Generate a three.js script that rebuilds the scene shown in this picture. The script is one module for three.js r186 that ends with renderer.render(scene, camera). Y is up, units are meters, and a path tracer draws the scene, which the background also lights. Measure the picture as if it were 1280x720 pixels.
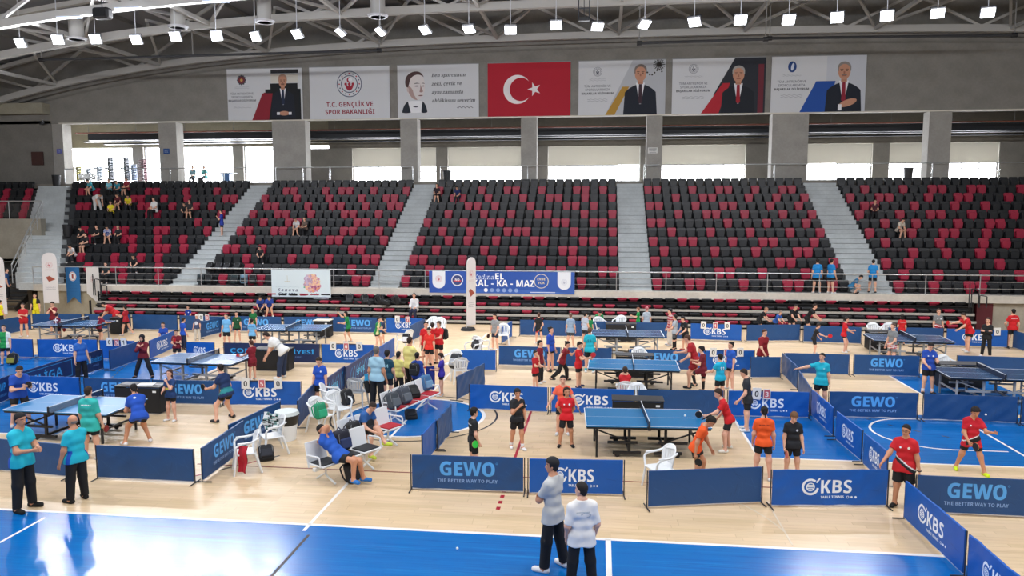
import * as THREE from 'three';
import { mergeGeometries, mergeVertices, toCreasedNormals } from 'three/addons/utils/BufferGeometryUtils.js';
import { RoundedBoxGeometry } from 'three/addons/geometries/RoundedBoxGeometry.js';
import { RectAreaLightUniformsLib } from 'three/addons/lights/RectAreaLightUniformsLib.js';

// ---------------------------------------------------------------- camera, sky, exposure, light levels
const scene = new THREE.Scene();
const camera = new THREE.PerspectiveCamera(41.912, 1280 / 720, 0.1, 300);
camera.position.set(0, 5.45, 0);
camera.rotation.set(-0.10178, 0.11589, 0, 'YXZ');
scene.add(camera);
scene.background = new THREE.Color(0.97, 0.99, 1.02);
scene.backgroundIntensity = 10.0;
const renderer = new THREE.WebGLRenderer({ antialias: true });
renderer.toneMapping = THREE.LinearToneMapping;
renderer.toneMappingExposure = 1.12;
renderer.shadowMap.enabled = true;
RectAreaLightUniformsLib.init();
const LAMP_POWER = 420;        // floodlight radiance
const LAMP_CANDELA = 230;       // floodlights of the visible row that shine straight down on the courts
const HIGH_LAMP_POWER = 450;   // the rows of floodlights nearer the camera, above the frame
const STAND_LAMP_POWER = 370;  // the row that is aimed at the stand
const WINDOW_POWER = 26;     // daylight entering the gallery windows

// ---------------------------------------------------------------- helpers
const V = (x, y, z) => new THREE.Vector3(x, y, z);
let seedState = 12345;
function rnd() { seedState = (seedState * 1664525 + 1013904223) >>> 0; return seedState / 4294967296; }
const used = {};
function numbered(n) { const k = used[n] = (used[n] ?? 0) + 1; return k === 1 ? n : n + '_' + String(k - 1).padStart(3, '0'); }
function tag(o, label, category, group, kind) {
  if (label) o.userData.label = label;
  if (category) o.userData.category = category;
  if (group) o.userData.group = group;
  if (kind) o.userData.kind = kind;
  return o;
}
function thing(name, label, category, group, pos = [0, 0, 0], turn = 0) {
  const o = new THREE.Group(); o.name = numbered(name); o.position.set(...pos); o.rotation.y = turn;
  scene.add(o); return tag(o, label, category, group);
}
function part(name, geo, mat, parent, pos, rot) {
  const m = new THREE.Mesh(geo, mat); m.name = name;
  if (pos) m.position.set(...pos);
  if (rot) m.rotation.set(...rot);
  parent.add(m); return m;
}
function solo(name, geo, mat, label, category, group, pos, turn = 0) {
  const m = new THREE.Mesh(geo, mat); m.name = numbered(name);
  if (pos) m.position.set(...pos);
  m.rotation.y = turn; scene.add(m); return tag(m, label, category, group);
}
function struct(name, geo, mat, pos) {
  const m = geo ? new THREE.Mesh(geo, mat) : new THREE.Group(); m.name = numbered(name);
  if (pos) m.position.set(...pos);
  m.userData.kind = 'structure'; scene.add(m); return m;
}
function copyOf(root, label, pos, turn, group) {
  const c = root.clone(); c.name = numbered(root.name.replace(/_\d\d\d$/, '')); scene.add(c);
  if (pos) c.position.set(...pos);
  if (turn !== undefined) c.rotation.y = turn;
  c.userData = { ...root.userData }; if (label) c.userData.label = label;
  if (group) c.userData.group = group;
  return c;
}
// geometry shorthands
const box = (w, h, d, x = 0, y = 0, z = 0) => new THREE.BoxGeometry(w, h, d).translate(x, y, z);
const span = (x0, x1, y0, y1, z0, z1) => box(Math.abs(x1 - x0), Math.abs(y1 - y0), Math.abs(z1 - z0), (x0 + x1) / 2, (y0 + y1) / 2, (z0 + z1) / 2);
const rbox = (w, h, d, r = 0.01, s = 2, x = 0, y = 0, z = 0) => new RoundedBoxGeometry(w, h, d, s, Math.min(r, w / 2.01, h / 2.01, d / 2.01)).translate(x, y, z);
function rod(a, b, r = 0.02, seg = 8, r2 = r) {
  const A = V(...a), B = V(...b), d = B.clone().sub(A), L = d.length();
  const g = new THREE.CylinderGeometry(r2, r, L, seg);
  g.applyQuaternion(new THREE.Quaternion().setFromUnitVectors(V(0, 1, 0), d.normalize()));
  return g.translate((A.x + B.x) / 2, (A.y + B.y) / 2, (A.z + B.z) / 2);
}
function beam(a, b, w, h) { // rectangular bar
  const A = V(...a), B = V(...b), d = B.clone().sub(A), L = d.length();
  const g = new THREE.BoxGeometry(w, h, L), m = new THREE.Matrix4().lookAt(A, B, Math.abs(d.y) > 0.99 * L ? V(1, 0, 0) : V(0, 1, 0));
  return g.applyMatrix4(m).translate((A.x + B.x) / 2, (A.y + B.y) / 2, (A.z + B.z) / 2);
}
function tubeOf(pts, r = 0.012, seg = 6, n = 24, closed = false, tension = 0.1) {
  return new THREE.TubeGeometry(new THREE.CatmullRomCurve3(pts.map((p) => V(...p)), closed, 'catmullrom', tension), n, r, seg, closed);
}
const merge = (list) => mergeGeometries(list.map((g) => { const c = g.index ? g.toNonIndexed() : g; for (const k of Object.keys(c.attributes)) if (!['position', 'normal', 'uv'].includes(k)) c.deleteAttribute(k); return c; }));
function boxUV(g, s = 1) { // uv in metres from the dominant normal
  const p = g.attributes.position, n = g.attributes.normal, uv = new Float32Array(p.count * 2);
  for (let i = 0; i < p.count; i++) {
    const ax = Math.abs(n.getX(i)), ay = Math.abs(n.getY(i)), az = Math.abs(n.getZ(i));
    const a = ay >= ax && ay >= az ? [p.getX(i), p.getZ(i)] : ax > az ? [p.getZ(i), p.getY(i)] : [p.getX(i), p.getY(i)];
    uv[i * 2] = a[0] * s; uv[i * 2 + 1] = a[1] * s;
  }
  g.setAttribute('uv', new THREE.BufferAttribute(uv, 2)); return g;
}
// materials
const mats = {};
function mat(color, rough = 0.6, extra = {}) {
  const key = color + '|' + rough + '|' + JSON.stringify(Object.keys(extra).map((k) => [k, extra[k]?.uuid ?? extra[k]]));
  return mats[key] ??= new THREE.MeshStandardMaterial({ color, roughness: rough, ...extra });
}
function canvasTex(w, h, draw, repeat) {
  const c = document.createElement('canvas'); c.width = w; c.height = h;
  const g = c.getContext('2d'); draw(g, w, h);
  const t = new THREE.CanvasTexture(c); t.colorSpace = THREE.SRGBColorSpace;
  if (repeat) { t.wrapS = t.wrapT = THREE.RepeatWrapping; }
  t.anisotropy = 8; return t;
}
function noiseTex(n, fn, color = false) {
  const d = new Uint8Array(n * n * 4);
  for (let y = 0; y < n; y++) for (let x = 0; x < n; x++) {
    const v = fn(x / n, y / n, x, y), i = (y * n + x) * 4;
    d[i] = (v[0] ?? v) ; d[i + 1] = (v[1] ?? v); d[i + 2] = (v[2] ?? v); d[i + 3] = 255;
  }
  const t = new THREE.DataTexture(d, n, n); t.wrapS = t.wrapT = THREE.RepeatWrapping; t.magFilter = THREE.LinearFilter; t.minFilter = THREE.LinearMipmapLinearFilter; t.generateMipmaps = true;
  if (color) t.colorSpace = THREE.SRGBColorSpace;
  t.needsUpdate = true; return t;
}
// tiling value noise
function makeNoise(seed) {
  const tab = new Float32Array(4096); let s = seed;
  for (let i = 0; i < 4096; i++) { s = (s * 1103515245 + 12345) & 0x7fffffff; tab[i] = s / 0x7fffffff; }
  const at = (x, y, px, py) => tab[(((x % px + px) % px) * 57 + ((y % py + py) % py) * 131 + seed * 7) & 4095];
  return (x, y, px = 64, py = 64) => {
    const xi = Math.floor(x), yi = Math.floor(y), fx = x - xi, fy = y - yi, u = fx * fx * (3 - 2 * fx), v = fy * fy * (3 - 2 * fy);
    return (at(xi, yi, px, py) * (1 - u) + at(xi + 1, yi, px, py) * u) * (1 - v) + (at(xi, yi + 1, px, py) * (1 - u) + at(xi + 1, yi + 1, px, py) * u) * v;
  };
}
const nz = makeNoise(3);
// ---------------------------------------------------------------- the hall: floor, court paint, walls, roof
const XL = -46, XR = 34, ZB = 9, ZS = -36.4, ZC = -48.2, ZW = -54.5;   // left, right, behind the camera, stand front, gallery columns, window wall
const woodTex = canvasTex(1024, 1024, (g, w, h) => {            // 6 m of maple strip floor, strips run along x
  const rows = 48, rh = h / rows;
  for (let r = 0; r < rows; r++) {
    let x = -rnd() * 260;
    while (x < w) {
      const L = 150 + rnd() * 210, v = rnd(), t = 0.93 + 0.07 * v;
      g.fillStyle = `rgb(${Math.round(217 * t + 6)},${Math.round(193 * t + 3)},${Math.round(160 * t - (1 - v) * 5)})`;
      g.fillRect(x, r * rh, L, rh);
      for (let k = 0; k < 7; k++) {
        g.fillStyle = rnd() > 0.5 ? 'rgba(150,112,70,0.10)' : 'rgba(255,236,205,0.10)';
        g.fillRect(x + rnd() * L * 0.8, r * rh + rnd() * rh, L * (0.15 + rnd() * 0.4), 1 + rnd() * 2.5);
      }
      g.fillStyle = 'rgba(120,88,52,0.35)'; g.fillRect(x, r * rh, 1, rh); x += L;
    }
    g.fillStyle = 'rgba(120,88,52,0.22)'; g.fillRect(0, r * rh, w, 0.8);
  }
}, true);
const floorRough = noiseTex(256, (u, v) => 84 + 56 * (0.5 * nz(u * 8, v * 48, 8, 48) + 0.5 * nz(u * 24, v * 64, 24, 64)));
const woodMat = new THREE.MeshStandardMaterial({ map: woodTex, roughnessMap: floorRough, roughness: 0.85 });
const floorGeo = boxUV(span(XL, XR, -0.3, 0, ZB, ZW), 1 / 6);
const floor = struct('floor', floorGeo, woodMat);
const paintRough = floorRough.clone(); paintRough.repeat.set(1, 1); paintRough.needsUpdate = true;
const blueScuff = canvasTex(512, 512, (g, w, h) => {
  g.fillStyle = '#0066b2'; g.fillRect(0, 0, w, h);
  for (let i = 0; i < 700; i++) { g.fillStyle = rnd() > 0.5 ? 'rgba(50,160,235,0.08)' : 'rgba(0,40,110,0.10)'; g.fillRect(rnd() * w, rnd() * h, 40 + rnd() * 190, 1 + rnd() * 3); }
}, true);
const bluePaint = new THREE.MeshStandardMaterial({ map: blueScuff, roughnessMap: paintRough, roughness: 0.5 });
const linePaint = mat('#e9e6e0', 0.4), redPaint = mat('#a3162a', 0.45), blackPaint = mat('#22201f', 0.45);
const PY = 0.002, PT = 0.004;
function zone(x0, x1, z0, z1) { part('blue_paint', boxUV(span(x0, x1, 0, PY, z0, z1), 1 / 5), bluePaint, floor); }
function lineX(x0, x1, z, w, m = linePaint, y = PT) { part('court_line', span(x0, x1, 0, y, z - w / 2, z + w / 2), m, floor); }
function lineZ(x, z0, z1, w, m = linePaint, y = PT) { part('court_line', span(x - w / 2, x + w / 2, 0, y, z0, z1), m, floor); }
function arcLine(cx, cz, r, w, a0, a1, m = linePaint) {
  const g = new THREE.RingGeometry(r - w / 2, r + w / 2, 48, 1, a0, a1 - a0).rotateX(-Math.PI / 2).translate(cx, PT + 0.0006, cz);
  part('court_line', g, m, floor);
}
zone(XL + 3, 5.7, -12.12, 4); lineX(XL + 3, 5.7, -12.16, 0.08);
zone(-24, -13.2, -16.55, -26); lineX(-24, -13.2, -16.52, 0.06); lineZ(-13.17, -16.55, -26, 0.06);
zone(3.6, 17, -16.8, -20.9); lineX(3.6, 17, -16.77, 0.06); lineZ(3.57, -16.8, -21, 0.06);
zone(9.65, 12.5, -21.2, -26.4); lineZ(9.62, -21.2, -26.4, 0.07); lineX(9.6, 12.5, -26.43, 0.06);
part('blue_paint', boxUV(new THREE.CylinderGeometry(1.8, 1.8, PY, 56).translate(-4.85, PY / 2, -19.2), 1 / 5), bluePaint, floor);
arcLine(-4.85, -19.2, 1.85, 0.09, 0, Math.PI * 2); arcLine(-4.85, -19.2, 2.2, 0.05, 0, Math.PI * 2, blackPaint);
lineZ(-4.98, -11.9, -22.2, 0.06); lineZ(-4.83, -10.2, -11.75, 0.05, blackPaint); lineZ(-4.98, -22.2, -33, 0.06);
lineZ(-1.81, -14.2, -21.4, 0.06, redPaint);
for (let i = 0; i < 5; i++) lineZ(-1.8, -13.2 - i * 0.29, -13.33 - i * 0.29, 0.075, redPaint);
lineX(-8.6, 5.2, -14.93, 0.045, mat('#7d3a2c', 0.5)); lineZ(0.2, -7, -12.15, 0.09); lineZ(-9.79, -9.4, -11.9, 0.05);
lineZ(3.2, -12.3, -14.2, 0.03, mat('#d8c9b2', 0.5)); arcLine(0.2, -12.2, 3.05, 0.03, 0.2, 0.9, mat('#d8c9b2', 0.5));
arcLine(8.1, -19.15, 1.3, 0.06, Math.PI / 2, Math.PI * 1.5); lineX(8.1, 9.3, -20.45, 0.05); lineX(8.1, 9.3, -17.85, 0.05); lineZ(9.5, -16.8, -20, 0.06);
for (let i = 0; i < 13; i++) { // dashed free-throw arcs
  const a = 2.75 + i * 0.13, r = 5.2;
  part('court_line', box(0.16, PT, 0.05).rotateY(a + Math.PI / 2).translate(11.6 + Math.cos(a) * r, PT / 2, -22.6 - Math.sin(a) * r * 0.9), blackPaint, floor);
  if (i < 9) part('court_line', box(0.18, PT, 0.05).rotateY(-1.15).translate(-15.8 - i * 0.13, PT / 2, -22.4 - i * 0.32), blackPaint, floor);
}
for (let i = 0; i < 4; i++) part('court_line', box(0.28, PT, 0.05).rotateY(0.95).translate(-8.2 + i * 0.35, PT / 2, -14.3 - i * 0.42), i % 2 ? blackPaint : redPaint, floor);

// plaster walls
const plasterTex = noiseTex(256, (u, v) => { const n = nz(u * 6, v * 6, 6, 6) * 0.6 + nz(u * 40, v * 40, 40, 40) * 0.4; return 214 + 26 * n; }, true);
const plaster = (c, r = 0.9) => new THREE.MeshStandardMaterial({ color: c, map: plasterTex, roughness: r });
const wallGrey = plaster('#a8a59e'), wallDark = plaster('#8c8880'), beigeWall = plaster('#bdb39b'), concrete = plaster('#9aa0a0'), columnMat = plaster('#b2afa8'), concreteStep = plaster('#d3d9da'), slabMat = plaster('#ebe5d8');
const W = (g) => boxUV(g, 1 / 3);
struct('wall_left', W(span(XL - 0.4, XL, -0.3, 19, ZB, ZW - 0.4)), wallGrey);
struct('wall_right', W(span(XR, XR + 0.4, -0.3, 19, ZB, ZW - 0.4)), wallGrey);
struct('wall_back', W(span(XL - 0.4, XR + 0.4, -0.3, 19, ZB, ZB + 0.4)), wallGrey);
// roof arc
const arcY = (x) => { const d = x - 4; return 16.1 - 0.000445 * d * d - 6.2e-7 * d * d * d * d; };
function arcStrip(dy0, dy1, z0, z1, x0 = XL - 0.4, x1 = XR + 0.4, n = 40) { // a band following the arc, solid
  const s = new THREE.Shape();
  for (let i = 0; i <= n; i++) { const x = x0 + (x1 - x0) * i / n; i ? s.lineTo(x, arcY(x) + dy0) : s.moveTo(x, arcY(x) + dy0); }
  for (let i = n; i >= 0; i--) { const x = x0 + (x1 - x0) * i / n; s.lineTo(x, arcY(x) + dy1); }
  return new THREE.ExtrudeGeometry(s, { depth: Math.abs(z1 - z0), bevelEnabled: false }).translate(0, 0, Math.min(z0, z1));
}
const roofMat = mat('#86878a', 0.75), steel = mat('#b0afab', 0.55), steelDark = mat('#7c7b78', 0.6), darkDuct = mat('#1c2026', 0.6);
struct('ceiling', arcStrip(2.5, 2.8, ZB + 0.4, ZW - 0.4), roofMat);
for (let i = 0; i < 22; i++) { // profiled roof sheet ribs
  const x = -43 + i * 3.4; part('roof_purlin', beam([x, arcY(x) + 2.38, ZB], [x, arcY(x) + 2.38, ZC], 0.14, 0.24), steelDark, scene.getObjectByName('ceiling'));
}
// roof trusses
function truss(z, lit) {
  const t = struct('roof_truss', null, null);
  const lower = arcStrip(-0.2, 0.2, z - 0.15, z + 0.15, XL, XR, 36), upper = arcStrip(1.95, 2.2, z - 0.13, z + 0.13, XL, XR, 36);
  part('lower_chord', lower, steel, t); part('upper_chord', upper, steel, t);
  for (let i = 0, x = XL + 1; x < XR - 1; x += 3.7, i++) {
    const a = arcY(x), b = arcY(x + 3.7);
    part('web_bar', i % 2 ? beam([x, a + 1.95, z], [x + 3.7, b + 0.1, z], 0.15, 0.15) : beam([x, a + 0.1, z], [x + 3.7, b + 1.95, z], 0.15, 0.15), steel, t);
  }
  return t;
}
for (const z of [-47.3, -40, -35.6, -27, -18.5, -10, -1.5]) truss(z);
for (const [z0, z1] of [[-47.3, -40], [-40, -35.6]]) { // bracing between trusses
  const t = struct('roof_bracing', null, null);
  for (let i = 0; i < 9; i++) {
    const x = -36 + i * 7.4;
    part('brace_bar', beam([x, arcY(x) + 0.1, z0], [x + 3.7, arcY(x + 3.7) + 0.6, z1], 0.13, 0.13), steel, t);
    part('brace_bar', beam([x + 7.4, arcY(x + 7.4) + 0.1, z0], [x + 3.7, arcY(x + 3.7) + 0.6, z1], 0.13, 0.13), steel, t);
    part('tie_bar', beam([x, arcY(x), z0], [x, arcY(x), z1], 0.16, 0.2), steel, t);
  }
}
// upper wall over the gallery opening, its ledge, the solid wall on the left
const wallUpper = struct('wall_upper', W(arcStrip(2.5, -0.3, ZC - 0.5, ZC, XL - 0.4, XR + 0.4)), plaster('#98958e'));
const openTop = 11.38;
{ // wall panel between the gallery opening and the arc
  const s = new THREE.Shape(); s.moveTo(XL, openTop);
  s.lineTo(XR, openTop);
  for (let i = 30; i >= 0; i--) { const x = XL + (XR - XL) * i / 30; s.lineTo(x, Math.max(openTop + 0.05, arcY(x) - 0.2)); }
  const g = new THREE.ExtrudeGeometry(s, { depth: 0.5, bevelEnabled: false }).translate(0, 0, ZC - 0.5);
  part('lower_panel', W(g), plaster('#98958e'), wallUpper);
  part('ledge', arcStrip(-0.32, -0.02, ZC, ZC + 0.35, XL, XR), plaster('#8d8a84'), wallUpper);
  part('joint_strip', arcStrip(-0.62, -0.5, ZC, ZC + 0.05, XL, XR), plaster('#8a8780'), wallUpper);
  part('edge_trim', span(-36.7, XR, openTop - 0.03, openTop + 0.06, ZC, ZC + 0.03), mat('#d8d3c6', 0.7), wallUpper);
}
struct('wall_gallery_left', W(span(XL, -37.3, 6.2, openTop + 0.2, ZC - 0.4, ZC)), plaster('#8f8c85'));
struct('beam_left', W(span(XL, -37.3, 12.0, 12.7, ZC, ZC + 0.7)), plaster('#b0ab98'));
// gallery columns
const cols = struct('gallery_columns', null, null);
for (const [a, b] of [[-37.35, -36.53], [-29.56, -28.29], [-21.57, -19.3], [-12.9, -11.78], [-5.05, -4.05], [2.84, 3.8], [10.41, 12.55], [19.48, 20.75], [27.2, 28.3]]) {
  part('column', W(span(a, b, 7.2, openTop, ZC - 0.95, ZC - 0.08)), columnMat, cols);
}
// gallery floor, ceiling, window wall
struct('floor_gallery', W(span(XL, XR, 7.0, 7.3, -47.75, ZW)), plaster('#a59f95'));
struct('ceiling_gallery', W(span(XL, XR, 12.3, 12.6, ZC - 0.5, ZW)), plaster('#77746d'));
const wallWin = struct('wall_far', W(span(-20, XR, 10.06, 12.3, ZW - 0.3, ZW)), plaster('#8b857a'));
part('wall_panel', W(span(XL, -20, 10.32, 12.3, ZW - 0.3, ZW)), plaster('#a39c88'), wallWin);
part('wall_base', W(span(XL, XR, -0.3, 7.55, ZW - 0.3, ZW)), wallDark, wallWin);
const bays = [[-41.05, -35.5, 2], [-34.6, -33.2, 0], [-31.8, -27.45, 1], [-26.6, -24.1, 0], [-18.2, -14.4, 1], [-13.25, -11.9, 0], [-11.04, -5.65, 3], [-3.75, 2.77, 4], [4.16, 10.02, 3], [13.94, 18.42, 3], [19.5, 21.8, 1], [23.1, 26.5, 2]];
let prevX = XL;
for (const [a, b] of bays) { part('wall_pier', W(span(prevX, a, 7.55, a > -19 ? 10.06 : 10.32, ZW - 0.3, ZW + 0.12)), wallDark, wallWin); prevX = b; }
part('wall_pier', W(span(prevX, XR, 7.55, 10.06, ZW - 0.3, ZW + 0.12)), wallDark, wallWin);
const glass = new THREE.MeshPhysicalMaterial({ color: '#ffffff', roughness: 0, transmission: 1, thickness: 0, ior: 1.45 });
const alu = mat('#d9dcdf', 0.4), blindMat = new THREE.MeshPhysicalMaterial({ color: '#cfccc3', roughness: 0.95, transmission: 0.22, thickness: 0 });
bays.forEach(([a, b, n], i) => {
  const top = a > -20 ? 10.06 : 10.32;
  const w = struct('window', null, null); w.name = 'window_' + (i + 1);
  part('window_pane', span(a, b, 7.55, top, ZW - 0.16, ZW - 0.15), glass, w);
  part('window_frame', merge([span(a, b, 7.55, 7.62, ZW - 0.2, ZW - 0.1), span(a, b, top - 0.08, top, ZW - 0.2, ZW - 0.1), span(a, a + 0.06, 7.55, top, ZW - 0.2, ZW - 0.1), span(b - 0.06, b, 7.55, top, ZW - 0.2, ZW - 0.1)]), alu, w);
  for (let k = 1; k <= n; k++) { const x = a + (b - a) * k / (n + 1); part('mullion', span(x - 0.025, x + 0.025, 7.6, top - 0.06, ZW - 0.2, ZW - 0.1), alu, w); }
  part('transom', span(a, b, 8.32, 8.37, ZW - 0.2, ZW - 0.1), alu, w);
  if (a > -20) part('roller_blind', span(a + 0.03, b - 0.03, 8.72, 10.04, ZW + 0.02, ZW + 0.035), blindMat, w);
  // daylight entering through this bay: a light of the pane's own size
  const y0 = 7.6, y1 = a > -20 ? 8.72 : top;
  const L = new THREE.RectAreaLight('#f4f7ff', WINDOW_POWER, b - a, y1 - y0);
  L.position.set((a + b) / 2, (y0 + y1) / 2, ZW + 0.06); L.lookAt((a + b) / 2, (y0 + y1) / 2 - 0.001, 0); L.name = 'window_daylight'; scene.add(L);
});
// services under the gallery ceiling
const duct = struct('gallery_duct', W(span(-37, XR, 10.55, 11.05, -52.4, -51.5)), darkDuct);
part('cable_tray', span(-37, XR, 10.4, 10.46, -51.4, -51.0), darkDuct, duct);
part('sprinkler_pipe', rod([-37, 10.95, -50.2], [XR, 10.95, -50.2], 0.05), mat('#6e3b2c', 0.5), duct);
for (let x = -36; x < XR; x += 3.6) part('pipe_hanger', merge([rod([x, 10.95, -50.2], [x, 12.3, -50.2], 0.015, 5), box(0.05, 0.22, 0.05, x, 11.1, -50.2)]), steelDark, duct);
part('light_tray', span(-37, XR, 10.42, 10.5, -53.6, -53.2), darkDuct, duct);
// ---------------------------------------------------------------- grandstand
const Z0 = -37.6, TR = 0.85, RISE = 0.48, FL0 = 1.574;               // first row, tread, rise, walkway level
const rowZ = (k) => Z0 - TR * k, rowY = (k) => FL0 + RISE * k;
const aisleL = (k) => -31.2 - 0.52 * k, aisleR = (k) => -29.0 - 0.57 * k; // splayed staircase at the left corner
const terraceMat = plaster('#4a4c4e');
const terrace = struct('grandstand_terrace', null, null);
for (let k = 0; k < 12; k++) {
  const x0 = k >= 6 ? XL : aisleR(k);
  part('terrace_row', W(span(x0, 26.5, -0.2, rowY(k), rowZ(k) + 0.42, k < 11 ? rowZ(k + 1) + 0.42 : -47.8)), terraceMat, terrace);
}
part('walkway_slab', W(span(-29.7, 30, 1.3, FL0, ZS, Z0 + 0.43)), slabMat, terrace);
part('walkway_edge', W(span(-29.7, 30, 1.27, FL0 + 0.03, ZS - 0.02, ZS + 0.06)), slabMat, terrace);
struct('wall_stand_front', W(span(-29.7, 30, 0, 1.3, ZS - 1.5, ZS - 1.2)), beigeWall);
struct('trim_1', span(17.25, 17.95, 0, 1.27, ZS - 0.12, ZS - 0.3), mat('#5a1a24', 0.6));
struct('wall_stand_right', W(span(17.6, 30, 0, 1.3, ZS - 0.5, ZS - 0.2)), plaster('#b9b2a2'));
// straight aisles with two steps per row
for (const [x0, x1] of [[-22.58, -21.16], [-11.72, -10.2], [1.0, 2.58], [12.02, 13.9]]) {
  const s = struct('stand_staircase', null, null);
  for (let k = 0; k < 12; k++) for (let h = 0; h < 2; h++) {
    const z = rowZ(k) + 0.44 - h * TR / 2;
    part('stair_step', W(span(x0, x1, rowY(k) - 0.2, rowY(k) + (h ? RISE / 2 : 0) + 0.03, z, z - TR / 2 - 0.05)), concreteStep, s);
    if (h || k) part('step_nosing', span(x0, x1, rowY(k) + (h ? RISE / 2 : 0) + 0.028, rowY(k) + (h ? RISE / 2 : 0) + 0.036, z + 0.012, z - 0.04), mat('#8b9091', 0.7), s);
  }
}
{ // splayed aisle, left
  const s = struct('stand_staircase', null, null);
  for (let k = 0; k < 12; k++) for (let h = 0; h < 2; h++) {
    const z = rowZ(k) + 0.46 - h * TR / 2, kk = k + h / 2;
    part('stair_step', W(span(aisleL(kk) - (k ? 0.35 : 0), aisleR(kk) + 0.1, 1.2, rowY(k) + (h ? RISE / 2 : 0) + 0.03, z, z - TR / 2)), concreteStep, s);
  }
}
// left block: raised seats over an entrance tunnel
struct('wall_tunnel', W(span(XL, -33.15, 2.45, 5.0, -41.5, -41.9)), plaster('#a9a496'));
struct('tunnel_ceiling', W(span(XL, -33.15, 2.4, 2.6, -41.5, -46)), wallDark);
struct('wall_tunnel_back', W(span(XL, -31.5, 0, 2.5, -44.3, -44.6)), plaster('#5d5245'));
struct('wall_tunnel_side', W(span(-31.6, -31.3, 0, 2.0, -38.2, -44.5)), plaster('#5d5245'));
const tunnelStairs = struct('tunnel_staircase', null, null);
for (let i = 0; i < 8; i++) part('stair_step', span(-33.9, -31.6, 0.2 + i * 0.22, 0.26 + i * 0.22, -37.5 - i * 0.3, -37.85 - i * 0.3), mat('#3d3a36', 0.6), tunnelStairs);
part('stringer', beam([-31.6, 0.1, -37.3], [-31.6, 1.9, -40.2], 0.08, 0.3), mat('#2c2926', 0.6), tunnelStairs);
part('stringer', beam([-33.9, 0.1, -37.3], [-33.9, 1.9, -40.2], 0.08, 0.3), mat('#2c2926', 0.6), tunnelStairs);
struct('wall_corner_left', W(span(XL, -29.7, 0, 1.9, -46.5, -46.9)), beigeWall);
struct('wall_under_walkway', W(span(-29.6, -25.95, 0, 1.27, ZS - 0.1, ZS - 0.3)), beigeWall);

// rails
const railMat = mat('#c9cccd', 0.3, { metalness: 0.7 }), railDark = mat('#3a3c3e', 0.45, { metalness: 0.4 });
function guardRail(label, x0, x1, z, y, step, withGlass) {
  const t = thing('guard_rail', label, 'railing', null, [0, 0, 0]);
  part('top_rail', rod([x0, y + 0.97, z], [x1, y + 0.97, z], 0.03), railMat, t);
  const n = Math.max(1, Math.round((x1 - x0) / step));
  for (let i = 0; i <= n; i++) { const x = x0 + (x1 - x0) * i / n; part('post', rod([x, y, z], [x, y + 0.97, z], 0.022, 6), railMat, t); }
  if (withGlass) for (let i = 0; i < n; i++) { const a = x0 + (x1 - x0) * i / n; part('glass_panel', box((x1 - x0) / n - 0.12, 0.78, 0.01, a + (x1 - x0) / n / 2, y + 0.48, z), glass, t); }
  else for (const h of [0.35, 0.66]) part('middle_rail', rod([x0, y + h, z], [x1, y + h, z], 0.011, 6), railMat, t);
  return t;
}
guardRail('long steel guard rail along the front edge of the stand walkway', -29.7, 29, ZS + 0.02, FL0, 2.35, false);
for (const [a, b, l] of [[-36.2, -22.9, 'above the far left seat block'], [-21.2, -12.0, 'behind the second seat block'], [-10.2, 1.05, 'behind the middle seat block under the red flag'], [2.68, 12.5, 'behind the seat block right of the middle stairs'], [14.1, 27, 'behind the rightmost seat block']])
  guardRail('gallery rail with glass panels ' + l, a, b, -47.82, 7.33, 1.9, true);
{ // left block rail and sloping handrail
  const t = thing('guard_rail', 'grey steel rail on the beige wall before the raised seats at left', 'railing');
  part('top_rail', rod([XL, 6.05, -41.6], [-33.1, 6.05, -41.6], 0.035), railMat, t);
  for (let x = -45; x < -33; x += 1.95) part('post', rod([x, 5, -41.6], [x, 6.05, -41.6], 0.02, 6), railMat, t);
  part('glass_panel', span(XL, -33.2, 5.1, 5.9, -41.61, -41.6), glass, t);
  const h = thing('stair_handrail', 'sloping steel handrail beside the left corner staircase', 'handrail');
  const a = [-33.05, 6.05, -41.6], b = [-31.25, 2.6, -36.8];
  part('top_rail', rod(a, b, 0.035), railMat, h);
  part('middle_rail', rod([a[0], a[1] - 0.4, a[2]], [b[0], b[1] - 0.4, b[2]], 0.02), railMat, h);
  for (let i = 0; i <= 5; i++) { const f = i / 5, p = a.map((v, j) => v + (b[j] - v) * f); part('post', rod([p[0], p[1] - 1.0, p[2]], p, 0.022, 6), railMat, h); }
}

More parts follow.
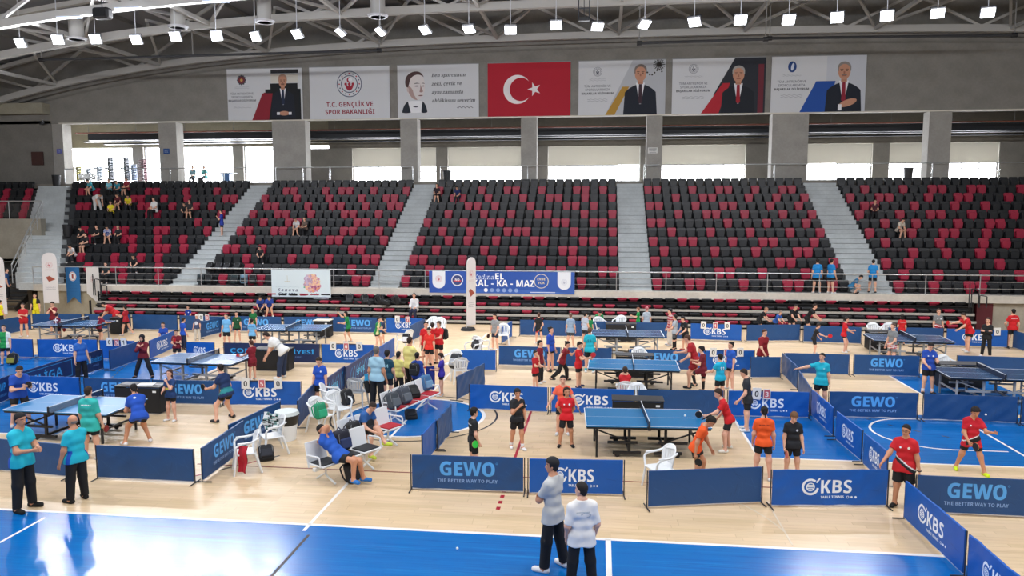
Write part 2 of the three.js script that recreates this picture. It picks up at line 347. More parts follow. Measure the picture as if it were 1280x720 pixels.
// seats ---------------------------------------------------------------
const seatRed = mat('#a01c3b', 0.45), seatBlack = mat('#191c20', 0.5);
function seatGeo() { // tip-up stadium shell: trapezoid back, folded pan, side arm brackets; origin at the tread under the seat
  const s = new THREE.Shape(); s.moveTo(-0.17, 0.12); s.lineTo(0.17, 0.12); s.quadraticCurveTo(0.19, 0.12, 0.195, 0.16); s.lineTo(0.235, 0.5); s.quadraticCurveTo(0.235, 0.57, 0.18, 0.575); s.lineTo(-0.18, 0.575); s.quadraticCurveTo(-0.235, 0.57, -0.235, 0.5); s.lineTo(-0.195, 0.16); s.quadraticCurveTo(-0.19, 0.12, -0.17, 0.12);
  const back = new THREE.ExtrudeGeometry(s, { depth: 0.03, bevelEnabled: true, bevelSize: 0.008, bevelThickness: 0.01, bevelSegments: 1, curveSegments: 3 }).rotateX(-0.16).translate(0, 0, -0.06);
  const p = new THREE.Shape(); p.moveTo(-0.17, 0.1); p.lineTo(0.17, 0.1); p.lineTo(0.205, 0.4); p.quadraticCurveTo(0.2, 0.44, 0.16, 0.44); p.lineTo(-0.16, 0.44); p.quadraticCurveTo(-0.2, 0.44, -0.205, 0.4);
  const pan = new THREE.ExtrudeGeometry(p, { depth: 0.05, bevelEnabled: true, bevelSize: 0.008, bevelThickness: 0.012, bevelSegments: 1, curveSegments: 3 }).rotateX(-0.05).translate(0, 0, 0.02);
  const post = box(0.3, 0.16, 0.05, 0, 0.06, -0.02);
  return merge([back, pan, post]);
}
const SEAT = seatGeo();
const redAt = { '4,10': '0 1 5 8 9 12 15 16', '4,9': '3 6 7 11 14 17 18', '4,8': '0 1 5 8 9 13 16', '4,7': '3 6 7 10 14 17 18', '4,6': '0 1 8 12 16', '4,5': '2 6 10 14 17 18', '4,4': '0 3 4 8 11 12 16', '4,3': '1 6 10 14 15 18', '4,2': '0 3 4 8 12 13 17', '4,1': '1 6 7 10 14 15 18', '4,0': '0 3 4 8 12 13 16', '3,10': '0 5 8 9 12 16 17 19', '3,9': '2 3 6 10 13 14 17 20', '3,8': '4 5 7 11 15 16 18', '3,7': '2 6 9 12 13 17 20', '3,6': '0 4 7 8 14 15 18 19', '3,5': '2 5 9 10 11 16 20', '3,4': '0 3 5 8 12 13 17 18', '3,3': '2 7 10 15 16 19 20', '3,2': '0 1 5 8 12 13 16 17', '3,1': '2 3 7 10 14 15 19 20', '3,0': '0 17', '2,10': '2 3 7 9 10 13 17', '2,9': '0 4 8 12 15 16', '2,8': '1 2 6 9 10 13 16 17', '2,7': '0 3 4 7 11 12 15', '2,6': '2 5 6 13 14 17', '2,5': '0 1 4 5 9 12 13 16', '2,4': '2 11 12 17', '2,3': '0 1 4 9 14 15', '2,2': '3 8 12 16 17', '2,1': '4 11 15', '2,0': '2 5 6 16 17', '1,10': '3 7 11 12 19 21', '1,9': '0 1 6 9 12 13', '1,8': '2 4 7 10 11 18 19', '1,7': '0 8 9', '1,6': '2', '1,5': '0 5 6 10 11 15', '1,4': '2 5 8 9 13', '1,3': '1 3 4 7', '1,2': '3 5 8 12', '1,1': '2 6 7 10', '1,0': '1 5', '5,10': '2 6 9 10 13 14 18', '5,9': '0 3 4 8 11 12 16', '5,8': '1 2 6 10 13', '5,7': '0 4 7 8 11 15', '5,6': '2 5 9 12 13', '5,5': '0 4 7 8 11 14', '5,4': '1 6 10 12', '5,3': '3 6 9', '5,2': '0 2 7 10', '5,1': '1 4 8 11', '5,0': '0 3 6 7' };
const sections = { 1: { n: 26, x: (k, i) => -22.62 - 0.52 * (i + 0.5), end: (k) => aisleR(k) + 0.3 }, 2: { n: 18, x: (k, i) => -21.1 + 0.52 * (i + 0.5) }, 3: { n: 21, x: (k, i) => -10.16 + 0.53 * (i + 0.5) }, 4: { n: 18, x: (k, i) => 2.6 + 0.52 * (i + 0.5) }, 5: { n: 23, x: (k, i) => 13.95 + 0.53 * (i + 0.5) }, 0: { n: 14, x: (k, i) => aisleL(k) - 0.9 - 0.53 * (i + 0.5) } };
const sectionPlace = { 1: 'the far left seat block', 2: 'the second seat block from the left', 3: 'the middle seat block', 4: 'the seat block right of the middle stairs', 5: 'the rightmost seat block', 0: 'the raised left edge block' };
const allSeats = [];
for (const sec of [1, 2, 3, 4, 5, 0]) {
  const S = sections[sec], reds = {};
  for (let k = sec === 0 ? 6 : 0; k < 12; k++) {
    const red = new Set((redAt[sec + ',' + k] ?? '').split(' ').filter(Boolean).map(Number));
    for (let i = 0; i < S.n; i++) {
      const x = S.x(k, i); if (sec === 1 && x < S.end(k)) break;
      const isRed = sec === 0 ? k < 11 && (i * 7 + k * 5) % 5 < 2 : red.has(i);
      allSeats.push([x, rowY(k), rowZ(k), isRed, sec, k, i]);
    }
  }
}
allSeats.sort((a, b) => a[5] - b[5] || (a[0] * a[0] - b[0] * b[0]));
const rowWord = ['front', 'second', 'third', 'fourth'], nth = ['first', 'second', 'third', 'fourth', 'fifth', 'sixth', 'seventh', 'eighth', 'ninth', 'tenth', 'eleventh', 'twelfth', 'thirteenth', 'fourteenth', 'fifteenth', 'sixteenth', 'seventeenth', 'eighteenth', 'nineteenth', 'twentieth', 'twenty-first', 'twenty-second', 'twenty-third', 'twenty-fourth', 'twenty-fifth', 'twenty-sixth'];
const blockWord = { 1: 'first', 2: 'second', 3: 'middle', 4: 'fourth', 5: 'rightmost' };
allSeats.slice(0, 300).forEach(([x, y, z, red, sec, k, i]) => {
  const c = red ? 'red' : 'black', where = `in the ${rowWord[k]} row of the ${blockWord[sec]} seat block`;
  solo('stadium_seat', SEAT, red ? seatRed : seatBlack, `${c} seat, ${nth[i]} from the ${sec === 1 ? 'right' : 'left'} ${where}`, 'seat', `stadium seats ${where}`, [x, y, z]);
});
{
  const rest = allSeats.slice(300), im = new THREE.InstancedMesh(SEAT, mat('#ffffff', 0.43), rest.length), m = new THREE.Matrix4(), cr = new THREE.Color('#a01c3b'), cb = new THREE.Color('#191c20');
  rest.forEach(([x, y, z, red], i) => { im.setMatrixAt(i, m.makeTranslation(x, y, z)); im.setColorAt(i, red ? cr : cb); });
  im.name = 'stadium_seats'; tag(im, 'upper rows of black and red stadium seats filling the stand', 'seats', null, 'stuff'); scene.add(im);
}
// retracted telescopic bleacher below the walkway
const BX0 = -25.9, BX1 = 16.9, bl = thing('telescopic_bleacher', 'retracted bleacher with folded red and black seats below the walkway', 'bleacher');
const boardMat = plaster('#c3bfb6', 0.7), riserMat = mat('#1d1c1c', 0.8);
const tier = [[0.14, -35.55], [0.46, -35.75], [0.78, -35.95], [1.1, -36.2]];
tier.forEach(([y, z], i) => {
  part('riser_panel', span(BX0, BX1, y - 0.3 < 0 ? 0 : y - 0.3, y, z - 0.12, z - 0.08), riserMat, bl);
  part('deck', span(BX0, BX1, y, y + 0.03, -36.9, z), riserMat, bl);
  if (i < 3) part('edge_board', W(span(BX0, BX1 + (i === 2 ? 0 : 0), y - 0.06, y + 0.05, z - 0.03, z + 0.02)), boardMat, bl);
});
part('end_frame', merge([span(BX0 - 0.06, BX0, 0, 1.3, -36.3, -36.2), span(BX0 - 0.06, BX0, 0, 0.9, -35.6, -35.5), span(BX1, BX1 + 0.06, 0, 1.3, -36.3, -36.2)]), riserMat, bl);
const foldGeo = merge([rbox(0.47, 0.07, 0.3, 0.03, 2, 0, 0.155, 0), rbox(0.42, 0.05, 0.24, 0.02, 1, 0, 0.1, -0.01), box(0.3, 0.07, 0.1, 0, 0.04, -0.05)]);
for (let t = 3; t >= 0; t--) for (let i = 0; i < 75; i++) {
  const [y, z] = tier[t], q = (i * 2 + t * 3 + (i % 7 > 3 ? 1 : 0)) % 8, red = q < 3 || (i % 11 === t);
  part('folded_seat', foldGeo, red ? seatRed : seatBlack, bl, [BX0 + 0.3 + i * 0.568, y + 0.02, z - 0.2]);
}
for (const [x, l] of [[-25.97, 1.49, 'left'], [16.78, 2, 'right']].map((a) => [a[0], a[2]])) { // bleacher end guards
  const t = thing('bleacher_end_rail', `black tubular guard rail at the ${l} end of the retracted bleacher`, 'railing');
  for (let i = 0; i < 2; i++) part('loop', tubeOf([[x + i * 0.35, 1.1, -36.05], [x + i * 0.35, 1.95 - i * 0.3, -36.05], [x + i * 0.35 + 0.3, 1.9 - i * 0.3, -36.05], [x + i * 0.35 + 0.3, 1.1, -36.05]], 0.025, 6, 30), railDark, t);
  part('post', rod([x - 0.1, 1.1, -36.05], [x - 0.1, 2.2, -36.05], 0.025), railDark, t);
}
// ---------------------------------------------------------------- floodlights
const lampGlow = new THREE.MeshStandardMaterial({ color: '#ffffff', emissive: '#f4f8ff', emissiveIntensity: 7, roughness: 0.4 });
const lampBody = mat('#c9ccd2', 0.45, { metalness: 0.3 }), lampDark = mat('#30343c', 0.5);
const lampRodG = rod([0, 0, 0], [0, 1, 0], 0.022, 6);
function floodlight(x, y, z, tilt, yaw, label, power, group, spot) {
  const t = thing('floodlight', label, 'floodlight', group, [x, y, z], yaw);
  part('rod', lampRodG, lampBody, t, [0, 0.25, 0]).scale.y = arcY(x) + 1.9 - y;
  part('yoke', merge([rod([-0.31, 0, 0], [-0.31, 0.3, 0], 0.015, 5), rod([0.31, 0, 0], [0.31, 0.3, 0], 0.015, 5), rod([-0.31, 0.3, 0], [0.31, 0.3, 0], 0.018, 5)]), lampDark, t);
  const h = new THREE.Group(); h.name = 'housing'; h.rotation.x = tilt; t.add(h);
  part('casing', rbox(0.58, 0.5, 0.12, 0.03, 2, 0, 0, -0.07), lampBody, h);
  part('lens', rbox(0.54, 0.46, 0.02, 0.01, 1, 0, 0, 0.0), lampGlow, h);
  t.updateMatrixWorld(true);
  const p = V(0, 0, 0.03).applyMatrix4(h.matrixWorld);
  let L;
  if (spot) { L = new THREE.SpotLight('#f7f9ff', power, 0, 0.5, 0.55); L.shadow.radius = 12; L.position.copy(p); L.target.position.copy(V(...spot)); scene.add(L.target); L.castShadow = true; }
  else { L = new THREE.RectAreaLight('#f7f9ff', power, 0.54, 0.46); L.position.copy(p); L.lookAt(V(0, 0, 2).applyMatrix4(h.matrixWorld)); }
  L.name = 'floodlight_beam'; scene.add(L);
}
const lampX = [-30.09, 14.15, -27.96, 14.26, -25.87, 14.24, -23.64, 14.15, -21.51, 14.25, -19.32, 14.23, -17.26, 14.14, -15.08, 14.2, -12.86, 14.22, -10.83, 14.2, -8.59, 14.22, -6.41, 14.2, -4.38, 14.11, -2.19, 14.27, -0.22, 14.14, 1.99, 14.19, 4.28, 14.24, 6.39, 14.28, 8.55, 14.22, 10.67, 14.27, 12.86, 14.28, 15.03, 14.32, 17.16, 14.29];
const lampTilt = [0.5, 0.5, 0.5, 0.6, 0.5, 0.45, 0.5, 0.7, 0.95, 0.9, 0.85, 1.05, 0.9, 0.8, 1.0, 0.9, 0.8, 0.7, 0.7, 0.5, 0.55, 0.75, 0.75];
const lampYaw = [-0.1, 0.2, 0.1, 0, 0, 0, -0.35, -0.4, -0.9, -0.9, -0.6, -0.2, 0.1, 0, 0.2, 0.6, -0.4, 0, 0, -0.25, -0.3, -0.3, -0.3];
const ordinal = ['first', 'second', 'third', 'fourth', 'fifth', 'sixth', 'seventh', 'eighth', 'ninth', 'tenth', 'eleventh', 'twelfth', 'thirteenth', 'fourteenth', 'fifteenth', 'sixteenth', 'seventeenth', 'eighteenth', 'nineteenth', 'twentieth', 'twenty-first', 'twenty-second', 'twenty-third'];
for (let i = 0; i < 23; i++) floodlight(lampX[i * 2], lampX[i * 2 + 1], -37, lampTilt[i], lampYaw[i], `white floodlight hanging on a rod, ${ordinal[i]} from the left in the ceiling row`, [0, 1, 2, 3, 4, 5, 6, 19, 20].includes(i) ? LAMP_POWER : LAMP_CANDELA, 'row of floodlights under the roof', [0, 1, 2, 3, 4, 5, 6, 19, 20].includes(i) ? null : [lampX[i * 2] * 0.85, 0, i % 2 ? -29 : -32]);
for (const [z, n, tilt, back] of [[-21, 13, 0.55, 1], [-13, 11, 1.3, 0], [-2, 10, 1.1, 1]]) for (let i = 0; i < n; i++) floodlight(-32 + i * (56 / (n - 1)), 13.0, z, tilt, back * Math.PI, 'white floodlight hanging nearer the camera above the picture', tilt < 1 ? STAND_LAMP_POWER : HIGH_LAMP_POWER, 'floodlights above the frame');
// linear skylight strips, drums, loudspeaker, hanging frame, rolled curtain poles
const stripGlow = new THREE.MeshStandardMaterial({ color: '#dfeaff', emissive: '#cfe2ff', emissiveIntensity: 1.6 });
[[-25.75, 14.82, 'leftmost'], [-22.69, 15.15, 'second'], [-18.21, 15.34, 'third']].forEach(([x, y, w]) => {
  const t = thing('linear_lamp', `thin bluish strip lamp under the roof, ${w} of the three at top left`, 'lamp', null, [x, y, -35]);
  part('tube', box(1.25, 0.06, 0.16), stripGlow, t); part('tray', box(1.3, 0.05, 0.22, 0, 0.055, 0), lampBody, t);
  const L = new THREE.RectAreaLight('#dfeaff', 2, 1.25, 0.16); L.position.set(x, y - 0.04, -35); L.rotation.x = -Math.PI / 2; L.name = 'strip_lamp_glow'; scene.add(L);
});
[[-27.62, 15.12, 'behind the second floodlight from the left'], [-21.9, 15.57, 'above the fifth floodlight from the left'], [-17.2, 15.71, 'above the seventh floodlight'], [-11.22, 15.81, 'above the tenth floodlight']].forEach(([x, y, w]) => {
  const t = thing('air_diffuser', `grey drum shaped ceiling air diffuser ${w}`, 'vent', null, [x, y, -38]);
  part('drum', new THREE.CylinderGeometry(0.36, 0.36, 1.3, 20), steel, t); part('flange', new THREE.CylinderGeometry(0.52, 0.46, 0.1, 20).translate(0, -0.6, 0), lampBody, t);
});
{ const [x, y] = [-22.65, 14.42], t = thing('loudspeaker', 'black loudspeaker cabinet hanging under the roof at top left', 'speaker', null, [x, y, -33]);
  part('cabinet', rbox(0.8, 0.5, 0.45, 0.12, 3), mat('#15161a', 0.6), t); part('grille', box(0.6, 0.34, 0.02, 0, 0, 0.23), mat('#0c0d10', 0.9), t); part('hanger', rod([0, 0.2, 0], [0, 2.6, 0], 0.025), lampDark, t); }
{ const [x, y] = [-0.84, 14.28], t = thing('hanging_frame', 'black open metal frame hanging from the roof above the wall portraits', 'frame', null, [x, y, -36]);
  part('bracket', merge([rod([-0.25, 0, 0], [-0.25, 2.5, 0], 0.03, 6), rod([0.25, 0, 0], [0.25, 2.5, 0], 0.03, 6), rod([0, 0, 0], [0, 2.5, 0], 0.02, 6), rod([-0.3, 0.5, 0], [0.3, 0.5, 0], 0.025, 6)]), lampDark, t); part('box', rbox(0.5, 0.18, 0.3, 0.03), mat('#16171a', 0.5), t); }
function pole(label, a, b, drop) {
  const t = thing('curtain_pole', label, 'pole');
  part('roll', rod(a, b, 0.07, 8), mat('#2a2b2e', 0.7), t);
  for (const p of [a, b]) part('end_cap', rod([p[0] - 0.12, p[1], p[2]], [p[0] + 0.12, p[1], p[2]], 0.12, 8), mat('#141518', 0.6), t);
  for (const p of drop) part('hanger', rod([p[0], p[1], p[2]], [p[0], arcY(p[0]) + 0.2, p[2]], 0.03, 6), steelDark, t);
}
{ const P0 = [-31.27, 13.9, -40], P1 = [-11.77, 13.96, -40], P2 = [1.89, 13.99, -40], P3 = [8.15, 14.03, -40], P4 = [8.76, 14.5, -42], P5 = [20.81, 14.35, -42];
  pole('long dark rolled net pole hanging along the upper wall on the left', P0, P1, [P0, P1, [P0[0] + 9, (P0[1] + P1[1]) / 2, -40]]);
  pole('dark rolled net pole hanging above the portraits of suited men', P2, P3, [P2, P3]);
  pole('dark rolled net pole hanging at the far right of the upper wall', P4, P5, [P4, P5]); }
// ---------------------------------------------------------------- posters on the upper wall
const BT = 14.74, BB = 11.42;
function poster(name, label, cat, x0, x1, draw, w = 1024, h = 640, y0 = BB, y1 = BT) {
  const t = thing(name, label, cat, null, [(x0 + x1) / 2, (y0 + y1) / 2, ZC + 0.06]);
  part('sheet', box(x1 - x0, y1 - y0, 0.02), [0, 0, 0, 0, 1, 0].map((v) => v ? new THREE.MeshStandardMaterial({ map: canvasTex(w, h, draw), roughness: 0.75 }) : mat('#d5d6d6', 0.8)), t);
  part('hem', box(x1 - x0 + 0.04, 0.05, 0.03, 0, (y1 - y0) / 2, 0.006), mat('#8f9091', 0.6), t);
}
const sans = (g, px, b = 'bold ') => { g.font = `${b}${px}px sans-serif`; };
function lines(g, list, x, y, lh, px, col, align = 'center', b = 'bold ') { g.fillStyle = col; g.textAlign = align; sans(g, px, b); list.forEach((s, i) => g.fillText(s, x, y + i * lh)); }
function scribble(g, x, y, w, h, col, n) { g.strokeStyle = col; g.lineWidth = h * 0.16; for (let k = 0; k < n; k++) { g.beginPath(); for (let i = 0; i < 14; i++) g.lineTo(x - w / 2 + w * i / 13, y + k * h * 1.5 + Math.sin(i * 2.1 + k) * h * 0.4); g.stroke(); } }
function ministrySeal(g, x, y, r, c1 = '#33405c', c2 = '#a5243a') {
  g.strokeStyle = c1; g.lineWidth = r * 0.06; g.beginPath(); g.arc(x, y, r, 0, 7); g.stroke(); g.beginPath(); g.arc(x, y, r * 0.66, 0, 7); g.stroke();
  for (let i = 0; i < 16; i++) { g.fillStyle = i % 2 ? c1 : c2; g.beginPath(); g.arc(x + Math.cos(i * 0.3927) * r * 0.83, y + Math.sin(i * 0.3927) * r * 0.83, r * 0.055, 0, 7); g.fill(); }
  g.fillStyle = c2; g.beginPath(); g.arc(x, y - r * 0.32, r * 0.2, 0, 7); g.fill(); g.fillStyle = '#e4e6ea'; g.beginPath(); g.arc(x + r * 0.08, y - r * 0.34, r * 0.16, 0, 7); g.fill();
  g.fillStyle = c2; for (const s of [-1, 0, 1]) { g.beginPath(); g.arc(x + s * r * 0.3, y + r * 0.0, r * 0.11, 0, 7); g.fill(); g.beginPath(); g.ellipse(x + s * r * 0.18, y + r * 0.26, r * 0.1, r * 0.26, s * 0.5, 0, 7); g.fill(); }
}
function suitedMan(g, x, y, s, o = {}) { // generic bust: y is the chin level, s the head height
  g.fillStyle = o.suit ?? '#161d2b'; g.beginPath(); g.moveTo(x - s * 1.1, y + s * 2.6); g.lineTo(x - s * 0.98, y + s * 0.75); g.quadraticCurveTo(x - s * 0.7, y + s * 0.42, x - s * 0.25, y + s * 0.28); g.lineTo(x + s * 0.25, y + s * 0.28); g.quadraticCurveTo(x + s * 0.7, y + s * 0.42, x + s * 0.98, y + s * 0.75); g.lineTo(x + s * 1.1, y + s * 2.6); g.fill();
  g.fillStyle = '#e8e9ee'; g.beginPath(); g.moveTo(x - s * 0.28, y + s * 0.15); g.lineTo(x + s * 0.28, y + s * 0.15); g.lineTo(x + s * 0.04, y + s * 1.5); g.lineTo(x - s * 0.04, y + s * 1.5); g.fill();
  g.fillStyle = o.tie ?? '#2a2f55'; g.beginPath(); g.moveTo(x - s * 0.09, y + s * 0.24); g.lineTo(x + s * 0.09, y + s * 0.24); g.lineTo(x + s * 0.13, y + s * 1.35); g.lineTo(x, y + s * 1.5); g.lineTo(x - s * 0.13, y + s * 1.35); g.fill();
  g.fillStyle = '#b98268'; g.fillRect(x - s * 0.17, y - s * 0.15, s * 0.34, s * 0.38);
  g.fillStyle = '#c58f74'; g.beginPath(); g.ellipse(x, y - s * 0.42, s * 0.36, s * 0.5, 0, 0, 7); g.fill();
  g.fillStyle = o.hair ?? '#5b5148'; g.beginPath(); g.ellipse(x, y - s * 0.66, s * 0.39, s * 0.36, 0, Math.PI, 0); g.fill(); g.fillRect(x - s * 0.39, y - s * 0.68, s * 0.08, s * 0.24); g.fillRect(x + s * 0.31, y - s * 0.68, s * 0.08, s * 0.24);
  g.fillStyle = '#c58f74'; g.beginPath(); g.ellipse(x, y - s * 0.56, s * 0.31, s * 0.3, 0, Math.PI, 0); g.fill();
  g.fillStyle = '#33251f'; for (const k of [-1, 1]) { g.beginPath(); g.ellipse(x + k * s * 0.15, y - s * 0.46, s * 0.055, s * 0.026, 0, 0, 7); g.fill(); g.fillRect(x + k * s * 0.15 - s * 0.09, y - s * 0.56, s * 0.18, s * 0.03); }
  g.fillStyle = '#a06a55'; g.fillRect(x - s * 0.045, y - s * 0.42, s * 0.09, s * 0.16);
  g.fillStyle = '#8a4a43'; g.fillRect(x - s * 0.13, y - s * 0.16, s * 0.26, s * 0.035);
  if (o.mustache) { g.fillStyle = o.mustache; g.fillRect(x - s * 0.15, y - s * 0.24, s * 0.3, s * 0.06); }
}
const paper = (g, w, h) => { g.fillStyle = '#d3d5d8'; g.fillRect(0, 0, w, h); };
function wishes(g, x, y, k, seal) { seal(g, x, y); lines(g, ['TÜM ANTRENÖR VE', 'SPORCULARIMIZA'], x, y + 190 * k, 44 * k, 38 * k, '#3b4150', 'center', ''); lines(g, ['BAŞARILAR DİLİYORUM'], x, y + 280 * k, 40, 36 * k, '#23262f'); scribble(g, x, y + 340 * k, 250 * k, 14 * k, '#50545e', 2); scribble(g, x, y + 90 * k, 210 * k, 12 * k, '#6b6f7a', 2); }
poster('poster', 'wide poster of a seated moustached man in dark suit, leftmost on the upper wall', 'poster', -24.5, -19.35, (g, w, h) => { paper(g, w, h);
  g.fillStyle = '#8d1f2f'; g.beginPath(); g.moveTo(330, h); g.lineTo(500, 300); g.lineTo(720, 300); g.lineTo(720, h); g.fill(); g.fillStyle = '#121519'; g.fillRect(590, 190, 370, 450); g.fillRect(520, 260, 480, 380); g.fillStyle = '#8d1f2f'; g.beginPath(); g.moveTo(330, h); g.lineTo(480, 310); g.lineTo(620, 310); g.lineTo(560, h); g.fill();
  g.fillStyle = '#24262a'; g.fillRect(600, 20, 370, 46); g.fillStyle = '#d6d3c9'; g.fillRect(600, 75, 370, 110); suitedMan(g, 760, 230, 150, { mustache: '#3c2c24', hair: '#b08a76', tie: '#1f2c46' });
  g.fillStyle = '#c58f74'; g.beginPath(); g.ellipse(770, 560, 70, 28, 0, 0, 7); g.fill(); g.fillStyle = '#e8e9ee'; g.fillRect(670, 545, 40, 34); g.fillRect(830, 545, 40, 34);
  wishes(g, 200, 140, 0.95, (c, x, y) => { c.fillStyle = '#7a2f35'; c.beginPath(); c.arc(x, y, 52, 0, 7); c.fill(); c.fillStyle = '#3c3f49'; for (let i = 0; i < 12; i++) { c.beginPath(); c.arc(x + Math.cos(i * 0.52) * 52, y + Math.sin(i * 0.52) * 52, 12, 0, 7); c.fill(); } c.fillStyle = '#c9a253'; c.beginPath(); c.arc(x, y, 18, 0, 7); c.fill(); }); });
poster('poster', 'pale poster with a round seal and the words T.C. Gençlik ve Spor Bakanlığı', 'poster', -18.86, -13.52, (g, w, h) => { paper(g, w, h); ministrySeal(g, w / 2, 215, 155);
  lines(g, ['T.C. GENÇLİK VE', 'SPOR BAKANLIĞI'], w / 2, 490, 92, 78, '#8f2537', 'center'); });
poster('poster', 'pale poster with a drawn portrait in grey tones and four lines of handwriting', 'poster', -13.0, -7.72, (g, w, h) => { paper(g, w, h);
  const blob = (c, pts) => { g.fillStyle = c; g.beginPath(); g.moveTo(pts[0], pts[1]); for (let i = 2; i < pts.length; i += 4) g.quadraticCurveTo(pts[i], pts[i + 1], pts[i + 2], pts[i + 3]); g.fill(); };
  blob('#ddd6d4', [110, 250, 100, 120, 215, 95, 330, 90, 345, 220, 352, 300, 335, 340, 320, 415, 255, 425, 190, 425, 150, 370, 110, 320, 110, 250]);
  blob('#b39892', [118, 255, 135, 330, 165, 375, 200, 425, 255, 425, 215, 380, 200, 330, 190, 280, 150, 255, 130, 240, 118, 255]);
  blob('#4b3433', [100, 235, 85, 120, 195, 85, 300, 60, 335, 150, 280, 105, 225, 125, 175, 140, 158, 190, 150, 225, 136, 268, 108, 275, 100, 235]);
  blob('#c7b6b2', [128, 270, 112, 280, 125, 320, 140, 340, 148, 310, 146, 280, 128, 270]);
  blob('#2b1f20', [205, 232, 240, 205, 285, 228, 245, 222, 205, 232]); blob('#2b1f20', [305, 228, 330, 208, 348, 232, 328, 222, 305, 228]);
  blob('#3a2a2b', [215, 258, 245, 240, 272, 258, 245, 268, 215, 258]); blob('#3a2a2b', [308, 258, 328, 242, 344, 258, 326, 268, 308, 258]);
  blob('#a88984', [290, 235, 312, 290, 325, 322, 300, 342, 278, 326, 292, 290, 290, 235]); blob('#7a5350', [258, 372, 290, 358, 325, 370, 292, 384, 258, 372]);
  blob('#1f2631', [55, 575, 70, 480, 130, 440, 150, 520, 165, 575, 110, 590, 55, 575]); blob('#1f2631', [300, 575, 305, 490, 318, 440, 370, 490, 375, 575, 330, 590, 300, 575]); blob('#eeeef0', [130, 440, 200, 430, 318, 440, 300, 500, 298, 575, 230, 585, 165, 575, 150, 500, 130, 440]); blob('#55525a', [190, 500, 225, 490, 265, 505, 225, 525, 190, 500]);
  g.fillStyle = '#33353c'; g.font = 'italic bold 56px serif'; g.textAlign = 'left'; ['Ben sporcunun', 'zeki, çevik ve', 'aynı zamanda', 'ahlâklısını severim'].forEach((s, i) => g.fillText(s, 430, 150 + i * 102)); scribble(g, 850, 520, 200, 34, '#33353c', 1); });
poster('flag', 'large red flag with a white crescent and star in the centre of the wall', 'flag', -7.15, -1.92, (g, w, h) => { g.fillStyle = '#b0122a'; g.fillRect(0, 0, w, h);
  const u = h, cy = h / 2; g.fillStyle = '#efe9ea'; g.beginPath(); g.arc(w * 0.36, cy, u * 0.27, 0, 7); g.fill(); g.fillStyle = '#b0122a'; g.beginPath(); g.arc(w * 0.36 + u * 0.0675, cy, u * 0.216, 0, 7); g.fill();
  g.fillStyle = '#efe9ea'; g.beginPath(); for (let i = 0; i < 10; i++) { const r = i % 2 ? u * 0.052 : u * 0.135, a = Math.PI + i * Math.PI / 5; g.lineTo(w * 0.36 + u * 0.33 + Math.cos(a) * r, cy + Math.sin(a) * r); } g.fill(); });
poster('poster', 'poster of a man in dark suit with a gold diagonal, right of the flag', 'poster', -1.42, 3.92, (g, w, h) => { paper(g, w, h);
  g.fillStyle = '#b9bcc1'; g.beginPath(); g.moveTo(640, 0); g.lineTo(w, 0); g.lineTo(w, h); g.lineTo(320, h); g.fill(); g.fillStyle = '#b48a35'; g.beginPath(); g.moveTo(520, 310); g.lineTo(600, 310); g.lineTo(430, h); g.lineTo(320, h); g.fill();
  g.strokeStyle = '#24211f'; g.lineWidth = 9; for (let i = 0; i < 16; i++) { g.beginPath(); g.moveTo(945, 60); g.lineTo(945 + Math.cos(i * 0.39) * 70, 60 + Math.sin(i * 0.39) * 66); g.stroke(); } g.fillStyle = '#39352f'; for (let i = 0; i < 7; i++) { g.beginPath(); g.arc(810 + i * 28, 150 + Math.sin(i) * 30, 10, 0, 7); g.fill(); }
  suitedMan(g, 730, 240, 185, { tie: '#3a2430', hair: '#7b7069' }); wishes(g, 225, 130, 0.95, (c, x, y) => ministrySeal(c, x, y, 52, '#3b4252', '#4a4f5b')); });
poster('poster', 'poster of a grey haired man in suit with dark background and red diagonal', 'poster', 4.32, 9.88, (g, w, h) => { paper(g, w, h);
  g.fillStyle = '#262a33'; g.beginPath(); g.moveTo(690, 0); g.lineTo(w, 0); g.lineTo(w, h); g.lineTo(460, h); g.lineTo(460, 420); g.fill(); g.fillStyle = '#6b2331'; g.fillRect(945, 80, 60, 560); g.fillStyle = '#b3202f'; g.beginPath(); g.moveTo(560, 290); g.lineTo(640, 290); g.lineTo(520, h); g.lineTo(325, h); g.fill();
  suitedMan(g, 730, 270, 175, { tie: '#a01c2c', hair: '#a7a39e', suit: '#151c26' }); wishes(g, 235, 120, 0.95, (c, x, y) => ministrySeal(c, x, y, 52, '#3b4252', '#4a4f5b')); });
poster('poster', 'poster of a man with hand on chest and blue diagonal, rightmost on the wall', 'poster', 10.22, 15.7, (g, w, h) => { paper(g, w, h);
  g.fillStyle = '#c6cad2'; g.fillRect(600, 0, 424, h); g.fillStyle = '#1d4fa3'; g.beginPath(); g.moveTo(490, 290); g.lineTo(700, 290); g.lineTo(600, h); g.lineTo(320, h); g.fill(); suitedMan(g, 790, 260, 185, { tie: '#8f1d33', hair: '#8d8680', mustache: '#77706a' });
  g.fillStyle = '#c58f74'; g.beginPath(); g.ellipse(840, 540, 100, 38, -0.35, 0, 7); g.fill(); g.fillStyle = '#e8e9ee'; g.fillRect(735, 555, 40, 70);
  wishes(g, 225, 120, 0.95, (c, x, y) => { c.fillStyle = '#1d3f7c'; c.beginPath(); c.ellipse(x, y, 46, 62, 0, 0, 7); c.fill(); c.fillStyle = '#cfd6e4'; c.beginPath(); c.ellipse(x + 4, y, 16, 44, 0.2, 0, 7); c.fill(); }); });
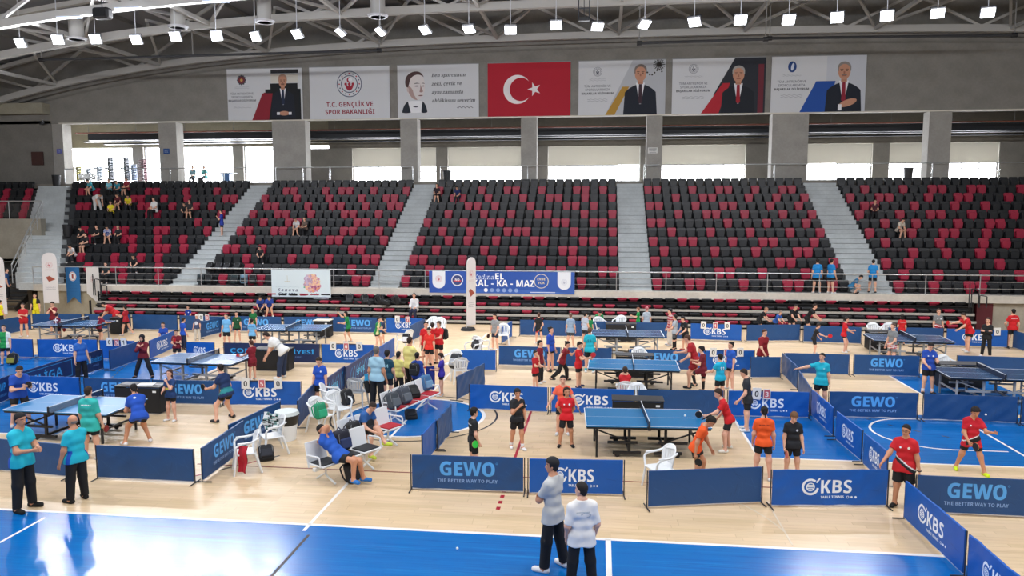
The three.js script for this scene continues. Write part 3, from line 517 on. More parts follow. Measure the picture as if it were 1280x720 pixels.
// wall fittings of the gallery
solo('fire_cabinet', merge([rbox(0.85, 0.9, 0.12, 0.02), box(0.22, 0.1, 0.02, -0.05, 0.22, 0.07)]), mat('#4a2f2a', 0.6), 'brown fire hose cabinet on the grey wall at top left', 'cabinet', null, [-38.36, 9.05, -48.1]);
{ const [x, y] = [-37.56, 11.45], t = thing('security_camera', 'small dark camera on a bracket on the grey wall at top left', 'camera', null, [x, y, -47.9]); part('body', rbox(0.22, 0.16, 0.34, 0.05), mat('#17181a', 0.5), t, [0, -0.1, 0.2]); part('arm', rod([-0.25, 0.15, -0.2], [0, 0, 0.1], 0.05, 6), lampBody, t); }
function smallSign(px, draw, label, c, w = 0.42, h = 0.34) { solo('sign', box(w, h, 0.03), [0, 0, 0, 0, 1, 0].map((v) => v ? new THREE.MeshStandardMaterial({ map: canvasTex(128, 96, draw), roughness: 0.6 }) : mat(c, 0.6)), label, 'sign', null, px); }
smallSign([-29, 9.46, -48.2], (g, w, h) => { g.fillStyle = '#174a8c'; g.fillRect(0, 0, w, h); scribble(g, 64, 34, 80, 20, '#d8e2f0', 2); }, 'small blue sign on the gallery column between the left windows', '#174a8c');
smallSign([-36.8, 9.53, -48.2], (g, w, h) => { g.fillStyle = '#5a5fb0'; g.fillRect(0, 0, w, h); scribble(g, 64, 34, 80, 20, '#d8e2f0', 2); }, 'small violet sign on the pinkish column left of the windows', '#5a5fb0', 0.34, 0.3);
smallSign([3.22, 9.22, -48.2], (g, w, h) => { g.fillStyle = '#dcdcd8'; g.fillRect(0, 0, w, h); g.fillStyle = '#55585c'; g.fillRect(14, 18, 100, 10); scribble(g, 64, 52, 90, 20, '#55585c', 2); }, 'small white sign on the gallery column under the poster with the gold stripe', '#dcdcd8', 0.6, 0.36);
// gallery furniture seen against the windows
function chairStack(px, col, n, label) { const [x] = px, t = thing('chair_stack', label, 'chairs', null, [x, 7.3, -52.6]);
  for (let i = 0; i < n; i++) part('stacked_chair', merge([rbox(0.44, 0.05, 0.44, 0.02, 1, 0, 0.42 + i * 0.13, 0), rbox(0.44, 0.1, 0.05, 0.02, 1, 0, 0.5 + i * 0.13, -0.2)]), mat(col[i % col.length], 0.5), t);
  part('frame', merge([-1, 1].flatMap((a) => [-1, 1].map((b) => rod([a * 0.2, 0, b * 0.2], [a * 0.19, 0.45 + n * 0.13, b * 0.19], 0.018, 5)))), mat('#3d3f44', 0.5), t); }
chairStack([-39.4, 8.66], ['#b0a33c', '#8d8433'], 8, 'low stack of yellow chairs at the left end of the gallery windows');
chairStack([-38.82, 8.66], ['#b8ad48', '#8d8433'], 8, 'second low stack of yellow chairs before the gallery window');
chairStack([-37.99, 8.53], ['#7c8894', '#8e99a5'], 7, 'grey blue stack of chairs right of the yellow stacks');
chairStack([-37.16, 8.53], ['#7c8894', '#8e99a5'], 8, 'pale chair stack beside the first tall dark stack');
chairStack([-36.24, 8.99], ['#4c5058', '#62666e'], 13, 'tall dark chair stack in the middle of the left window');
chairStack([-34.97, 8.98], ['#4c5058', '#62666e'], 13, 'tall dark chair stack at the right side of the left window');
chairStack([-34.4, 8.86], ['#9fb0c8', '#8fa0ba'], 9, 'pale blue chair stack leaning by the window pier');
chairStack([-33.58, 8.91], ['#6d4c52', '#7d5b60'], 12, 'tall reddish chair stack before the grey window pier');
{ const [x] = [-29.23, 8.25], t = thing('gallery_table', 'white table with seated people in front of the second gallery window', 'table', null, [x, 7.3, -51.5]); part('tabletop', rbox(1.7, 0.04, 0.8, 0.01, 1, 0, 0.74, 0), mat('#e9ebec', 0.5), t); for (const a of [-0.75, 0.75]) for (const b of [-0.33, 0.33]) part('leg', rod([a, 0, b], [a, 0.74, b], 0.025), lampDark, t); }
{ const [x] = [-26.45, 8.18], t = thing('gallery_desk', 'small blue desk by the window right of the seated people', 'desk', null, [x, 7.3, -51.5]); part('tabletop', rbox(1.2, 0.04, 0.6, 0.01, 1, 0, 0.84, 0), mat('#6e7f92', 0.5), t); part('panel', box(0.5, 0.82, 0.5, 0, 0.41, 0), mat('#2d5d92', 0.5), t); }
function bin(px, z, y, label, c = '#1a1c1f') { const t = thing('waste_bin', label, 'bin', null, [px[0], y, z]); part('bucket', new THREE.CylinderGeometry(0.27, 0.22, 0.7, 18).translate(0, 0.35, 0), mat(c, 0.6), t); part('rim', new THREE.TorusGeometry(0.27, 0.02, 6, 18).rotateX(Math.PI / 2).translate(0, 0.7, 0), mat('#26292c', 0.6), t); }
bin([-36.37, 7.55], -47.2, 7.15, 'black waste bin at the top of the left corner staircase');
bin([-31.37, 3.93], -41.4, 3.95, 'black waste bin on the corner staircase beside the far left block');
bin([-9.85, 7.6], -48.3, 7.35, 'black waste bin on the gallery left of the middle block');
bin([18.45, 7.74], -48.3, 7.35, 'black waste bin on the gallery behind the rightmost seats');
// ---------------------------------------------------------------- banners on the walkway rail and flags
function railBanner(name, label, cat, x0, x1, y0, y1, z, draw, w, h) { const t = thing(name, label, cat, null, [(x0 + x1) / 2, (y0 + y1) / 2, z]);
  const g = new THREE.BoxGeometry(x1 - x0, y1 - y0, 0.015, 24, 6, 1), p = g.attributes.position; for (let i = 0; i < p.count; i++) p.setZ(i, p.getZ(i) + 0.02 * Math.sin(p.getX(i) * 2.2 + p.getY(i)) * (1 - (p.getY(i) / (y1 - y0) + 0.5))); g.computeVertexNormals();
  part('fabric', g, [0, 0, 0, 0, 1, 0].map((v) => v ? new THREE.MeshStandardMaterial({ map: canvasTex(w, h, draw), roughness: 0.7 }) : mat('#c9cdd2', 0.8)), t);
  for (let i = 0; i < 5; i++) part('tie', rod([(x0 - x1) / 2 + (x1 - x0) * i / 4, (y1 - y0) / 2 - 0.03, 0], [(x0 - x1) / 2 + (x1 - x0) * i / 4, (y1 - y0) / 2 + 0.06, 0.02], 0.008, 4), mat('#dddddd', 0.6), t); }
railBanner('banner', 'pale blue white banner with a multicoloured splash drawing hung on the walkway rail', 'banner', -16.5, -13.4, 1.04, 2.52, ZS + 0.1, (g, w, h) => { g.fillStyle = '#dcebf0'; g.fillRect(0, 0, w, h); const cols = ['#c9b6cf', '#b79bb8', '#e8b8a0', '#efc9a0', '#cf8fa5', '#a9577a', '#e7a27c', '#f0d8b8'];
  for (let i = 0; i < 260; i++) { const a = rnd() * 6.28, r = Math.sqrt(rnd()), x = 0.69 + Math.cos(a) * r * 0.14, y = 0.46 + Math.sin(a) * r * 0.3 + (0.69 - x) * -0.2; g.fillStyle = cols[(Math.floor(rnd() * 3) + (x > 0.69 ? 2 : 0) + (y > 0.55 ? 2 : 0)) % 8]; g.beginPath(); g.arc(x * w, y * h, 8 + rnd() * 16, 0, 7); g.fill(); }
  g.fillStyle = '#3fae84'; g.beginPath(); g.arc(w * 0.555, h * 0.6, 13, 0, 7); g.fill(); g.strokeStyle = '#6a6f86'; g.lineWidth = 4; for (let i = 0; i < 3; i++) { g.beginPath(); g.moveTo(w * (0.68 + i * 0.04), h * 0.78); g.lineTo(w * (0.68 + i * 0.045), h * 0.88); g.stroke(); }
  g.strokeStyle = '#c4bda0'; g.lineWidth = 5; g.beginPath(); g.moveTo(w * 0.27, h * 0.2); g.lineTo(w * 0.27, h * 0.42); g.moveTo(w * 0.22, h * 0.4); g.lineTo(w * 0.32, h * 0.4); g.stroke(); scribble(g, w * 0.27, h * 0.6, w * 0.4, 12, '#7fa0aa', 1);
  g.fillStyle = '#2c3c66'; g.textAlign = 'center'; g.font = 'italic bold 70px serif'; g.fillText('S a n o v a', w * 0.27, h * 0.75); g.fillText('Ç ı n ı r ı', w * 0.25, h * 0.88); }, 1024, 490);
railBanner('banner', 'long blue banner reading EL KAL-KA-MAZ with round emblems on the walkway rail', 'banner', -8.35, -1.18, 1.44, 2.52, ZS + 0.1, (g, w, h) => { const gr = g.createLinearGradient(0, 0, w, 0); gr.addColorStop(0, '#2c56b0'); gr.addColorStop(0.5, '#2350a8'); gr.addColorStop(1, '#3a62b4'); g.fillStyle = gr; g.fillRect(0, 0, w, h);
  g.fillStyle = 'rgba(120,160,230,0.25)'; g.beginPath(); g.ellipse(w * 0.5, h * 1.1, w * 0.5, h * 0.3, 0, 0, 7); g.fill();
  for (const x of [0.068, 0.93]) { g.fillStyle = '#e8edf3'; g.beginPath(); g.moveTo(w * (x - 0.045), 0); g.lineTo(w * (x + 0.045), 0); g.lineTo(w * (x + 0.045), h * 0.55); g.arc(w * x, h * 0.5, w * 0.045, 0, Math.PI); g.fill(); } ministrySeal(g, w * 0.068, h * 0.36, 34, '#cf8a90', '#c04b58'); ministrySeal(g, w * 0.93, h * 0.46, 30, '#b9c0d2', '#a8b0c6');
  g.fillStyle = '#e8edf3'; g.beginPath(); g.arc(w * 0.197, h * 0.41, 62, 0, 7); g.fill(); g.fillStyle = '#35457f'; g.beginPath(); g.arc(w * 0.197, h * 0.41, 52, 0, 7); g.fill(); g.fillStyle = '#c5485a'; g.fillRect(w * 0.197 - 40, h * 0.41, 80, 18); lines(g, ['NO'], w * 0.197, h * 0.44, 20, 34, '#ffffff');
  g.fillStyle = '#dfe8f8'; g.font = 'italic 66px serif'; g.textAlign = 'left'; g.fillText('Kadına', w * 0.305, h * 0.36); lines(g, ['EL'], w * 0.455, h * 0.36, 10, 92, '#ffffff', 'left'); lines(g, ['KAL - KA - MAZ'], w * 0.3, h * 0.68, 10, 96, '#ffffff', 'left');
  for (let i = 0; i < 6; i++) { g.fillStyle = i ? 'rgba(210,225,245,0.55)' : '#f2f6fb'; g.beginPath(); g.arc(w * (0.395 + i * 0.042), h * 0.85, 21, 0, 7); g.fill(); } g.strokeStyle = '#e6d9b8'; g.lineWidth = 7; g.beginPath(); g.arc(w * 0.775, h * 0.42, 72, 0, 7); g.stroke(); lines(g, ['EVDE', 'YOK'], w * 0.775, h * 0.38, 40, 36, '#ecd9a8'); g.fillStyle = '#cfd9ee'; g.fillRect(w * 0.7, h * 0.91, w * 0.17, 9); }, 1536, 232);
function pennant(px, label, c, y0, y1, w, draw, fork) { const s = new THREE.Shape(), H = y1 - y0; s.moveTo(-w / 2, H / 2); s.lineTo(w / 2, H / 2); s.lineTo(w / 2, -H / 2); if (fork > 0) s.lineTo(0, -H / 2 + fork); s.lineTo(-w / 2, -H / 2 + (fork < 0 ? -fork : 0));
  const g = new THREE.ExtrudeGeometry(s, { depth: 0.012, bevelEnabled: false }), p = g.attributes.position, uv = g.attributes.uv; for (let i = 0; i < p.count; i++) uv.setXY(i, p.getX(i) / w + 0.5, p.getY(i) / H + 0.5);
  const t = thing('pennant', label, 'banner', null, [px[0], (y0 + y1) / 2, ZS + 0.12]); part('fabric', g, new THREE.MeshStandardMaterial({ map: canvasTex(256, 512, draw), roughness: 0.75 }), t); part('crossbar', rod([-w / 2, H / 2, 0], [w / 2, H / 2, 0], 0.02, 6), railMat, t); }
pennant([-27.36, 2.54], 'blue forked pennant with a white round emblem hung on the rail at left', 0, 0.62, 2.55, 0.78, (g, w, h) => { g.fillStyle = '#23669f'; g.fillRect(0, 0, w, h); g.fillStyle = '#e9ecee'; g.beginPath(); g.arc(128, 130, 66, 0, 7); g.fill(); g.strokeStyle = '#b34a3c'; g.lineWidth = 6; g.beginPath(); g.arc(128, 130, 56, 0, 7); g.stroke(); g.fillStyle = '#9c3f35'; g.fillRect(112, 95, 32, 70); for (let i = 0; i < 3; i++) scribble(g, 128, 260 + i * 40, 140, 14, '#174b7c', 1); }, 0.38);
pennant([-26.24, 2.55], 'white pennant with a cut corner hung on the rail beside the blue pennant', 0, 0.55, 2.55, 0.72, (g, w, h) => { g.fillStyle = '#dcd9d6'; g.fillRect(0, 0, w, h); ministrySeal(g, 128, 165, 46, '#c9a7a5', '#a94a55'); }, -0.62);
function featherFlag(x, z, y0, h, w, turn, label, draw) { const t = thing('feather_flag', label, 'flag', null, [x, 0, z], turn), s = new THREE.Shape(); s.moveTo(-w / 2, 0); s.lineTo(w / 2, 0); s.lineTo(w / 2, h - w * 0.5); s.quadraticCurveTo(w / 2, h, 0.05, h); s.quadraticCurveTo(-w / 2, h, -w / 2, h - w * 0.7);
  const g = new THREE.ExtrudeGeometry(s, { depth: 0.015, bevelEnabled: false, curveSegments: 8 }), p = g.attributes.position, uv = g.attributes.uv; for (let i = 0; i < p.count; i++) { uv.setXY(i, p.getX(i) / w + 0.5, p.getY(i) / h); p.setZ(i, p.getZ(i) + 0.03 * Math.sin(p.getY(i) * 3)); } g.computeVertexNormals(); g.translate(0, y0, 0);
  part('fabric', g, new THREE.MeshStandardMaterial({ map: canvasTex(256, 1024, draw), roughness: 0.7 }), t); part('pole', tubeOf([[-w / 2, 0, 0], [-w / 2, y0 + h * 0.8, 0], [-w / 2 + 0.05, y0 + h * 0.95, 0], [0, y0 + h, 0]], 0.015), railMat, t); part('base', new THREE.CylinderGeometry(0.3, 0.36, 0.12, 16).translate(-w / 2 + 0.1, 0.06, 0), mat('#1b1c1e', 0.7), t); }
const flagDraw = (g, w, h) => { g.fillStyle = '#e3e0e0'; g.fillRect(0, 0, w, h); ministrySeal(g, 128, 250, 60, '#d3a9a9', '#c4525f'); scribble(g, 128, 340, 150, 12, '#b98c8c', 2); g.fillStyle = '#a44f3c'; g.beginPath(); g.moveTo(60, 500); g.lineTo(120, 470); g.lineTo(220, 540); g.lineTo(110, 590); g.fill(); scribble(g, 128, 680, 170, 20, '#5a5d70', 3); };
featherFlag(-5.86, -33.97, 0.2, 3.15, 0.62, 1.02, 'tall white feather flag turned edge on in front of the bleacher', flagDraw);
featherFlag([-27.95, -0.13][0], -35.4, 0.75, 2.6, 0.82, 0.05, 'white rounded feather flag with red emblem in front of the left corner', flagDraw);
featherFlag([-29.92, 0.01][0], -34.2, 0.3, 2.95, 0.9, 0.1, 'white feather flag cut by the left edge of the picture', flagDraw);
// ---------------------------------------------------------------- court barriers
const NAVY = '#1a4a80', KBLUE = '#0557ae', LIGHT = '#57a9ee';
function kbsLogo(g, x, y, s) { g.strokeStyle = '#eef2f8'; g.lineWidth = s * 0.13; g.beginPath(); g.arc(x, y, s * 0.42, 0.15, 5.4); g.stroke(); g.lineWidth = s * 0.06; g.beginPath(); g.arc(x, y, s * 0.22, 0, 7); g.stroke(); for (let i = -1; i < 2; i++) { g.beginPath(); g.moveTo(x - s * 0.2, y + i * s * 0.1); g.lineTo(x + s * 0.2, y + i * s * 0.1); g.stroke(); } g.lineWidth = s * 0.1; g.beginPath(); g.moveTo(x + s * 0.32, y - s * 0.25); g.lineTo(x + s * 0.52, y - s * 0.5); g.stroke();
  lines(g, ['KBS'], x + s * 0.5, y + s * 0.36, 1, s * 1.05, '#eef2f8', 'left'); lines(g, ['TABLE TENNIS'], x + s * 0.58, y + s * 0.66, 1, s * 0.2, '#eef2f8', 'left'); for (let i = 0; i < 3; i++) { g.lineWidth = s * 0.03; g.beginPath(); g.arc(x + s * 2.15 + i * s * 0.22, y + s * 0.6, s * 0.065, 0, 7); if (i) { g.fillStyle = '#eef2f8'; g.fill(); } else g.stroke(); } }
const grime = (g, w, h) => { for (let i = 0; i < 26; i++) { g.strokeStyle = rnd() > 0.4 ? 'rgba(150,180,230,0.07)' : 'rgba(0,8,40,0.10)'; g.lineWidth = 1 + rnd() * 5; g.beginPath(); const x = rnd() * w, y = rnd() * h; g.moveTo(x, y); g.lineTo(x + (rnd() - 0.3) * 160, y + rnd() * 90); g.stroke(); } };
const prints = {
  gewo: [NAVY, (g, w, h) => { g.lineWidth = 4; g.strokeStyle = LIGHT; lines(g, ['GEWO'], w * 0.5, h * 0.58, 1, h * 0.56, LIGHT); g.strokeText('GEWO', w * 0.5, h * 0.58); lines(g, ['THE BETTER WAY TO PLAY'], w * 0.5, h * 0.79, 1, h * 0.145, '#86a8da'); g.strokeStyle = LIGHT; g.lineWidth = 2; g.beginPath(); g.arc(w * 0.765, h * 0.2, 6, 0, 7); g.stroke(); }],
  kbs: [KBLUE, (g, w, h) => kbsLogo(g, w * 0.33, h * 0.48, h * 0.5)],
  plain: [NAVY, () => {}],
  bright: [KBLUE, () => {}],
  city: ['#1c2c54', (g, w, h) => { lines(g, ['ÇORUM'], w * 0.26, h * 0.56, 1, h * 0.36, '#2f9de0'); lines(g, ['BELEDİYESİ'], w * 0.7, h * 0.56, 1, h * 0.3, '#2f9de0'); g.fillStyle = '#d8e6f2'; g.fillRect(w * 0.44, h * 0.25, 10, h * 0.32); g.fillRect(w * 0.46, h * 0.18, 16, h * 0.4); lines(g, ['SPOR KULÜBÜ'], w * 0.7, h * 0.78, 1, h * 0.12, '#5f7fae'); }],
  cyan: ['#14366f', (g, w, h) => { for (let i = 0; i < 9; i++) { g.strokeStyle = i % 2 ? '#3fb1e6' : '#2b86cf'; g.lineWidth = 12; g.beginPath(); g.moveTo(w * (0.1 + i * 0.1), h * 0.9); g.quadraticCurveTo(w * (0.12 + i * 0.1), h * 0.4, w * (0.2 + i * 0.1), h * 0.2); g.stroke(); } lines(g, ['SPOR'], w * 0.5, h * 0.72, 1, h * 0.4, '#58c3f0'); }],
  league: ['#1a3263', (g, w, h) => { g.strokeStyle = '#3aa3dc'; g.lineWidth = 6; g.strokeRect(w * 0.08, h * 0.12, w * 0.84, h * 0.78); lines(g, ['ULİGA'], w * 0.5, h * 0.74, 1, h * 0.56, '#37a5e2'); }],
  cup: ['#1a3263', (g, w, h) => { lines(g, ['CUP'], w * 0.74, h * 0.56, 1, h * 0.46, '#37a5e2'); lines(g, ['TECHNOLOGY'], w * 0.74, h * 0.8, 1, h * 0.15, '#4f8fc0'); }],
};
const coverMats = {};
function coverMat(k) { if (!coverMats[k]) { const [c, d] = prints[k], pl = new THREE.MeshStandardMaterial({ color: c, roughness: 0.5 }); const pr = new THREE.MeshStandardMaterial({ roughness: 0.5, map: canvasTex(768, 236, (g, w, h) => { g.fillStyle = c; g.fillRect(0, 0, w, h); d(g, w, h); grime(g, w, h); }) }); coverMats[k] = [pl, pl, pl, pl, pr, pr]; } return coverMats[k]; }
const coverGeos = [0, 1, 2, 3, 4].map((v) => { const g = new THREE.BoxGeometry(1, 0.66, 0.035, 28, 8, 1), p = g.attributes.position, A = [0.004, 0.007, 0.012, 0.022, 0.009][v];
  for (let i = 0; i < p.count; i++) { const x = p.getX(i), y = p.getY(i); p.setZ(i, p.getZ(i) + A * (Math.sin(x * 19 + v * 2 + y * 5) * 0.5 + (nz(x * 9 + v * 5 + 20, y * 7 + 20 + v) - 0.5) * 1.6 + Math.sin(x * 31 - y * 16 + v) * 0.3)); }
  g.computeVertexNormals(); return g.translate(0, 0.385, 0); });
const footGeo = merge([rod([0, 0.02, -0.2], [0, 0.02, 0.2], 0.012, 6), rod([0, 0.02, 0], [0, 0.72, 0], 0.012, 6)]);
const footMat = mat('#2a2d33', 0.5), hemMat = mat('#c9cbd2', 0.6);
const barriers = [];
function barrier(x0, z0, x1, z1, kind, label, wav) {
  const L = Math.hypot(x1 - x0, z1 - z0), t = thing('court_barrier', label, 'barrier', null, [(x0 + x1) / 2, 0, (z0 + z1) / 2], Math.atan2(-(z1 - z0), x1 - x0));
  const c = part('cover', coverGeos[wav ?? barriers.length % 3], coverMat(kind), t); c.scale.x = L - 0.07;
  const b = part('bottom_rail', box(1, 0.02, 0.02, 0, 0.045, 0), hemMat, t); b.scale.x = L - 0.07;
  part('foot', footGeo, footMat, t, [-L / 2 + 0.01, 0, 0]); part('foot', footGeo, footMat, t, [L / 2 - 0.01, 0, 0]);
  barriers.push(t); return t;
}
const B = barrier;
B(-13.01, -14.04, -10.75, -13.8, 'plain', 'plain navy barrier at the left edge behind the two turquoise officials', 1);
B(-10.15, -13.82, -8.01, -13.81, 'plain', 'plain navy barrier below the left white looking table');
B(-7.91, -13.87, -8.01, -15.91, 'gewo', 'angled navy barrier printed GEWO, nearer of the two beside the red jacket chair', 1);
B(-8.17, -15.5, -7.91, -17.68, 'gewo', 'angled navy barrier printed GEWO, farther of the two behind the waste bin');
B(-7.49, -17.73, -7.83, -19.79, 'plain', 'narrow looking plain navy barrier left of the boy standing in blue', 1);
B(-10.48, -19.63, -8.23, -19.84, 'kbs', 'blue barrier printed KBS and score cards behind the crouching player in navy');
B(-12.54, -19.59, -10.53, -19.62, 'gewo', 'navy barrier printed GEWO behind the standing umpire girl');
B(-14.61, -19.56, -12.58, -19.59, 'gewo', 'navy barrier printed GEWO behind the black scorer desk at left');
B(-16.95, -19.6, -14.74, -19.6, 'kbs', 'blue barrier printed KBS behind the left white looking table');
B(-16.61, -18.05, -16.97, -19.6, 'cup', 'dark barrier with light blue print at the left edge of the picture');
B(-16.96, -19.66, -17.13, -22.65, 'league', 'long dark angled barrier with framed light blue lettering at left');
B(-17.03, -22.59, -17.02, -23.83, 'city', 'dark angled barrier with city lettering behind the man in blue');
B(-16.61, -23.57, -16.74, -25.48, 'plain', 'plain navy angled barrier behind the boy in maroon tracksuit', 0);
B(-23.44, -25.41, -20.87, -25.35, 'bright', 'plain blue barrier behind the boy in green at the left edge');
B(-20.72, -25.37, -18.42, -25.55, 'kbs', 'blue barrier printed KBS in front of the far left table');
B(-18.31, -25.48, -16.91, -25.46, 'bright', 'short looking blue barrier carrying score cards at far left');
B(-16.39, -25.53, -16.81, -27.91, 'kbs', 'angled blue barrier beside the seated umpire in blue');
B(-14.95, -25.52, -13.82, -25.48, 'kbs', 'blue barrier piece behind the player in maroon at the left mid table', 0);
B(-13.51, -25.52, -9.9, -25.61, 'city', 'dark barrier with light blue city lettering behind the left mid table');
B(-9.87, -25.61, -7.92, -25.68, 'kbs', 'blue barrier printed KBS and score cards right of the city lettering');
B(-7.66, -19.86, -7.75, -22.05, 'cyan', 'dark angled barrier with cyan print next to the white chairs');
B(-7.65, -21.82, -7.7, -24.76, 'cyan', 'angled barrier with bright cyan print behind the man in light blue');
B(-7.62, -24.77, -7.63, -27.25, 'bright', 'blue angled barrier behind the group in yellow shirts', 1);
B(-26.02, -29.26, -26.01, -31.55, 'plain', 'dark angled barrier at far left behind the girl in red', 1);
B(-26.14, -31.81, -23.76, -31.95, 'plain', 'plain dark barrier behind the far left table');
B(-23.65, -31.96, -21.43, -32.08, 'plain', 'plain dark barrier behind the bending man in red');
B(-21.36, -32.09, -19.13, -32.08, 'plain', 'plain dark barrier left of the two boys in blue at the back');
B(-19.05, -32.09, -16.62, -31.84, 'plain', 'plain dark barrier behind the small child with white hat at the back');
B(-16.97, -30.08, -16.82, -31.95, 'gewo', 'angled navy barrier printed GEWO left of the girl in light blue');
B(-16.6, -32.11, -14.18, -32.13, 'gewo', 'navy barrier printed GEWO at the back behind the girls in light blue and green');
B(-14.11, -32.14, -12.04, -32.38, 'gewo', 'faded navy barrier printed GEWO behind the table at the back left');
B(-11.97, -32.39, -9.53, -32.41, 'gewo', 'navy barrier printed GEWO behind the player in green with raised arms');
B(-9.46, -32.42, -7.73, -32.37, 'kbs', 'blue barrier printed KBS under the cards 0 7 at the back');
B(-7.8, -30.23, -7.66, -32.37, 'plain', 'angled navy barrier behind the group in red shirts', 1);
B(-3.95, -30.25, -3.74, -32.09, 'bright', 'blue barrier seen nearly end on below the white chair at the back');
B(-3.46, -32.49, -1.15, -32.39, 'plain', 'plain navy barrier at the back behind the player in black');
B(-1.08, -32.4, 1.22, -32.43, 'plain', 'plain navy barrier at the back behind the boys in grey');
B(1.28, -32.32, 3.77, -32.26, 'plain', 'plain navy barrier at the back behind the third centre table');
B(3.85, -32.27, 5.98, -32.06, 'kbs', 'blue barrier printed KBS with score cards at the back right of centre');
B(6.14, -32.08, 8.43, -32.46, 'plain', 'plain navy barrier people in black lean on, left one', 4);
B(8.47, -32.24, 10.74, -31.96, 'plain', 'plain navy barrier behind the player in black with red racket');
B(11.78, -32.08, 13.97, -32.12, 'plain', 'plain dark barrier behind the far right table');
B(14, -32, 16.25, -31.76, 'kbs', 'blue barrier printed KBS behind the player in red at far right');
B(16.44, -31.78, 16.59, -29.71, 'plain', 'plain navy angled barrier at the right edge of the picture', 1);
B(-4.9, -25.01, -3.45, -25.11, 'bright', 'bright blue barrier between the white chairs and the middle GEWO barrier', 0);
B(-3.53, -26.03, -1.28, -25.97, 'gewo', 'navy barrier printed GEWO behind the group of players in maroon');
B(-1.22, -25.98, 0.5, -26.02, 'plain', 'plain navy barrier behind the boy in turquoise', 0);
B(1.02, -25.93, 3.31, -25.89, 'gewo', 'navy barrier printed GEWO behind the second centre table');
B(3.37, -25.9, 5.32, -26.13, 'kbs', 'blue barrier printed KBS with score cards behind the umpires in blue');
B(4.93, -24.94, 5.95, -25.06, 'plain', 'blue barrier piece right of the walking woman in maroon', 0);
B(-4.04, -20.89, -3.54, -22.91, 'plain', 'grey blue barrier turned sideways left of the middle court', 3);
B(-3.71, -15.26, -3.67, -16.48, 'bright', 'blue barrier turned sideways behind the boy with the green racket', 0);
B(-3.62, -16.36, -3.59, -17.86, 'plain', 'grey blue barrier seen end on over the blue circle', 3);
B(-3.53, -20.04, -1.32, -19.92, 'kbs', 'blue barrier printed KBS behind the boy in black at the centre');
B(-1.28, -19.92, 0.99, -19.91, 'kbs', 'blue barrier printed KBS behind the woman in red at the centre');
B(1.03, -19.92, 3.34, -20.09, 'plain', 'plain navy barrier behind the front centre table', 2);
B(3.41, -20.1, 5.55, -20.17, 'kbs', 'blue barrier printed KBS behind the boy in dark jersey');
B(6.14, -25.78, 6.06, -23.41, 'plain', 'plain navy barrier turned sideways left of the boy in turquoise', 2);
B(5.97, -22.94, 5.67, -20.46, 'plain', 'plain barrier seen end on under the hand of the boy in turquoise', 1);
B(5.68, -20.46, 5.68, -18.56, 'kbs', 'blue barrier printed KBS, farthest of three in the row running towards the boy in red');
B(5.66, -18.3, 5.73, -16.69, 'kbs', 'blue barrier printed KBS, middle of three in the row running towards the boy in red');
B(5.7, -16.51, 5.72, -15.21, 'kbs', 'blue barrier printed KBS, nearest of three in the row running towards the boy in red');
B(6.19, -25.79, 8.31, -25.75, 'plain', 'plain navy barrier with folds behind the boy in turquoise', 2);
B(8.42, -25.76, 10.52, -25.73, 'gewo', 'navy barrier printed GEWO left of the boy in blue at right');
B(11.76, -26.01, 13.99, -25.86, 'plain', 'plain navy barrier behind the right near table', 0);
B(6.05, -20.32, 8.35, -20.41, 'gewo', 'navy barrier printed GEWO in front of the right near table');
B(8.42, -20.33, 10.72, -20.26, 'plain', 'wrinkled plain navy barrier behind the boy in red with yellow shoes', 3);
B(10.78, -20.26, 12.92, -20.26, 'plain', 'plain navy barrier at the right edge behind the boy with yellow shoes', 2);
B(-3.63, -13.97, -1.38, -14.04, 'gewo', 'navy barrier printed GEWO in the front row, left of the man in grey');
B(-1.33, -14, 0.53, -14.12, 'kbs', 'blue barrier printed KBS in the front row behind the man in grey');
B(0.91, -13.56, 3.08, -14.05, 'plain', 'plain navy barrier in the front row below the girl in orange', 0);
B(3.18, -13.89, 5.35, -14.14, 'kbs', 'blue barrier printed KBS in the front row left of the boy in red');
B(5.72, -13.91, 7.79, -13.88, 'gewo', 'navy barrier printed GEWO in the front row at the right edge');
B(5.43, -13.61, 5.48, -11.46, 'kbs', 'blue barrier printed KBS running towards the camera at lower right');
B(5.47, -11.37, 5.48, -9.69, 'kbs', 'blue barrier cut by the lower right corner of the picture');
// ---------------------------------------------------------------- score cards
const cardMats = {};
function cardMat(txt, red) { return cardMats[txt + red] ??= new THREE.MeshStandardMaterial({ roughness: 0.6, map: canvasTex(96, 128, (g, w, h) => { g.fillStyle = '#e6e6e2'; g.fillRect(0, 0, w, h); if (red) { g.fillStyle = '#c4606a'; g.fillRect(10, 12, w - 20, h - 24); } lines(g, [txt], w / 2, h * 0.76, 1, 88, red ? '#f3e9e6' : '#2a2c2c'); }) }); }
const cardGeo = box(0.22, 0.31, 0.02, 0, 0.17, 0), smallCard = box(0.19, 0.27, 0.02, 0, 0.16, 0);
function scoreboard(x0, z0, x1, z1, txt, label) { const t = thing('score_cards', label, 'scoreboard', null, [(x0 + x1) / 2, 0.5, (z0 + z1) / 2 + 0.06], Math.atan2(-(z1 - z0), x1 - x0)), L = Math.hypot(x1 - x0, z1 - z0);
  part('bar', box(L + 0.2, 0.025, 0.02, 0, 0.235, -0.025), footMat, t);
  [...txt].forEach((c, i) => part('card', i === 1 ? smallCard : cardGeo, cardMat(c, i === 1), t, [(i / (txt.length - 1) - 0.5) * L, 0, 0], [0.06, 0, (i - 1) * 0.04])); }
scoreboard(-9.78, -19.68, -8.86, -19.78, '050', 'flip score cards showing 0 5 0 on the KBS barrier left of the white chairs');
scoreboard(-9.42, -25.66, -8.44, -25.66, '060', 'flip score cards showing 0 6 0 on a KBS barrier by the cyan printed barrier');
scoreboard(-8.9, -32.38, -8.43, -32.39, '07', 'flip score cards showing 0 7 on the KBS barrier at the back');
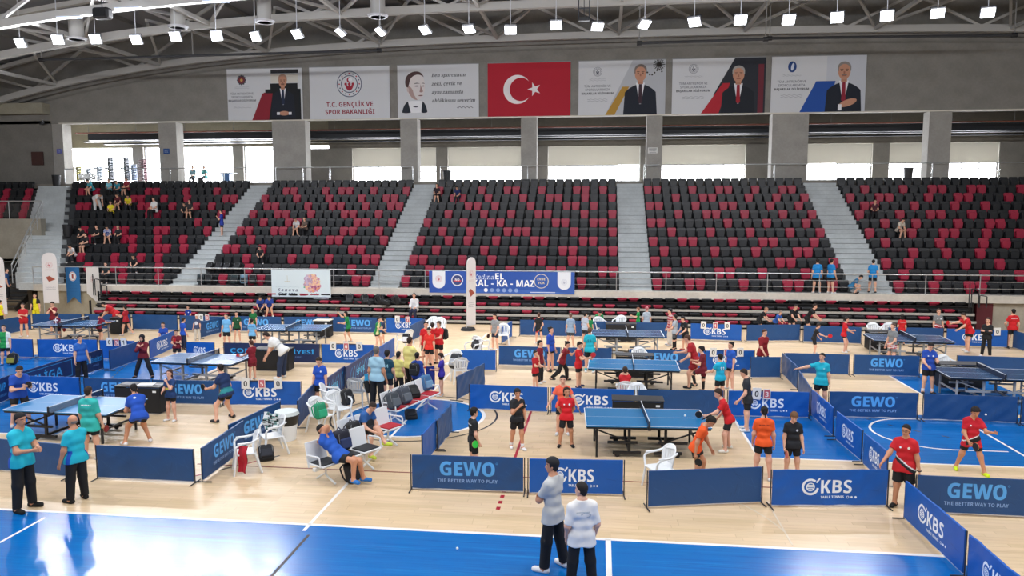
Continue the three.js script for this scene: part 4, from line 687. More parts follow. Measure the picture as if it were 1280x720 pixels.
scoreboard(-17.86, -25.47, -17.28, -25.46, '051', 'flip score cards on the short blue barrier at far left');
scoreboard(4.39, -32.22, 5.37, -32.13, '010', 'flip score cards on the KBS barrier at the back right of centre');
scoreboard(3.88, -25.96, 4.81, -26.07, '000', 'flip score cards on the KBS barrier by the umpire in blue');
scoreboard(14.85, -31.91, 15.82, -31.79, '080', 'flip score cards on the KBS barrier behind the woman in black');
scoreboard(-17.93, -32.01, -17.61, -31.99, '00', 'white score cards on the dark barrier beside the small child at the back');
scoreboard(4.15, -20.12, 4.42, -20.13, '03', 'flip score cards behind the boy in the dark jersey');
// ---------------------------------------------------------------- table tennis tables
function makeTable(topCol, steelCol, lined) {
  const g = new THREE.Group(), top = mat(topCol, topCol === '#2c7fb8' ? 0.34 : 0.24), st = mat(steelCol, 0.45), w = mat('#e8ecef', 0.45), edge = mat('#15181d', 0.5);
  for (const s of [-1, 1]) {
    const half = part('tabletop_half', rbox(1.365, 0.03, 1.525, 0.006, 1, s * 0.686, 0.745, 0), top, g);
    part('white_line', merge([box(1.365, 0.001, 0.02, s * 0.686, 0.7606, 0.7525), box(1.365, 0.001, 0.02, s * 0.686, 0.7606, -0.7525), box(0.02, 0.001, 1.525, s * 1.36, 0.7606, 0), box(1.365, 0.001, 0.004, s * 0.686, 0.7606, 0)]), w, half);
    part('apron', merge([box(1.33, 0.05, 0.025, s * 0.686, 0.706, 0.72), box(1.33, 0.05, 0.025, s * 0.686, 0.706, -0.72), box(0.025, 0.05, 1.44, s * 1.34, 0.706, 0)]), edge, g);
    for (const q of [-1, 1]) { part('leg', box(0.045, 0.7, 0.045, s * 1.12, 0.35, q * 0.6), st, g); part('inner_leg', box(0.06, 0.62, 0.05, s * 0.4, 0.4, q * 0.55), st, g); part('wheel', new THREE.CylinderGeometry(0.06, 0.06, 0.03, 14).rotateX(Math.PI / 2).translate(s * (q > 0 ? 0.66 : 0.62), 0.06, q * 0.55), edge, g); }
    part('crossbar', box(0.04, 0.04, 1.2, s * 1.12, 0.32, 0), st, g); part('crossbar', box(0.05, 0.05, 1.1, s * 0.4, 0.13, 0), st, g);
    for (const q of [-1, 1]) { part('trolley_bar', box(0.62, 0.06, 0.06, s * 0.45, 0.1, q * 0.55), st, g); part('lower_bar', box(0.66, 0.05, 0.05, s * 0.55, 0.34, q * 0.57), st, g); part('brace', beam([s * 0.42, 0.36, q * 0.55], [s * 1.1, 0.62, q * 0.6], 0.03, 0.03), st, g); }
  }
  const net = new THREE.MeshStandardMaterial({ color: '#1c2a44', roughness: 0.9, transparent: true, opacity: 0.55 });
  part('net', box(0.004, 0.15, 1.83, 0, 0.836, 0), net, g); part('net_tape', box(0.012, 0.018, 1.83, 0, 0.913, 0), w, g);
  for (const q of [-1, 1]) part('net_post', merge([box(0.03, 0.17, 0.03, 0, 0.84, q * 0.915), box(0.06, 0.05, 0.16, 0, 0.74, q * 0.84)]), edge, g);
  return g;
}
const tableKinds = { a: makeTable('#2074ab', '#15171b'), b: makeTable('#3a6a98', '#8d9298'), c: makeTable('#314f70', '#9ea3a8'), d: makeTable('#2c7fb8', '#16181c') };
function ttTable(kind, x0, z0, x1, z1, label, back = 0.7625) { // given the front edge
  const t = tableKinds[kind].clone(), a = Math.atan2(-(z1 - z0), x1 - x0); t.name = numbered('tennis_table'); tag(t, label, 'table tennis table');
  const cx = (x0 + x1) / 2 - Math.sin(a) * back, cz = (z0 + z1) / 2 - Math.cos(a) * back; t.position.set(cx, 0, cz); t.rotation.y = a; scene.add(t); return t;
}
ttTable('a', -0.26, -16.22, 2.49, -16.36, 'blue table with black frame at the front centre, between orange and red players');
ttTable('a', -0.3, -22.36, 2.41, -22.33, 'blue table with black frame behind the front centre one');
ttTable('c', -0.25, -28.33, 2.44, -28.37, 'blue grey table, farthest of the three in the centre column');
ttTable('d', -14.09, -15.96, -11.28, -15.83, 'table at left shining white with window glare');
ttTable('b', -13.99, -21.74, -11.19, -21.63, 'grey blue table with grey legs between the players in maroon');
ttTable('b', -23.44, -28.37, -20.63, -28.37, 'grey blue table at far left behind the KBS barrier');
ttTable('b', -13.31, -28.17, -11.2, -28.31, 'grey blue table at the back between players in light blue and green');
ttTable('c', 10, -28.54, 12.76, -28.35, 'dark blue table at the back right among players in red and grey');
ttTable('c', 10.05, -22.25, 12.54, -22.13, 'dark blue table with silver legs cut by the right edge');
// scorer desks
const deskBlack = mat('#17181a', 0.6), deskTop = mat('#2a2b2d', 0.5), whitePaper = mat('#eceeee', 0.8);
function desk(x0, z0, w, label, h = 0.74, topMat = deskTop) { const t = thing('scorer_desk', label, 'desk', null, [x0, 0, z0]);
  part('tabletop', rbox(w, 0.03, 0.55, 0.008, 1, 0, h, 0), topMat, t); part('front_panel', box(w - 0.04, h - 0.06, 0.02, 0, h / 2, 0.25), deskBlack, t); for (const s of [-1, 1]) part('side_panel', box(0.02, h - 0.06, 0.46, s * (w / 2 - 0.03), h / 2, 0), deskBlack, t); part('label_plate', box(0.1, 0.05, 0.006, w / 2 - 0.16, h - 0.12, 0.263), whitePaper, t); part('tray', box(w - 0.1, 0.02, 0.4, 0, h * 0.45, 0), deskBlack, t); return t; }
desk(1, -18.88, 1.3, 'black scorer desk behind the front centre table');
desk(1.19, -24.81, 1.25, 'black scorer desk behind the second centre table');
desk(-12.34, -18.83, 1.32, 'black scorer desk with papers beside the girl umpire at left');
desk(-11.13, -24.48, 1.3, 'black scorer desk behind the bending man in white');
desk(-11.91, -31.25, 0.75, 'small black scorer desk at the right end of the back left table', 0.74, mat('#c9c3b4', 0.6));
desk(0.93, -31.79, 1.3, 'black scorer desk behind the third centre table');
desk(11.17, -24.52, 1.35, 'black scorer desk behind the right near table');
desk(11, -30.92, 0.9, 'black scorer desk with white chairs behind at the back right');
desk(-21.31, -31.03, 0.55, 'black scorer desk beside the bending man in red at far left');
function flat(name, x, y, z, w, d, m, label, cat, turn = 0.1, h = 0.006) { solo(name, box(w, h, d, 0, h / 2, 0), m, label, cat, null, [x, y, z], turn); }
{ const [x, z] = [-12.35, -18.84]; flat('paper', x + 0.12, 0.757, z, 0.42, 0.28, whitePaper, 'white sheet of paper on the black scorer desk at left', 'paper', 0.2); flat('clipboard', x - 0.4, 0.757, z + 0.02, 0.3, 0.24, mat('#77787a', 0.6), 'grey clipboard on the left end of the scorer desk with papers', 'clipboard', -0.1, 0.012); flat('tablet', x + 0.5, 0.757, z + 0.03, 0.24, 0.17, mat('#3a3c40', 0.3), 'dark tablet on the right end of the scorer desk with papers', 'tablet', 0, 0.01); }
// ---------------------------------------------------------------- chairs, benches, bags and small things
const whitePlastic = mat('#e6e9ea', 0.4), greyPlastic = mat('#b9bcbd', 0.45);
function makeChair(m) { // stackable garden armchair, faces +z
  const g = new THREE.Group();
  part('seat', rbox(0.44, 0.035, 0.43, 0.016, 2, 0, 0.42, 0.01), m, g);
  const s = new THREE.Shape(); s.moveTo(-0.19, 0); s.lineTo(0.19, 0); s.lineTo(0.235, 0.26); s.quadraticCurveTo(0.22, 0.44, 0, 0.45); s.quadraticCurveTo(-0.22, 0.44, -0.235, 0.26);
  for (let i = -2; i <= 2; i++) { const h = new THREE.Path(), x = i * 0.068; h.moveTo(x - 0.014, 0.08); h.lineTo(x + 0.014, 0.08); h.lineTo(x * 1.15 + 0.014, 0.33); h.lineTo(x * 1.15 - 0.014, 0.33); s.holes.push(h); }
  const b = new THREE.ExtrudeGeometry(s, { depth: 0.018, bevelEnabled: true, bevelSize: 0.006, bevelThickness: 0.006, bevelSegments: 1, curveSegments: 6 }), p = b.attributes.position;
  for (let i = 0; i < p.count; i++) p.setZ(i, p.getZ(i) + p.getX(i) * p.getX(i) * 1.2);
  b.computeVertexNormals(); part('backrest', b.rotateX(-0.2).translate(0, 0.42, -0.21), m, g);
  for (const a of [-1, 1]) { part('leg', rod([a * 0.25, 0, 0.25], [a * 0.21, 0.42, 0.19], 0.022, 6, 0.03), m, g); part('leg', rod([a * 0.24, 0, -0.3], [a * 0.2, 0.42, -0.18], 0.022, 6, 0.03), m, g);
    part('armrest', merge([tubeOf([[a * 0.22, 0.42, 0.2], [a * 0.27, 0.6, 0.2], [a * 0.27, 0.66, 0.12], [a * 0.26, 0.68, -0.1], [a * 0.215, 0.74, -0.26]], 0.024, 6, 20), rbox(0.05, 0.02, 0.3, 0.01, 1, a * 0.265, 0.68, 0.02)]), m, g); }
  return g;
}
const chairW = makeChair(whitePlastic), chairG = makeChair(greyPlastic);
function chair(x, z, deg, label, src = chairW, y = 0) { const c = src.clone(); c.name = numbered('plastic_chair'); tag(c, label, 'chair', 'plastic armchairs on the floor'); c.position.set(x, y, z); c.rotation.y = deg * Math.PI / 180; scene.add(c); return c; }
chair(-7.34, -14.62, -60, 'white plastic armchair with a red jacket on its back');
chair(-7.28, -15.79, -50, 'white plastic armchair with a patterned towel, beside the grey waste bin');
chair(-6.8, -17.53, 60, 'white plastic armchair holding a green bag');
chair(-7.13, -19.13, 100, 'white plastic armchair behind the one with the green bag, near the boy in blue');
chair(-6.6, -18.26, 60, 'white plastic armchair right of the green bag');
chair(-6.72, -20.1, 180, 'greyish plastic armchair with dark bags beside the man in light blue', chairG);
chair(1.23, -14.64, -65, 'white plastic armchair behind the plain front barrier near the girl in orange');
chair(0.76, -20.89, 180, 'white plastic armchair of the seated boy in red before the centre barrier').scale.setScalar(0.9);
chair(1.06, -20.24, 0, 'white plastic armchair with papers behind the front centre scorer desk').scale.setScalar(0.92);
chair(1.4, -25.28, 10, 'white plastic armchair with a white coat behind the second centre desk');
chair(0.06, -32.64, 20, 'white plastic armchair of the seated child in green at the back');
chair(0.91, -33.17, -20, 'empty white plastic armchair behind the third centre desk');
chair(11.28, -32.15, 0, 'white plastic armchair, left of the two by the back right desk');
chair(11.83, -32.21, -30, 'white plastic armchair, right of the two by the back right desk');
chair(11.1, -25.08, 20, 'white plastic armchair behind the right near scorer desk');
chair(-3.88, -30.19, 5, 'white plastic armchair standing on the end of the sideways barrier row at the back');
chair(-4.51, -26.63, -40, 'white plastic armchair with black stickers at right of the bag pile');
chair(-4.37, -27.41, 150, 'white plastic armchair leaning against the one with black stickers');
chair(-4.8, -24.18, -20, 'white plastic armchair under the striped bag');
chair(-4.39, -23.28, 200, 'white plastic armchair in front of the striped bag');
chair(-7.54, -28.51, -120, 'white plastic armchair with a black coat left of the red group');
chair(-7.18, -31.8, 0, 'white plastic armchair behind the red group, left one');
chair(-6.82, -31.63, 10, 'white plastic armchair behind the red group, right one');
// tandem benches
const benchSteel = mat('#dfe2e3', 0.35), pad = mat('#b01e2c', 0.6), padBlack = mat('#2a2d30', 0.6);
function makeBench(n, cols) { const g = new THREE.Group(), L = n * 0.55;
  part('beam', box(L, 0.06, 0.08, 0, 0.34, 0), benchSteel, g);
  for (const a of [-1, 1]) part('leg_frame', merge([tubeOf([[a * (L / 2 - 0.3), 0.34, 0], [a * (L / 2 - 0.3), 0.16, 0], [a * (L / 2 - 0.3), 0.03, 0.28]], 0.022), tubeOf([[a * (L / 2 - 0.3), 0.2, 0], [a * (L / 2 - 0.3), 0.03, -0.28]], 0.022, 6, 8)]), benchSteel, g);
  for (let i = 0; i < n; i++) { const x = (i - (n - 1) / 2) * 0.55;
    part('seat_shell', merge([rbox(0.5, 0.03, 0.44, 0.012, 1, x, 0.42, 0.02), rbox(0.5, 0.42, 0.03, 0.012, 1, 0, 0.21, 0).rotateX(-0.22).translate(x, 0.42, -0.21)]), whitePlastic, g);
    part('cushion', merge([rbox(0.44, 0.03, 0.38, 0.012, 1, x, 0.448, 0.02)]), cols[i % cols.length] ? pad : padBlack, g); }
  for (const a of [-1, 1]) part('armrest', tubeOf([[a * L / 2, 0.36, -0.15], [a * L / 2, 0.6, -0.2], [a * L / 2, 0.62, 0.16], [a * L / 2, 0.42, 0.2]], 0.018), benchSteel, g);
  return g; }
function bench(x0, z0, x1, z1, n, cols, label) { const g = makeBench(n, cols); g.name = numbered('tandem_bench'); tag(g, label, 'bench', 'white tandem benches'); g.position.set((x0 + x1) / 2, 0, (z0 + z1) / 2); g.rotation.y = Math.atan2(-(z1 - z0), x1 - x0); scene.add(g); return g; }
bench(-5.43, -14.18, -4.92, -15.1, 3, [0, 0, 0], 'white linked bench the reclining boy in blue sits on');
bench(-5.34, -15.85, -4.89, -16.72, 3, [0, 0, 1], 'white linked bench with black bags and a boy sitting crosswise');
bench(-5.22, -18.21, -4.58, -20.18, 4, [1, 1, 1, 1], 'white linked bench with red cushions and grey backpacks');
// bags
function makeBag(col, col2) { const g = new THREE.Group(); part('body', rbox(0.36, 0.46, 0.22, 0.09, 4, 0, 0.24, 0), mat(col, 0.75), g); part('pocket', rbox(0.28, 0.22, 0.07, 0.03, 3, 0, 0.17, 0.12), mat(col2, 0.75), g); part('zip', tubeOf([[-0.15, 0.2, 0.1], [-0.14, 0.38, 0.1], [0, 0.45, 0.08], [0.14, 0.38, 0.1], [0.15, 0.2, 0.1]], 0.006, 5, 20), mat('#8a8d92', 0.5), g); for (const a of [-1, 1]) part('strap', tubeOf([[a * 0.1, 0.44, -0.1], [a * 0.13, 0.36, -0.2], [a * 0.13, 0.14, -0.16], [a * 0.11, 0.05, -0.1]], 0.018, 5, 16), mat(col2, 0.7), g); part('handle', tubeOf([[-0.05, 0.46, -0.06], [0, 0.52, -0.06], [0.05, 0.46, -0.06]], 0.012, 5, 10), mat(col2, 0.7), g); return g; }
const bagKinds = {};
function bag(x, y, z, deg, col, col2, label, tilt = 0, s = 1, name = 'backpack') { const g = (bagKinds[col + col2] ??= makeBag(col, col2)).clone(); g.name = numbered(name); tag(g, label, 'bag'); g.position.set(x, y, z); g.rotation.set(tilt, deg * Math.PI / 180, 0, 'YXZ'); g.scale.setScalar(s); scene.add(g); return g; }
const at = (a, y) => [a[0], y, a[1]];
bag(...at([-4.86, -14.25], 0.0), 70, '#17181b', '#22242a', 'black backpack on the floor at the feet of the reclining boy', -0.25, 0.94);
bag(...at([-5.26, -14.78], 0.46), 60, '#1a1d2c', '#25355f', 'dark backpack with blue pattern on the bench beside the reclining boy', -0.2, 0.98);
bag(...at([-5.03, -15.82], 0.46), 60, '#1d1f22', '#2b2d31', 'black and grey backpack on the middle bench', -0.2, 0.90);
bag(...at([-5.25, -15.56], 0.46), 60, '#232528', '#3d4044', 'dark flat bag at the left end of the middle bench', -0.3, 0.9);
bag(...at([-5.1, -18.21], 0.46), 60, '#3f464d', '#596067', 'grey backpack, left one on the red cushioned bench', -0.35, 0.94);
bag(...at([-4.94, -18.71], 0.46), 60, '#454b55', '#5f656c', 'grey backpack, right one on the red cushioned bench', -0.35, 0.98);
bag(...at([-4.84, -19.31], 0.46), 40, '#141516', '#1d1e20', 'black bag lying at the far part of the red cushioned bench', -0.8, 0.90);
bag(...at([-4.84, -18.84], 0.0), 20, '#131416', '#1c1d20', 'small black bag on the blue circle under the bench', -1.2, 0.9);
bag(...at([-4.72, -20.24], 0.46), 60, '#3e6d9a', '#6b93b5', 'blue grey rucksack at the far end of the red cushioned bench', -0.3, 0.94);
bag(...at([-6.64, -17.14], 0.44), 60, '#1d8a62', '#26a377', 'green bag on a white plastic chair', -0.2, 0.85);
bag(...at([-6.43, -18.55], 0.42), 60, '#141518', '#202226', 'black bag on the greyish plastic chair', -0.3, 0.9);
bag(...at([-6.32, -19.98], 0.42), 100, '#16181a', '#d8dadb', 'black and white bag between the man in light blue and the barrier', -0.2, 0.85);
bag(...at([-4.58, -23.23], 0.45), -20, '#2b2d31', '#a9adb3', 'large grey striped bag on the white chairs', -0.5, 1.07);
bag(...at([-4.5, -26.78], 0.44), -30, '#141518', '#2a2c30', 'black bag on the white chair with stickers', -0.6, 0.9);
bag(...at([-7.3, -27.64], 0.44), 0, '#151619', '#e3e4e4', 'black and white bag on the chair left of the red group', -0.4, 0.82);
bag(...at([-7.17, -15.26], 0.0), 30, '#121318', '#1c1f2a', 'black bag on the floor behind the red jacket chair', -0.9, 0.90);
bag(...at([-20.77, -24.16], 0.0), 10, '#141516', '#8a8a3a', 'black and yellow bag on the floor behind the boy in green', -0.2, 0.90);
[437, 447, 457, 466, 477, 489, 498].forEach((px, i) => { const p = [[-12.34, 0.73], [-11.93, 0.74], [-11.52, 0.74], [-11.15, 0.75], [-10.7, 0.75], [-10.21, 0.76], [-9.85, 0.77]][i]; bag(p[0], 0.86, -36.0, 20 * i, i % 3 ? '#111214' : '#191a1e', i % 2 ? '#1d1f22' : '#34363a', `black sports bag lying on the bleacher, ${ordinal[i]} from the left left of the sitting woman`, i % 2 ? -1.2 : -0.3, 1.05, 'sports_bag'); });
// bags and coats lying among the lower seats of the second block
[[-20.81, 1.76, 'leftmost', '#23343a'], [-20.36, 1.89, 'second', '#16191c'], [-18.94, 1.91, 'third', '#27383c'], [-18.42, 1.83, 'fourth', '#6d8ea6'], [-17.93, 1.83, 'fifth', '#141516']].forEach(([x, y, w, c]) => bag(x, FL0 + 0.12, -37.2, 15, c, '#20262a', `bag on the front seats of the second block, ${w} from the left`, -0.3, 1.05, 'sports_bag'));
[[-20.84, 2.6, 'leftmost', '#121316'], [-20.3, 2.6, 'second', '#1a1c20'], [-19.85, 2.61, 'third', '#121316'], [-19.27, 2.61, 'fourth', '#15171a']].forEach(([x, y, w, c]) => bag(x, rowY(1) + 0.22, -38.1, -10, c, '#23252a', `black bag on the second row of the second block, ${w} from the left`, -0.5, 1.05, 'sports_bag'));
// red jacket and towel hung on the near chairs
function drape(pos, w, h, m, label, cat, turn, name) { const g = new THREE.PlaneGeometry(w, h, 14, 18), p = g.attributes.position; for (let i = 0; i < p.count; i++) { const x = p.getX(i), y = p.getY(i); p.setZ(i, 0.03 * Math.sin(x * 21 + y * 4) + 0.02 * Math.sin(y * 17 - x * 8)); p.setX(i, x * (1 - 0.25 * (0.5 - y / h) * Math.abs(Math.sin(y * 3)))); } g.computeVertexNormals(); const b = g.clone().translate(0, 0, -0.012); const idx = b.index.array; for (let i = 0; i < idx.length; i += 3) { const t = idx[i]; idx[i] = idx[i + 1]; idx[i + 1] = t; } solo(name, merge([g, b]), m, label, cat, null, pos, turn); }
drape([[-7.27, -14.38][0], 0.36, [-7.27, -14.38][1] + 0.05], 0.26, 0.56, mat('#b3172a', 0.8), 'red jacket hanging from a white plastic chair', 'jacket', -0.3, 'jacket');
drape([[-7.33, -15.79][0] + 0.05, 0.75, [-7.33, -15.79][1] + 0.05], 0.42, 0.4, new THREE.MeshStandardMaterial({ roughness: 0.9, map: canvasTex(128, 128, (g, w, h) => { g.fillStyle = '#dfe4e4'; g.fillRect(0, 0, w, h); for (let i = 0; i < 60; i++) { g.fillStyle = ['#27413f', '#5f8f8b', '#1c1f22'][i % 3]; g.fillRect(rnd() * w, rnd() * h, 12 + rnd() * 14, 6 + rnd() * 10); } }) }), 'black and white patterned towel on a white chair beside the waste bin', 'towel', -0.4, 'towel');
{ const [x, z] = [-7.4, -16.86], t = thing('trash_can', 'white plastic trash can with a black liner by the angled GEWO barrier', 'bin', null, [x, 0, z]); part('bucket', new THREE.CylinderGeometry(0.26, 0.21, 0.55, 22).translate(0, 0.275, 0), whitePlastic, t); part('liner', new THREE.CylinderGeometry(0.31, 0.25, 0.24, 22).translate(0, 0.5, 0), mat('#17191b', 0.35), t); part('lid', new THREE.CylinderGeometry(0.27, 0.3, 0.08, 22).translate(0, 0.66, 0), mat('#c9d2d0', 0.5), t); }
// balls
const ballG = new THREE.SphereGeometry(0.022, 12, 8), ballM = mat('#f4f3ee', 0.4);
[[-2.23, -11.5, 0.022, 'white ball lying on the blue floor in front'], [8.58, -17.47, 0.95, 'white ball at the hand of the boy with yellow shoes'], [1.99, -17.19, 0.79, 'white ball over the right end of the front centre table']].forEach(([x, z, y, l]) => solo('tennis_ball', ballG, ballM, l, 'ball', null, [x, y, z]));
// ---------------------------------------------------------------- figures: signed distance fields meshed by surface nets
const smin = (a, b, k) => { const h = Math.max(k - Math.abs(a - b), 0) / k; return Math.min(a, b) - h * h * k * 0.25; };
function netMesh(field, lo, hi, cell) { // naive surface nets -> indexed geometry
  const nx = Math.ceil((hi[0] - lo[0]) / cell) + 1, ny = Math.ceil((hi[1] - lo[1]) / cell) + 1, nzz = Math.ceil((hi[2] - lo[2]) / cell) + 1;
  const d = new Float32Array(nx * ny * nzz);
  for (let z = 0, i = 0; z < nzz; z++) for (let y = 0; y < ny; y++) for (let x = 0; x < nx; x++, i++) d[i] = field(lo[0] + x * cell, lo[1] + y * cell, lo[2] + z * cell);
  const pos = [], idx = [], at = new Int32Array(nx * ny * nzz).fill(-1), sx = 1, sy = nx, sz = nx * ny;
  const off = [0, sx, sy, sx + sy, sz, sx + sz, sy + sz, sx + sy + sz];
  for (let z = 0; z < nzz - 1; z++) for (let y = 0; y < ny - 1; y++) for (let x = 0; x < nx - 1; x++) {
    const b = x + y * sy + z * sz; let m = 0; for (let k = 0; k < 8; k++) if (d[b + off[k]] < 0) m |= 1 << k;
    if (m === 0 || m === 255) continue;
    let px = 0, py = 0, pz = 0, n = 0;
    for (let e = 0; e < 12; e++) {
      const axis = e >> 2, q = e & 3, a = axis === 0 ? (q & 1) * 2 + (q >> 1) * 4 : axis === 1 ? (q & 1) + (q >> 1) * 4 : (q & 1) + (q >> 1) * 2, c = a + (1 << axis);
      const va = d[b + off[a]], vc = d[b + off[c]]; if ((va < 0) === (vc < 0)) continue;
      const t = va / (va - vc); px += (a & 1) + (axis === 0 ? t : 0); py += ((a >> 1) & 1) + (axis === 1 ? t : 0); pz += (a >> 2) + (axis === 2 ? t : 0); n++;
    }
    at[b] = pos.length / 3; pos.push(lo[0] + (x + px / n) * cell, lo[1] + (y + py / n) * cell, lo[2] + (z + pz / n) * cell);
  }
  const quad = (a, b, c, e, flip) => { if (a < 0 || b < 0 || c < 0 || e < 0) return; flip ? idx.push(a, c, b, a, e, c) : idx.push(a, b, c, a, c, e); };
  for (let z = 1; z < nzz - 1; z++) for (let y = 1; y < ny - 1; y++) for (let x = 1; x < nx - 1; x++) {
    const b = x + y * sy + z * sz, s = d[b] < 0;
    if (s !== d[b + sx] < 0) quad(at[b - sy - sz], at[b - sz], at[b], at[b - sy], !s);
    if (s !== d[b + sy] < 0) quad(at[b - sx - sz], at[b - sx], at[b], at[b - sz], !s);
    if (s !== d[b + sz] < 0) quad(at[b - sx - sy], at[b - sy], at[b], at[b - sx], !s);
  }
  const g = new THREE.BufferGeometry(); g.setAttribute('position', new THREE.BufferAttribute(new Float32Array(pos), 3)); g.setIndex(idx);
  const N = new Float32Array(pos.length), e = cell * 0.6;
  for (let i = 0; i < pos.length; i += 3) { const x = pos[i], y = pos[i + 1], z = pos[i + 2]; const a = field(x + e, y, z) - field(x - e, y, z), b = field(x, y + e, z) - field(x, y - e, z), c = field(x, y, z + e) - field(x, y, z - e), L = Math.hypot(a, b, c) || 1; N[i] = a / L; N[i + 1] = b / L; N[i + 2] = c / L; }
  g.setAttribute('normal', new THREE.BufferAttribute(N, 3)); return g;
}
const ell = (x, y, z, cx, cy, cz, rx, ry, rz) => { const a = (x - cx) / rx, b = (y - cy) / ry, c = (z - cz) / rz, k = Math.sqrt(a * a + b * b + c * c); return (k - 1) * Math.min(rx, ry, rz); };
// capsule with two radii, flat clips
function cap(a, b, ra, rb, clips) { return { ax: a.x, ay: a.y, az: a.z, dx: b.x - a.x, dy: b.y - a.y, dz: b.z - a.z, L2: Math.max(1e-9, a.distanceToSquared(b)), ra, rb, clips }; }
function capD(c, x, y, z) {
  const px = x - c.ax, py = y - c.ay, pz = z - c.az, t = Math.min(1, Math.max(0, (px * c.dx + py * c.dy + pz * c.dz) / c.L2)), ux = px - t * c.dx, uy = py - t * c.dy, uz = pz - t * c.dz;
  let d = Math.sqrt(ux * ux + uy * uy + uz * uz) - (c.ra + (c.rb - c.ra) * t);
  if (c.clips) for (const q of c.clips) { const e = (x - q[0].x) * q[1].x + (y - q[0].y) * q[1].y + (z - q[0].z) * q[1].z; if (e > d) d = e; }
  return d;
}
function bodyField(caps, k) { return (x, y, z) => { let d = 9; for (let i = 0; i < caps.length; i++) d = i ? smin(d, capD(caps[i], x, y, z), k) : capD(caps[i], x, y, z); return d; }; }
function bounds(caps, m) { const lo = [9, 9, 9], hi = [-9, -9, -9]; for (const c of caps) { const r = Math.max(c.ra, c.rb) + m, A = [c.ax, c.ay, c.az], D = [c.dx, c.dy, c.dz]; for (let j = 0; j < 3; j++) { lo[j] = Math.min(lo[j], A[j] - r, A[j] + D[j] - r); hi[j] = Math.max(hi[j], A[j] + r, A[j] + D[j] + r); } } return [lo, hi]; }
// head template: chin y = 0, crown y = 1, face towards +z
function headField(x, y, z) {
  let d = ell(x, y, z, 0, 0.62, -0.05, 0.325, 0.385, 0.405);
  d = smin(d, ell(x, y, z, 0, 0.27, 0.1, 0.225, 0.27, 0.255), 0.16);
  d = smin(d, ell(x, y, z, 0, 0.07, 0.2, 0.1, 0.075, 0.09), 0.1);
  d = smin(d, ell(x, y, z, 0, 0.36, 0.36, 0.05, 0.1, 0.085), 0.05);
  d = smin(d, ell(x, y, z, 0, 0.29, 0.375, 0.062, 0.04, 0.055), 0.03);
  const ax = Math.abs(x);
  d = Math.max(d, -ell(ax, y, z, 0.13, 0.5, 0.42, 0.085, 0.055, 0.1) * 0.8);
  d = smin(d, ell(ax, y, z, 0.13, 0.49, 0.3, 0.06, 0.05, 0.06), 0.02);
  d = smin(d, ell(x, y, z, 0, 0.19, 0.335, 0.09, 0.03, 0.035), 0.03);
  d = smin(d, ell(ax, y, z, 0.335, 0.43, -0.05, 0.035, 0.11, 0.065), 0.03);
  return d;
}
function headColor(x, y, z) {
  const ax = Math.abs(x);
  if (z > 0.2) { if (Math.hypot((ax - 0.13) / 0.055, (y - 0.49) / 0.028) < 1) return Math.hypot(ax - 0.13, y - 0.49) < 0.026 ? [0.06, 0.04, 0.04] : [0.95, 1.05, 1.2]; if (Math.abs(ax - 0.14) < 0.085 && Math.abs(y - 0.585 + (ax - 0.14) * 0.1) < 0.026) return [0.16, 0.12, 0.12]; if (Math.hypot(x / 0.1, (y - 0.19) / 0.034) < 1) return [0.78, 0.48, 0.5]; }
  return [1, 1, 1];
}
